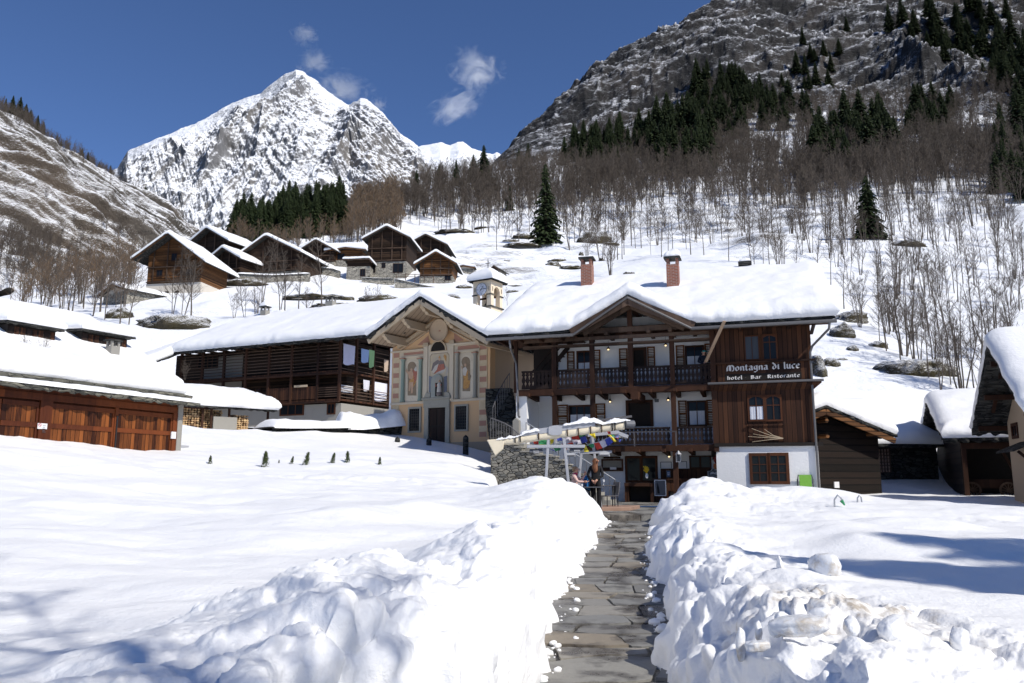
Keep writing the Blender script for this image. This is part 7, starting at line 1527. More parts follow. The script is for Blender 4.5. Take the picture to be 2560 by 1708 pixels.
# ------------------------------------------------------------------ folding awning frame
YA=24.6; loc=Vector((1.6,YA,.5)); aw=wthing('awning_frame','grey metal double folding awning frame with rolled cream cloth and snow on top','awning',loc)
def q7(a,b_,Y=YA): return P(*c7(a,b_),Y)-loc
def down(p): return Vector((p.x,p.y,-.45))
for (a,b_,c_,d,Y,w_) in ((1005,335,965,1075,YA,.085),(1212,210,1298,1040,YA,.085),(1490,560,1455,1000,26.6,.085),(1648,360,1700,780,26.6,.085),(1110,330,1110,470,25.6,.09)):
    t_=q7(a,b_,Y); m__=q7(c_,d,Y); dd=(m__-t_); e=t_+dd*((t_.z+.45)/max(.1,(t_.z-m__.z))) if Y!=25.6 else m__; MB().beam(t_,e,w_,w_*.8).build('leg' if Y!=25.6 else 'strut',M['alu'],aw,bevel=.01)
MB().beam(q7(690,508),q7(1540,505),.09,.095).build('crossbar',M['alu'],aw,bevel=.008); MB().beam(q7(1450,600,26.6),q7(1937,588,26.6),.08,.09).build('crossbar',M['alu'],aw,bevel=.008)
pl=[q7(1005,225),q7(1060,205),q7(1130,198),(q7(1185,203)),q7(1203,215),q7(1203,320),q7(1150,345),q7(1070,345),q7(1005,325)]
m_=MB(); n_=len(pl); m_.v=[tuple(p+Vector((0,-.12,0))) for p in pl]+[tuple(p+Vector((0,-.04,0))) for p in pl]; m_.f=[tuple(range(n_)),tuple(range(2*n_-1,n_-1,-1))]+[((i+1)%n_,i,n_+i,n_+(i+1)%n_) for i in range(n_)]; m_.m=[0]*len(m_.f); m_.build('centre_plate',M['alu'],aw)
MB().beam(q7(590,325),q7(1690,175),.14,.17).build('main_beam',M['alu'],aw,bevel=.01)
MB().beam(q7(1580,345,26.2),q7(2045,300,26.2),.08,.10).build('side_arm',M['alu'],aw,bevel=.008); MB().hull8([q7(1830,250,26.2)+Vector(k) for k in ((0,0,-.05),(.75,0,-.30),(.75,.5,-.30),(0,.5,-.05),(.1,0,.06),(.78,0,-.2),(.78,.5,-.2),(.1,.5,.06))]).build('arm_cover',M['alu'],aw)
def rollc(pts,r,seed):
    P_=[q7(*q) for q in pts]; N=60; V=[];F=[]; cum=[0]
    for a,b_ in zip(P_[:-1],P_[1:]): cum.append(cum[-1]+(b_-a).length)
    for i in range(N+1):
        s_=cum[-1]*i/N; k=max(j for j in range(len(cum)) if cum[j]<=s_+1e-9); k=min(k,len(P_)-2); c_=P_[k].lerp(P_[k+1],(s_-cum[k])/(cum[k+1]-cum[k])); tie=1-.14*math.exp(-((i*7.0/N*1.0)%1-.5)**2/.006)
        for j in range(14): a=2*math.pi*j/14; rr=r*tie*(1+.10*vn1(i*.5+j*2.1+seed)); V.append((c_.x,c_.y+rr*.8*math.cos(a),c_.z+rr*math.sin(a)-.04))
    for i in range(N):
        for j in range(14): a=i*14+j; b_=i*14+(j+1)%14; F.append((a,b_,b_+14,a+14))
    return npmesh('rolled_cloth',V,F,True)
link('rolled_cloth',rollc([(235,432),(600,388),(1000,335),(1300,295),(1750,230),(2120,185)],.115,1),M['creamcl'],aw)
x_=q7(215,500); m_=MB(); m_.prism([(-.24,.18),(.0,.20),(.30,.16),(.26,-.10),(.02,-.30)],-.1,.12); m_.v=[(a+x_.x,b_+x_.y,c_+x_.z) for a,b_,c_ in m_.v]; m_.build('cloth_end',M['creamcl'],aw,bevel=.02)
rl_=q7(2190,182); m_=MB(); m_.tube([(rl_.x-.14,rl_.y-.05,rl_.z),(rl_.x+.14,rl_.y+.05,rl_.z)],.13,16); m_.build('roller_end',M['dgrey'],aw)
MB().beam(q7(1700,130,26.4),q7(2230,65,26.4),.05,.07).build('rear_rail',M['irong'],aw)
for i,(u0,u1) in enumerate(((1440,1450),(1620,1628),(860,866),(1280,1287),(1780,1786),(1935,1950),(1975,1990),(515,530),(590,600))):
    zc=180+(2120-u0)*.128; c_=q7(u0,zc); m_=MB(); m_.tube([(c_.x-.02,c_.y,c_.z-.04),(c_.x+.02,c_.y,c_.z-.04)],.126,14,cap=False); m_.build('strap',M['iron' if i>4 else 'gbeam'],aw)
# snow lying on the awning
def snowrun(par,pts,hh,wd,seed,nm='snow'):
    P_=[q7(*q) for q in pts]; N=70; V=[];F=[]; cum=[0]
    for a,b_ in zip(P_[:-1],P_[1:]): cum.append(cum[-1]+(b_-a).length)
    for i in range(N+1):
        s_=cum[-1]*i/N; k=max(j for j in range(len(cum)) if cum[j]<=s_+1e-9); k=min(k,len(P_)-2); c_=P_[k].lerp(P_[k+1],(s_-cum[k])/(cum[k+1]-cum[k])); e=min(1,i/4,(N-i)/4); h_=hh(i/N)*max(.15,1+.55*vn1(i*.14+seed)+.25*vn1(i*.33+seed))*e**.5
        for j in range(9): a=math.pi*j/8; V.append((c_.x,c_.y-wd*math.cos(a)*(1+.2*vn1(i*.3+j)),c_.z+h_*math.sin(a)**.7+.015*vn1(i*.8+j*3)))
    for i in range(N):
        for j in range(8): a=i*9+j; F.append((a,a+9,a+10,a+1))
    return link(nm,npmesh(nm,V,F,True),M['roofsnow'],par)
snowrun(aw,[(235,418),(540,375),(700,310),(870,280)],lambda t_:.06 if t_<.6 else .11,.12,1)
snowrun(aw,[(1215,208),(1450,175),(1660,158),(1800,190),(2200,128)],lambda t_:.06+.15*math.exp(-((t_-.35)/.2)**2)+.07*math.exp(-((t_-.78)/.12)**2),.14,4)
# prayer flags
fg=wthing('prayer_flags','two strings of small red, green, yellow, blue and white prayer flags under the awning','flags',loc)
cols={'r':(.62,.06,.04),'g':(.04,.27,.11),'y':(.78,.62,.04),'b':(.045,.07,.38),'w':(.66,.64,.72)}
for k,c_ in cols.items(): M['fl'+k]=flat('flag_cloth_'+k,c_,.85,0,.18,9)
for c_,pts in (('r',((765,405),(858,392),(858,485),(800,478))),('g',((862,390),(985,385),(985,482),(868,485))),('y',((1030,362),(1095,355),(1080,450),(1035,485))),('b',((1128,350),(1205,352),(1205,425),(1130,420))),('w',((1245,335),(1335,330),(1340,430),(1262,450))),('r',((1337,330),(1440,315),(1465,410),(1350,405))),
 ('g',((1440,308),(1560,335),(1468,375))),('y',((1600,325),(1685,280),(1700,400))),('r',((1272,465),(1350,425),(1378,482))),('w',((1365,415),(1470,408),(1495,470),(1380,480))),('b',((1467,380),(1545,355),(1580,435),(1500,465))),('y',((1545,475),(1600,580),(1525,590))),('g',((1580,480),(1668,465),(1680,520),(1640,532))),
 ('r',((1670,460),(1745,440),(1800,530),(1720,558))),('w',((1747,440),(1830,410),(1870,500),(1802,530))),('b',((1832,410),(1900,370),(1960,440),(1880,500))),('y',((1870,330),(1920,340),(2012,430),(1970,447))),('r',((1850,255),(1910,275),(1925,335),(1885,322))),('b',((1780,262),(1835,260),(1862,292))),('w',((1800,275),(1850,265),(1885,320))),
 ('g',((1925,330),(1975,345),(1990,385),(1950,380))),('b',((1985,350),(2035,345),(2040,385),(2000,380))),('r',((1990,380),(2045,365),(2030,400))),('b',((2030,405),(2075,400),(2060,445),(2040,440))),('g',((2050,370),(2065,410),(2035,400))),
 ('g',((1060,495),(1185,470),(1185,560),(1110,580))),('b',((1020,540),(1090,560),(1130,600))),('w',((1045,530),(1110,545),(1130,580))),('y',((860,478),(960,478),(930,500))),('r',((1185,470),(1250,465),(1250,490))),('r',((1255,520),(1285,520),(1270,585)))):
    Yf=YA+.35+.35*random.random(); pp_=[q7(*q,Yf) for q in pts]; n0=4; V=[];F=[]
    if len(pp_)==3: pp_=[pp_[0],pp_[1],pp_[2],pp_[2]*.96+pp_[0]*.04]
    for i in range(n0+1):
        for j in range(n0+1): a=pp_[0].lerp(pp_[1],i/n0); b_=pp_[3].lerp(pp_[2],i/n0); w_=a.lerp(b_,j/n0); V.append((w_.x,w_.y+.06*math.sin(i*1.3+j*.9+Yf*9)*(j/n0),w_.z))
    for i in range(n0):
        for j in range(n0): a=i*(n0+1)+j; F.append((a,a+1,a+n0+2,a+n0+1))
    link('flag',npmesh('flag',V,F,True),M['fl'+c_],fg)
cord=[q7(755,400,YA+.5),q7(1000,365,YA+.5),q7(1440,310,YA+.5),q7(1690,280,YA+.5)]; MB().tube(cord,.008,5).build('cord',M['signw'],fg)
cord=[q7(1080,470,YA+.5),q7(1270,462,YA+.5),q7(1500,400,YA+.5),q7(1580,478,YA+.5),q7(1750,440,YA+.5),q7(1900,370,YA+.5),q7(2070,370,YA+.5)]; MB().tube(cord,.008,5).build('cord',M['signw'],fg)
def heater(a,b_,c_,d,Y,label,mt):
    p0=q7(a,b_,Y); p1=q7(c_,d,Y); o=wthing('patio_heater',label,'heater',loc+(p0+p1)/2,'electric heaters under the awning'); w_=(p1-p0).x/2; h_=abs((p1-p0).z)/2
    m_=MB(); m_.hull8([(-w_,-.09,-h_),(w_,-.09,-h_),(w_*.96,.16,-h_*.7),(-w_*.96,.16,-h_*.7),(-w_*.92,-.05,h_),(w_*.92,-.05,h_),(w_*.9,.16,h_),(-w_*.9,.16,h_)]); m_.build('casing',M[mt],o,bevel=.01)
    if mt=='steel': MB().tube([(-w_*.85,-.11,-h_*.1),(w_*.85,-.11,-h_*.1)],.03,7).build('heating_rod',M['alu'],o)
    else:
        m_=MB(); 
        for i in range(12):
            for j in range(2): x=-w_*.35+i*w_*.065; m_.disc(x+j*w_*.03,-.098,-h_*.2-j*.05,.012,.012,.006,6)
        m_.build('vent_grille',M['signw'],o)
    MB().beam((0,.1,h_),(0,.1,h_+.16),.04).build('bracket',M['dgrey'],o)
heater(720,545,925,600,YA+.1,'dark grey perforated heater hanging under the left half of the crossbar','dgrey'); heater(1312,530,1530,592,YA+.1,'dark grey heater hanging under the right half of the crossbar','dgrey')
heater(1262,600,1400,660,26.6,'silver heater hanging behind the centre of the awning','steel'); heater(1742,590,1905,655,26.6,'silver heater at the right end above the standing woman','steel')
# ------------------------------------------------------------------ people
def skin(nodes,edges,lvl=2):
    me=bpy.data.meshes.new('tmp'); ks=list(nodes); me.from_pydata([nodes[k][:3] for k in ks],[(ks.index(a),ks.index(b_)) for a,b_ in edges],[]); o=bpy.data.objects.new('tmp',me); C.objects.link(o)
    md=o.modifiers.new('s','SKIN'); md.use_smooth_shade=True; sv=me.skin_vertices[0].data
    for i,k in enumerate(ks): r=nodes[k][3]; ry=nodes[k][4] if len(nodes[k])>4 else r; sv[i].radius=(r,ry)
    for i in range(len(ks)): sv[i].use_root=(i==0)
    o.modifiers.new('u','SUBSURF').levels=lvl; dg=bpy.context.evaluated_depsgraph_get(); r_=bpy.data.meshes.new_from_object(o.evaluated_get(dg)); bpy.data.objects.remove(o); bpy.data.meshes.remove(me); return r_
def hand(m_,w,dirv,side,curl=.5,s=1.0):
    """palm plus five unequal bent fingers, grown from the wrist along dirv"""
    d=Vector(dirv).normalized(); u=d.cross(Vector(side)).normalized(); sd=Vector(side).normalized(); w=Vector(w)
    m_.tube([w-d*.02,w+d*.03,w+d*.075,w+d*.095],[.026*s,.036*s,.040*s,.030*s],8)
    for i,(off,L_) in enumerate(((-.030,.065),(-.010,.080),(.010,.075),(.028,.058))):
        a=w+d*.085+sd*off; b_=a+(d*math.cos(curl)+u*math.sin(curl)).normalized()*L_*.5; c_=b_+(d*math.cos(curl*2)+u*math.sin(curl*2)).normalized()*L_*.5; m_.tube([a,b_,c_],[.010*s,.009*s,.007*s],6)
    a=w+d*.03-sd*.03; b_=a+(d*.6-sd*.7+u*.3).normalized()*.035; c_=b_+(d*.9-sd*.1+u*.5).normalized()*.03; m_.tube([a,b_,c_],[.013*s,.011*s,.008*s],6)
BE=[('pel','wai'),('wai','che'),('che','nb'),('nb','nk'),('nk','hd'),('hd','ht'),('che','shl'),('che','shr'),('shl','ell'),('shr','elr'),('ell','wrl'),('elr','wrr'),('pel','hil'),('pel','hir'),('hil','knl'),('hir','knr'),('knl','anl'),('knr','anr'),('anl','tol'),('anr','tor')]
def person(label,loc,rz,N,hands,mats,rule,hairn=None,hairmat='hair',sc=1.0,face=(0,-1)):
    o=thing('person',label,'person',loc,rz); o.scale=(sc,)*3; me=skin(N,BE); hd=Vector(N['hd'][:3]); m_=MB()
    for (w,d,s_,cu) in hands: hand(m_,w,d,s_,cu)
    f=Vector((face[0],face[1],0)).normalized(); r_=Vector((-f.y,f.x,0)); 
    m_.tube([hd+f*.085+Vector((0,0,.025)),hd+f*.118+Vector((0,0,-.012)),hd+f*.085+Vector((0,0,-.03))],[.010,.017,.012],6)
    for sg in (-1,1): m_.tube([hd+r_*sg*.088-f*.005+Vector((0,0,.03)),hd+r_*sg*.100-f*.012,hd+r_*sg*.088+Vector((0,0,-.03))],[.012,.018,.010],6)
    tmp=m_.build('tmp2',None,None); bm=bmesh.new(); bm.from_mesh(me); nb=len(bm.faces); bm.from_mesh(tmp.data); bpy.data.objects.remove(tmp); bm.faces.ensure_lookup_table()
    for i,fc in enumerate(bm.faces): fc.smooth=True; fc.material_index=0 if i>=nb else rule(fc.calc_center_median())
    bm.to_mesh(me); bm.free(); me.name='body'; link('body',me,[M[k] for k in mats],o)
    e=MB(); 
    for sg in (-1,1): c_=hd+f*.088+r_*sg*.034+Vector((0,0,.022)); e.tube([c_,c_+f*.012],.011,8)
    e.build('eyes',M['black'],o); c_=hd+f*.093+Vector((0,0,-.052)); MB().tube([c_-r_*.028,c_+f*.006,c_+r_*.028],[.004,.008,.004],6).build('mouth',M['robe_red'],o)
    if hairn: hm=skin(hairn,[(a,b_) for a,b_ in zip(list(hairn)[:-1],list(hairn)[1:])]); link('hair',hm,M[hairmat],o)
    return o
M['hair']=flat('red_hair',(.20,.075,.028),.6,0,.5,40); M['bhair']=flat('dark_blond_hair',(.30,.20,.11),.7,0,.3,30); M['dhair']=flat('dark_hair',(.04,.03,.022),.7); M['pinkcl']=flat('pale_pink_jacket',(.66,.45,.40),.9,0,.08,5); M['scarf']=flat('bright_pink_scarf',(.62,.04,.12),.9,0,.2,12); M['navy']=flat('navy_jacket',(.010,.014,.030),.8)
loc_w=P(1490,1240,25.9); zf=.5
stand={'pel':(0,0,.93,.155,.12),'wai':(0,0,1.08,.13,.10),'che':(0,0,1.27,.16,.115),'nb':(0,.0,1.41,.075),'nk':(0,-.005,1.46,.052),'hd':(0,-.015,1.565,.088,.10),'ht':(0,0,1.625,.072,.08),
 'shl':(-.165,0,1.375,.062),'shr':(.165,0,1.375,.062),'ell':(-.245,.06,1.12,.046),'elr':(.245,.06,1.12,.046),'wrl':(-.07,.20,.97,.030),'wrr':(.08,.19,.95,.030),'hil':(-.09,0,.86,.10),'hir':(.09,0,.86,.10),'knl':(-.10,-.01,.48,.068),'knr':(.10,-.02,.48,.068),'anl':(-.10,.02,.09,.042),'anr':(.11,.02,.09,.042),'tol':(-.11,-.13,.04,.036),'tor':(.12,-.13,.04,.036)}
person('woman in black with long wavy red hair standing with her hands behind her back',(loc_w.x,loc_w.y,zf),R(165),stand,[((-.07,.20,.97),(.7,.1,-.6),(0,0,1),.6),((.08,.19,.95),(-.7,.1,-.5),(0,0,1),.6)],['skin','black','navy'],lambda c_:0 if c_.z>1.435 and abs(c_.x)<.12 else (1),
 {'a':(0,0,1.66,.05),'b':(0,.02,1.60,.10,.108),'c':(.0,.05,1.48,.095,.075),'d':(.02,.085,1.38,.105,.05),'e':(-.02,.10,1.27,.085,.04),'f':(0.01,.10,1.19,.04,.02)},sc=1.0)
sit={'pel':(0,0,.52,.155,.13),'wai':(0,-.02,.68,.13,.11),'che':(0,-.04,.88,.16,.12),'nb':(0,-.05,1.02,.075),'nk':(0,-.07,1.07,.052),'hd':(0,-.10,1.175,.088,.10),'ht':(0,-.085,1.235,.072,.08),
 'shl':(-.165,-.04,.985,.062),'shr':(.165,-.04,.985,.062),'ell':(-.21,-.17,.80,.048),'elr':(.21,-.20,.82,.048),'wrl':(-.12,-.36,.80,.030),'wrr':(.13,-.34,1.02,.030),'hil':(-.09,-.10,.50,.10),'hir':(.09,-.10,.50,.10),'knl':(-.12,-.46,.50,.07),'knr':(.12,-.46,.50,.07),'anl':(-.12,-.42,.09,.042),'anr':(.12,-.44,.09,.042),'tol':(-.12,-.56,.04,.036),'tor':(.12,-.58,.04,.036)}
ls=P(1434,1200,25.7); szf=.62
person('blond woman in a pale pink jacket and bright scarf sitting at the terrace table',(ls.x,ls.y,szf),R(75),sit,[((-.12,-.36,.80),(.1,-1,-.1),(1,0,0),.4),((.13,-.34,1.02),(-.2,-.4,1),(1,0,0),.9)],['skin','pinkcl','navy','scarf'],
 lambda c_:0 if c_.z>1.07 else (3 if c_.z>.985 and abs(c_.x)<.11 else (2 if (c_.z<.60) else (0 if c_.y<-.345 else 1))),
 {'a':(0,-.06,1.29,.05),'b':(0,-.06,1.235,.10,.11),'c':(0,-.03,1.17,.095,.085),'d':(0,-.01,1.10,.06,.05)},'bhair')
# man on the balcony with a plank
mx,mz=H.pix(1757,868,1.35); ml=H.w(mx,1.55,zu); hM=mz+.0
mn=dict(stand); mn.update({'ell':(-.27,-.06,1.14,.05),'elr':(.27,-.08,1.16,.05),'wrl':(-.05,-.30,1.06,.032),'wrr':(.16,-.34,1.24,.032),'pel':(0,.06,.93,.16,.13),'hd':(.02,-.06,1.57,.09,.10),'ht':(.02,-.04,1.63,.075,.08),'nk':(0,-.03,1.47,.055)})
person('man in a dark jacket with goggles on the upper balcony holding a plank',tuple(ml+Vector((0,0,-.08))),H.rz+R(20),mn,[((-.05,-.30,1.06),(.3,-.8,.1),(0,0,1),1.0),((.16,-.34,1.24),(.1,-.9,.2),(0,0,1),1.0)],['skin','navy','navy'],lambda c_:0 if c_.z>1.44 and abs(c_.x)<.13 else (0 if c_.y<-.285 else 1),
 {'a':(.02,-.02,1.69,.05),'b':(.02,-.015,1.63,.095,.105),'c':(.02,.02,1.56,.08,.07)},'dhair',sc=.96)
gq_=bpy.data.objects['person.002'] if 'person.002' in bpy.data.objects else None
if gq_: MB().tube([(-.07,-.125,1.615),(.02,-.16,1.62),(.11,-.125,1.615)],[.028,.036,.028],8).build('goggles',M['teal2'],gq_)
pa=H.w(H.pix(1764,905,.55)[0],.55,H.pix(1764,905,.55)[1]); pb_=H.w(H.pix(1811,803,-.35)[0],-.35,H.pix(1811,803,-.35)[1]); pk=wthing('plank','long rough wooden plank leaning from the upper balcony up to the eave','plank',pa); MB().beam((0,0,0),pb_-pa,.14,.05,up=(.3,-1,0)).build('board',M['plank'],pk,jit=.01)
# furniture
def table(x,y,w,d,h,label,mt='dgrey'):
    o=wthing('table',label,'table',(x,y,.5),'terrace tables'); MB().box(-w/2,w/2,-d/2,d/2,h-.03,h).build('table_top',M[mt],o,bevel=.008)
    for a in (-1,1):
        for b_ in (-1,1): MB().tube([(a*(w/2-.06),b_*(d/2-.06),0),(a*(w/2-.06),b_*(d/2-.06),h-.03)],.018,6).build('leg',M['iron'],o)
    return o
t1=P(1462,1217,25.7); table(t1.x+.1,t1.y,.85,.7,t1.z-.5,'dark terrace table in front of the seated woman'); tt1=t1
t2=P(1512,1213,27.4); table(t2.x,t2.y,.7,.7,t2.z-.5,'grey terrace table behind the standing woman','irong')
def chair(x,y,z,rz,label,mt='dgrey'):
    o=thing('chair',label,'chair',(x,y,z),rz,'terrace chairs'); MB().box(-.22,.22,-.22,.22,.43,.46).build('seat',M[mt],o,bevel=.01); MB().hull8([(-.22,.2,.48),(.22,.2,.48),(.22,.23,.48),(-.22,.23,.48),(-.22,.26,.9),(.22,.26,.9),(.22,.29,.9),(-.22,.29,.9)]).build('backrest',M[mt],o)
    for a in (-1,1):
        for b_ in (-1,1): MB().tube([(a*.2,b_*.2,0),(a*.19,b_*.19,.45)],.015,6).build('leg',M['iron'],o)
chair(ls.x-.02,ls.y,.62,R(75),'dark chair under the seated woman'); t3_=P(1524,1225,27.0); chair(t3_.x,t3_.y,.5,R(-70),'grey chair right of the standing woman','irong')
bp=P(1467,1210,26.1); b0_=wthing('backpack','bright blue backpack standing on the terrace table','backpack',bp); m_=MB(); m_.lathe(0,0,[(.001,-.24),(.15,-.22),(.18,-.08),(.17,.1),(.12,.22),(.001,.27)],12); m_.build('bag',M['bluebag'],b0_,smooth=True); MB().tube([(-.05,-.17,.15),(-.09,-.2,0),(-.05,-.17,-.15)],.018,6).tube([(.05,-.17,.15),(.09,-.2,0),(.05,-.17,-.15)],.018,6).build('straps',M['navy'],b0_)
cu=P(1454,1213,25.5); c0_=wthing('cup','small white cup on the terrace table','cup',(cu.x,cu.y,t1.z)); m_=MB(); m_.lathe(0,0,[(.03,0),(.04,.04),(.045,.09),(.038,.088),(.03,.01)],10); m_.build('bowl',M['signw'],c0_)
gl_=wthing('wine_glass','empty glass on the grey terrace table','glass',(t2.x-.05,t2.y-.1,t2.z)); m_=MB(); m_.lathe(0,0,[(.035,0),(.006,.01),(.006,.08),(.035,.11),(.03,.19)],10); m_.build('bowl',M['signw'],gl_)
# bar front under the balcony
YC=1.35
bar=thing('bar_counter','dark timber bar counter with an open hearth bay in front of the hotel','counter',(H.o.x,H.o.y,H.o.z),H.rz)
x0,x1,z0,z1=R1(1010,1330,1375,1470,YC); MB().box(x0,x1,YC,YC+.5,-.1,z1-.05).build('counter_front',M['dwood'],bar); MB().box(x0-.1,x1+.05,YC-.06,YC+.6,z1-.049,z1).build('counter_top',M['dbeam'],bar)
x0,x1,z0,z1=R1(835,1355,1005,1470,YC-.1); m_=MB(); MB().box(x0,x1,YC-.2,YC+.5,z1-.14,z1).build('counter_top',M['dbeam'],bar)
for xx in (x0,x1-.16): MB().box(xx,xx+.16,YC-.12,YC+.45,-.1,z1-.141).build('counter_leg',M['dwood'],bar)
MB().box(x0+.17,x1-.17,YC+.3,YC+.4,-.1,z1-.142).build('counter_back',M['blk'],bar)
def board(a,b_,c_,d,y,label,cat,fm='signw',pm='dgrey',nm='poster',fw=.03):
    x0,x1,z0,z1=R1(a,b_,c_,d,y); p=H.w((x0+x1)/2,y,z0); o=thing(nm,label,cat,p,H.rz); w_=(x1-x0)/2; h_=z1-z0
    m_=MB(); m_.box(-w_,w_,-.03,0,h_-fw,h_).box(-w_,w_,-.03,.001,0,fw).box(-w_,-w_+fw,-.029,.002,fw,h_-fw).box(w_-fw,w_,-.029,.002,fw,h_-fw); m_.build('frame',M[fm],o); MB().box(-w_+fw,w_-fw,-.014,.0,fw,h_-fw).build('panel',M[pm],o); return o,w_,h_
o,w_,h_=board(1006,1337,1073,1430,YC-.03,'large white framed picture poster leaning on the bar counter','poster'); MB().prism([(-w_*.5,.1),(-w_*.1,.1),(-w_*.2,h_*.5),(-w_*.45,h_*.85),(-w_*.6,h_*.5)],-.0185,-.0145).build('print',M['black'],o)
o,w_,h_=board(1086,1400,1138,1478,YC-.12,'tall narrow chalkboard with a wooden frame beside the poster','chalkboard','frame','blk')
m_=MB(); 
for i in range(4): m_.box(-.12+.02*i,.10-.03*(i%2),-.017,-.0145,h_*.72-i*.09,h_*.72-i*.09+.012)
m_.build('chalk_lines',M['irong'],o)
o,w_,h_=board(1075,1283,1099,1322,YC+.3,'small blue framed notice standing on the bar counter','notice','irong','bluep'); m_=MB(); m_.box(-w_*.5,-w_*.1,-.018,-.0145,h_*.55,h_*.7).box(w_*.1,w_*.5,-.018,-.0145,h_*.55,h_*.7).box(-w_*.5,w_*.5,-.018,-.0145,h_*.3,h_*.42); m_.build('print',M['signw'],o)
o,w_,h_=board(700,1217,826,1287,YW-.06,'wide wooden notice board with pale sheets beside the glass door','notice board','frame','gplas',fw=.07); MB().box(-w_+.07,w_-.07,-.02,-.0145,.07,h_*.3).build('lower_panel',M['dwood'],o); MB().box(-.1,.18,-.026,-.0205,.02,h_*.33).build('paper_sheet',M['signw'],o); MB().box(-w_*.75,w_*.75,-.12,.0,h_+.02,h_+.1).build('board_roof',M['dwood'],o)
# oval sign
x,z=H.pix(*c1(1353,1295),YC+.2); o=thing('oval_sign','grey arched plaque with a white emblem at the end of the bar panelling','sign',H.w(x,YW-.10,z),H.rz); pts=[(-.34,-.16),(.34,-.16),(.34,.06),(.22,.07)]+[(.20*math.cos(a),.07+.14*math.sin(a)) for a in np.linspace(.1,3.04,9)]+[(-.22,.07),(-.34,.06)]
MB().prism(pts,-.01,.0).build('plate',M['signw'],o); MB().prism([(a*.92,b_*.88) for a,b_ in pts],-.016,-.0105).build('plate_field',M['dgrey'],o); m_=MB(); m_.prism([(-.26,-.08),(-.2,.02),(-.12,.04),(-.05,-.01),(.02,.05),(.06,-.03),(.04,-.09),(-.1,-.06)],-.021,-.0165); m_.box(.12,.28,-.021,-.0165,-.09,-.06); m_.box(-.05,.05,-.021,-.0165,.10,.13); m_.build('emblem',M['signw'],o)
x,z=H.pix(*c1(1357,1168),1.9); o=thing('loudspeaker','black loudspeaker under the lower balcony beside the white wall','loudspeaker',H.w(x,1.9,z),H.rz+R(25)); MB().box(-.15,.15,-.12,.12,-.28,.25).build('cabinet',M['iron'],o,bevel=.015); MB().box(-.03,.1,.0,.3,-.38,-.281).build('bracket',M['iron'],o); MB().disc(0,-.13,-.05,.09,.09,.009,14).build('speaker_cone',M['black'],o)
x,z=H.pix(*c1(1144,1204),YP-.2); o=thing('lantern','small pale metal lantern hanging on the balcony post','lantern',H.w(x,YP-.22,z),H.rz); m_=MB(); m_.box(-.09,-.075,-.09,-.075,-.2,.1).box(.075,.09,-.09,-.075,-.2,.1).box(-.09,-.075,.075,.09,-.2,.1).box(.075,.09,.075,.09,-.2,.1); m_.box(-.1,.1,-.1,.1,-.22,-.2); m_.lathe(0,0,[(.14,.1),(.05,.2),(.02,.25),(.001,.26)],4); m_.build('cage',M['alu'],o); MB().box(-.06,.06,-.06,.06,-.19,.08).build('lantern_glass',M['glass2'],o)
x,z=H.pix(*c1(1362,1258),1.9); o=thing('flower_pot','orange clay pot with red flowers on the bar shelf','flower pot',H.w(x,1.9,z),H.rz); m_=MB(); m_.lathe(0,0,[(.08,-.12),(.13,-.02),(.11,.09),(.12,.1)],12); m_.build('pot',M['clay'],o,smooth=True); m_=MB()
for i in range(24): a=random.random()*6.3; r_=random.random()*.16; m_.tube([(0,0,.08),(r_*math.cos(a),r_*math.sin(a),.2+random.random()*.25)],.012,4,.022)
m_.build('flowers',M['redfl'],o)
x,z=H.pix(*c1(958,1300),1.2); o=thing('flower_vase','bunch of yellow flowers in a vase on the hearth counter','flower vase',H.w(x,YC+.0,z),H.rz); m_=MB(); m_.lathe(0,0,[(.05,-.2),(.07,-.1),(.04,.0)],10); m_.build('vase',M['signw'],o); m_=MB()
for i in range(18): a=random.random()*6.3; r_=random.random()*.13; m_.tube([(0,0,0),(r_*math.cos(a),r_*math.sin(a),.12+random.random()*.2)],.008,4,.03)
m_.build('flowers',M['yellow'],o)
# green folding lounger against the white wall
x0,x1,z0,z1=R2(677,1308,772,1400,.45); o=thing('folding_chair','folded lounger with bright green fabric leaning on the white wall','folding chair',H.w((x0+x1)/2,.5,z1-1.15),H.rz); w_=(x1-x0)/2; hz_=1.15
m_=MB(); m_.hull8([(-w_*.65,-.10,.1),(w_*.75,-.10,.1),(w_*.75,-.07,.1),(-w_*.65,-.07,.1),(-w_*.75,.12,hz_),(w_*.75,.12,hz_),(w_*.75,.15,hz_),(-w_*.75,.15,hz_)]); m_.build('fabric',M['greenf'],o)
for sx in (-1,1): MB().tube([(sx*w_*.95,-.12,0),(sx*w_*.9,.1,hz_*.9),(sx*w_*.8,.14,hz_*1.0)],.022,7).tube([(sx*w_*1.0,.02,0),(sx*w_*.98,.18,hz_*.85)],.02,7).build('frame',M['dgrey'],o)
MB().beam((-w_,.0,.35),(w_,.05,.5),.03).build('stay',M['dgrey'],o)
# blue mat and stone step
p=P(1628,1262,29.3); o=wthing('door_mat','flat blue mat at the end of the path','mat',(p.x,29.3,.505)); MB().box(-.55,.5,-.25,.3,0,.02).build('mat',M['bluep'],o,jit=.01)
p=P(1590,1263,26.6); o=wthing('stone_step','low reddish stone step at the edge of the terrace beside the path','step',(p.x-.55,26.7,.45)); MB().hull8([(-1.0,-.9,-.3),(.3,-.3,-.3),(.9,1.3,-.3),(-1.0,1.3,-.3),(-1.0,-.9,.16),(.3,-.3,.16),(.9,1.3,.16),(-1.0,1.3,.16)]).build('slab',M['redst'],o,bevel=.02)
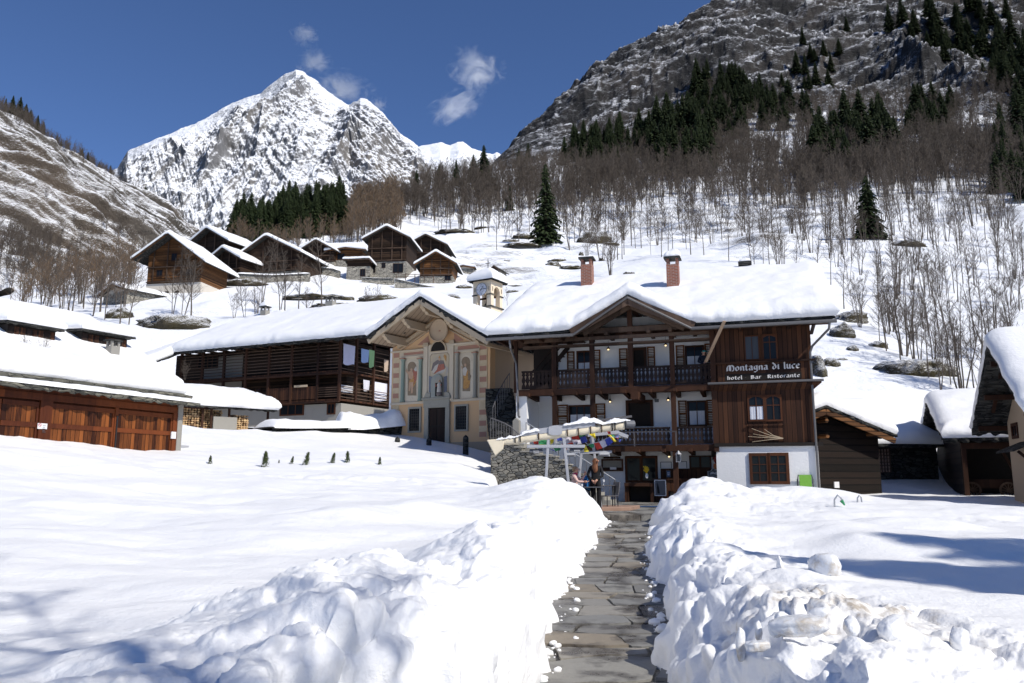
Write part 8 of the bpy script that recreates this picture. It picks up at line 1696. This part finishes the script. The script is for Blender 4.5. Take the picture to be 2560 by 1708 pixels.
# hedge tips poking through the snow, hoops on the right
def snowhit(u,v):
    t,s=ray(u,v); ys=np.linspace(4,48,900); g_=snowfield(t*ys[None],ys[None])[0]; k=np.argmax(CZ+s*ys<g_); return Vector((t*ys[k],ys[k],float(g_[k])))
tipd=[(525,1160,20,'thinnest green hedge tip at the left end of the row in the snow'),(662,1168,36,'largest dark green hedge tip in the snow, second from the left'),(697,1158,9,'tiny low green hedge sprig just right of the largest tip'),(728,1160,18,'forked green hedge tip in the snow left of the leaning one'),(763,1163,30,'leaning wedge shaped green hedge tip in the middle of the row'),(830,1158,24,'upright forked green hedge tip right of the wedge shaped one'),(868,1157,26,'plump upright green hedge tip second from the right end'),(949,1162,18,'small round green hedge tip at the right end of the row')]
for i,(u,v,hp,lb) in enumerate(tipd):
    p=snowhit(u,v); h_=hp*p.y/2000*1.15; rr=random.Random(i+50); V=[];F=[]
    for k in range(260):
        t_=rr.random()**.8; a=rr.random()*6.28; r_=h_*.26*(1-t_)**.6*(.4+.6*rr.random()); b_=Vector((r_*math.cos(a)+h_*.25*(t_)*(.8 if i in(3,4,5) else .1),r_*math.sin(a),h_*t_*.9-.03)); L_=h_*.16; d=Vector((math.cos(a)*.5,math.sin(a)*.5,rr.uniform(.4,1.2))).normalized()*L_; sd=Vector((-math.sin(a),math.cos(a),0))*L_*.22
        n_=len(V); V+=[tuple(b_-sd),tuple(b_+sd),tuple(b_+d)]; F.append((n_,n_+1,n_+2))
    o=link('hedge_tip',npmesh('hedge_tip',V,F),M['hedge']); o.location=p; tag(o,lb,'hedge','evergreen hedge tips in the snow')
for (u,v,hp,lb,col) in ((2096,1268,22,'grey metal hoop with a bright green tip poking out of the right snowfield',1),(2149,1256,12,'smaller plain grey metal hoop poking out of the right snowfield',0)):
    p=snowhit(u,v); h_=hp*p.y/2000*1.3; o=wthing('metal_hoop',lb,'hoop',p,'hoops in the snow'); MB().tube([(-h_*.35,0,-.1),(-h_*.30,0,h_*.6),(0,0,h_),(h_*.28,0,h_*.75),(h_*.38,0,h_*.35 if col else -.1)],.022,7).build('tube',M['steel'],o)
    if col: MB().tube([(h_*.30,0,h_*.55),(h_*.55,0,h_*.15)],.05,7,.02).build('green_tip',M['flg'],o)
# dirty ice blocks on the right heap
ice=[(2000,1652,141,38,'long dirty slab of ice lying on the snow heap','slab'),(1895,1655,58,22,'short broken ice slab left of the long one','slab'),(1853,1625,28,70,'upright knobbly lump of ice at the left of the dirty heap','lump'),(1897,1590,28,42,'brown stained round lump of snow','lump'),(1949,1562,42,34,'grey stained lump beside the brown one','lump'),(1950,1420,22,38,'pointed shard of snow standing on the bank','shard'),(2062,1432,84,62,'big rounded block of snow on top of the right bank','lump'),(2047,1540,44,24,'dirty flat ice lump below the big rounded block','slab'),(1942,1628,30,30,'angular ice chunk just above the long slab','shard'),(2234,1625,76,40,'pale ice block at the right of the heap','slab'),(2405,1672,66,44,'pale ice block nearest the bottom right corner','slab'),(2130,1590,60,36,'rounded snow chunk right of the stained lumps','lump'),(2020,1595,50,30,'broken snow chunk in the middle of the dirty heap','shard')]
for i,(u,v,rx,rz_,lb,kd_) in enumerate(ice):
    p=snowhit(u,v); rx=rx*p.y/4000; rz_=rz_*p.y/4000*1.15; th=np.linspace(0,2*np.pi,33)[:-1]; ph=np.linspace(-np.pi/2,np.pi/2,17); TH,PH=np.meshgrid(th,ph); cx_=np.cos(PH)*np.cos(TH); cy_=np.cos(PH)*np.sin(TH); cz_=np.sin(PH); k_=.72 if kd_!='lump' else .95
    f_=lambda q:np.sign(q)*np.abs(q)**k_; nn=1+.22*fbm(cx_*1.6+i*5,cy_*1.6,cz_*1.6,o=4,sd=600+i); tp=1-.6*(cz_>0)*cz_*(kd_=='shard'); X_=f_(cx_)*rx*nn*tp; Y_=f_(cy_)*rx*.6*nn*tp; Z_=f_(cz_)*rz_*nn
    idx=np.arange(X_.size).reshape(X_.shape); F=np.stack([idx[:-1],np.roll(idx,-1,1)[:-1],np.roll(idx,-1,1)[1:],idx[1:]],-1).reshape(-1,4)
    o=link('ice_block',npmesh('ice_block',np.stack([X_,Y_,Z_],-1).reshape(-1,3),F,kd_=='lump'),M['ice']); o.location=p+Vector((0,0,rz_*.22)); o.rotation_euler=(0,R(-6+i*3),R(i*25-20)); tag(o,lb,'ice block','dirty ice blocks on the right heap')
# trees behind and right of the camera whose shade falls on the near snow
for k,(tx,ty,hh,lb) in enumerate(((2.2,11.6,19,'tall spruce beyond the right edge whose shade reaches the path'),(3.6,11.2,20,'spruce beyond the right edge, second from the path'),(4.9,12.5,19,'spruce beyond the right edge, third from the path'),(6.5,12.2,21,'spruce beyond the right edge, fourth from the path'),(3.9,9.4,18,'spruce beyond the right edge, nearest the camera'),(5.2,8.9,17,'smaller spruce beyond the right edge beside the nearest one'),(8.3,13.2,20,'spruce beyond the right edge, farthest row'),(5.6,10.6,22,'tallest spruce beyond the right edge'),(2.4,10.0,19,'spruce beyond the right edge whose shade touches the right bank'),(7.4,10.4,20,'spruce beyond the right edge, inner row'),(4.2,8.2,18,'spruce beyond the right edge, lowest of the nearest row'))):
    L_=hh/math.tan(SUN_E); puttree(SP[(3,1,3,1,4,3,1,3,4,3,1)[k]][0],(tx+.755*L_,ty-.656*L_,.5),hh/14*1.0,k*1.3,lb,'spruce_tree',None,'spruce')
for (x,y,s_,lb,k) in ((4.6,-4.0,1.15,'forked bare tree behind the photographer nearest the path',1),(3.2,-4.6,1.3,'single bare tree behind the photographer',3),(8.2,-6.4,1.3,'many stemmed bare tree behind the photographer',4),(1.0,-5.2,1.25,'bare tree behind the photographer on the left',0)):
    puttree(NP[k][0],(x,y,.6),s_,x,lb,'bare_tree',None,'tree')

# ------------------------------------------------------------------ clouds : small real volumes high above the ridges
m=bpy.data.materials.new('cloud_vapour'); m.use_nodes=True; n=m.node_tree; n.nodes.clear(); out=n.nodes.new('ShaderNodeOutputMaterial'); vs=n.nodes.new('ShaderNodeVolumePrincipled'); n.links.new(vs.outputs[0],out.inputs['Volume'])
t=nd(n,'ShaderNodeTexCoord'); ln=nd(n,'ShaderNodeVectorMath'); ln.operation='LENGTH'; n.links.new(t.outputs['Object'],ln.inputs[0]); oi=nd(n,'ShaderNodeObjectInfo'); ad=nd(n,'ShaderNodeVectorMath'); ad.operation='ADD'; n.links.new(t.outputs['Object'],ad.inputs[0]); n.links.new(oi.outputs['Location'],ad.inputs[1])
nz=noise(n,ad.outputs[0],1.5,9,.66,1.3); fal=mth(n,'SUBTRACT',1.0,ln.outputs['Value'],None,True); d=mth(n,'MULTIPLY_ADD',mth(n,'ADD',nz,mth(n,'MULTIPLY',fal,.34)),6.0,-3.72,True); n.links.new(mth(n,'MULTIPLY',d,.011),vs.inputs['Density']); vs.inputs['Color'].default_value=(1,1,1,1); vs.inputs['Anisotropy'].default_value=.2; M['cloud']=m
for (u,v,w_,h_,rot,lb) in ((1190,172,110,95,.3,'wispy white cloud high above the snow ridge, the upper of the pair'),(1138,268,120,70,-.5,'wispy slanting cloud, the lower of the pair above the snow ridge'),(858,222,120,75,.2,'wispy cloud drifting behind the right shoulder of the peak'),(782,158,75,60,-.2,'thin cloud shred just right of the summit'),(762,88,60,50,.3,'faintest shred of cloud high above the summit'),(948,262,40,36,0,'tiny cloud shred right of the second summit')):
    p=P(u,v,3300); bm=bmesh.new(); bmesh.ops.create_icosphere(bm,subdivisions=3,radius=1.0); me=bpy.data.meshes.new('cloud'); bm.to_mesh(me); bm.free(); o=link('cloud',me,M['cloud']); o.location=p; o.scale=(w_*3300/2000/2*1.6,h_*3300/2000*.6,h_*3300/2000/2*1.55); o.rotation_euler=(0,rot,0); tag(o,lb,'cloud','small clouds')

# crumbs of snow fallen on the margins of the path
Vb=[];Fb=[];off=0; bm=bmesh.new(); bmesh.ops.create_icosphere(bm,subdivisions=2,radius=1.0); bv=np.array([v_.co[:] for v_ in bm.verts]); bf=np.array([[q.index for q in f_.verts] for f_ in bm.faces]); bm.free(); g=np.random.default_rng(88)
for i in range(300):
    y=3.2+22*g.random()**1.4; a,hwv,z0=[float(k_) for k_ in pc(y)]; sd_=g.choice([-1,1]); off_=abs(g.normal(0,.10)); x=a+sd_*(hwv+.06-off_); r_=float(np.clip(g.lognormal(-3.9,.75),.006,.085))
    nn=1+.5*fbm(bv[:,0]*1.6+i,bv[:,1]*1.6,bv[:,2]*1.6,o=4,sd=901); Vb.append(bv*nn[:,None]*r_*np.array([1,1,.75])+np.array([x,y,z0+.012+r_*.2])); Fb.append(bf+off); off+=len(bv)
o=link('snow_crumbs',npmesh('snow_crumbs',np.concatenate(Vb),np.concatenate(Fb),True),M['snow']); tag(o,'crumbs of snow fallen along both edges of the stone path','snow',kind='stuff')
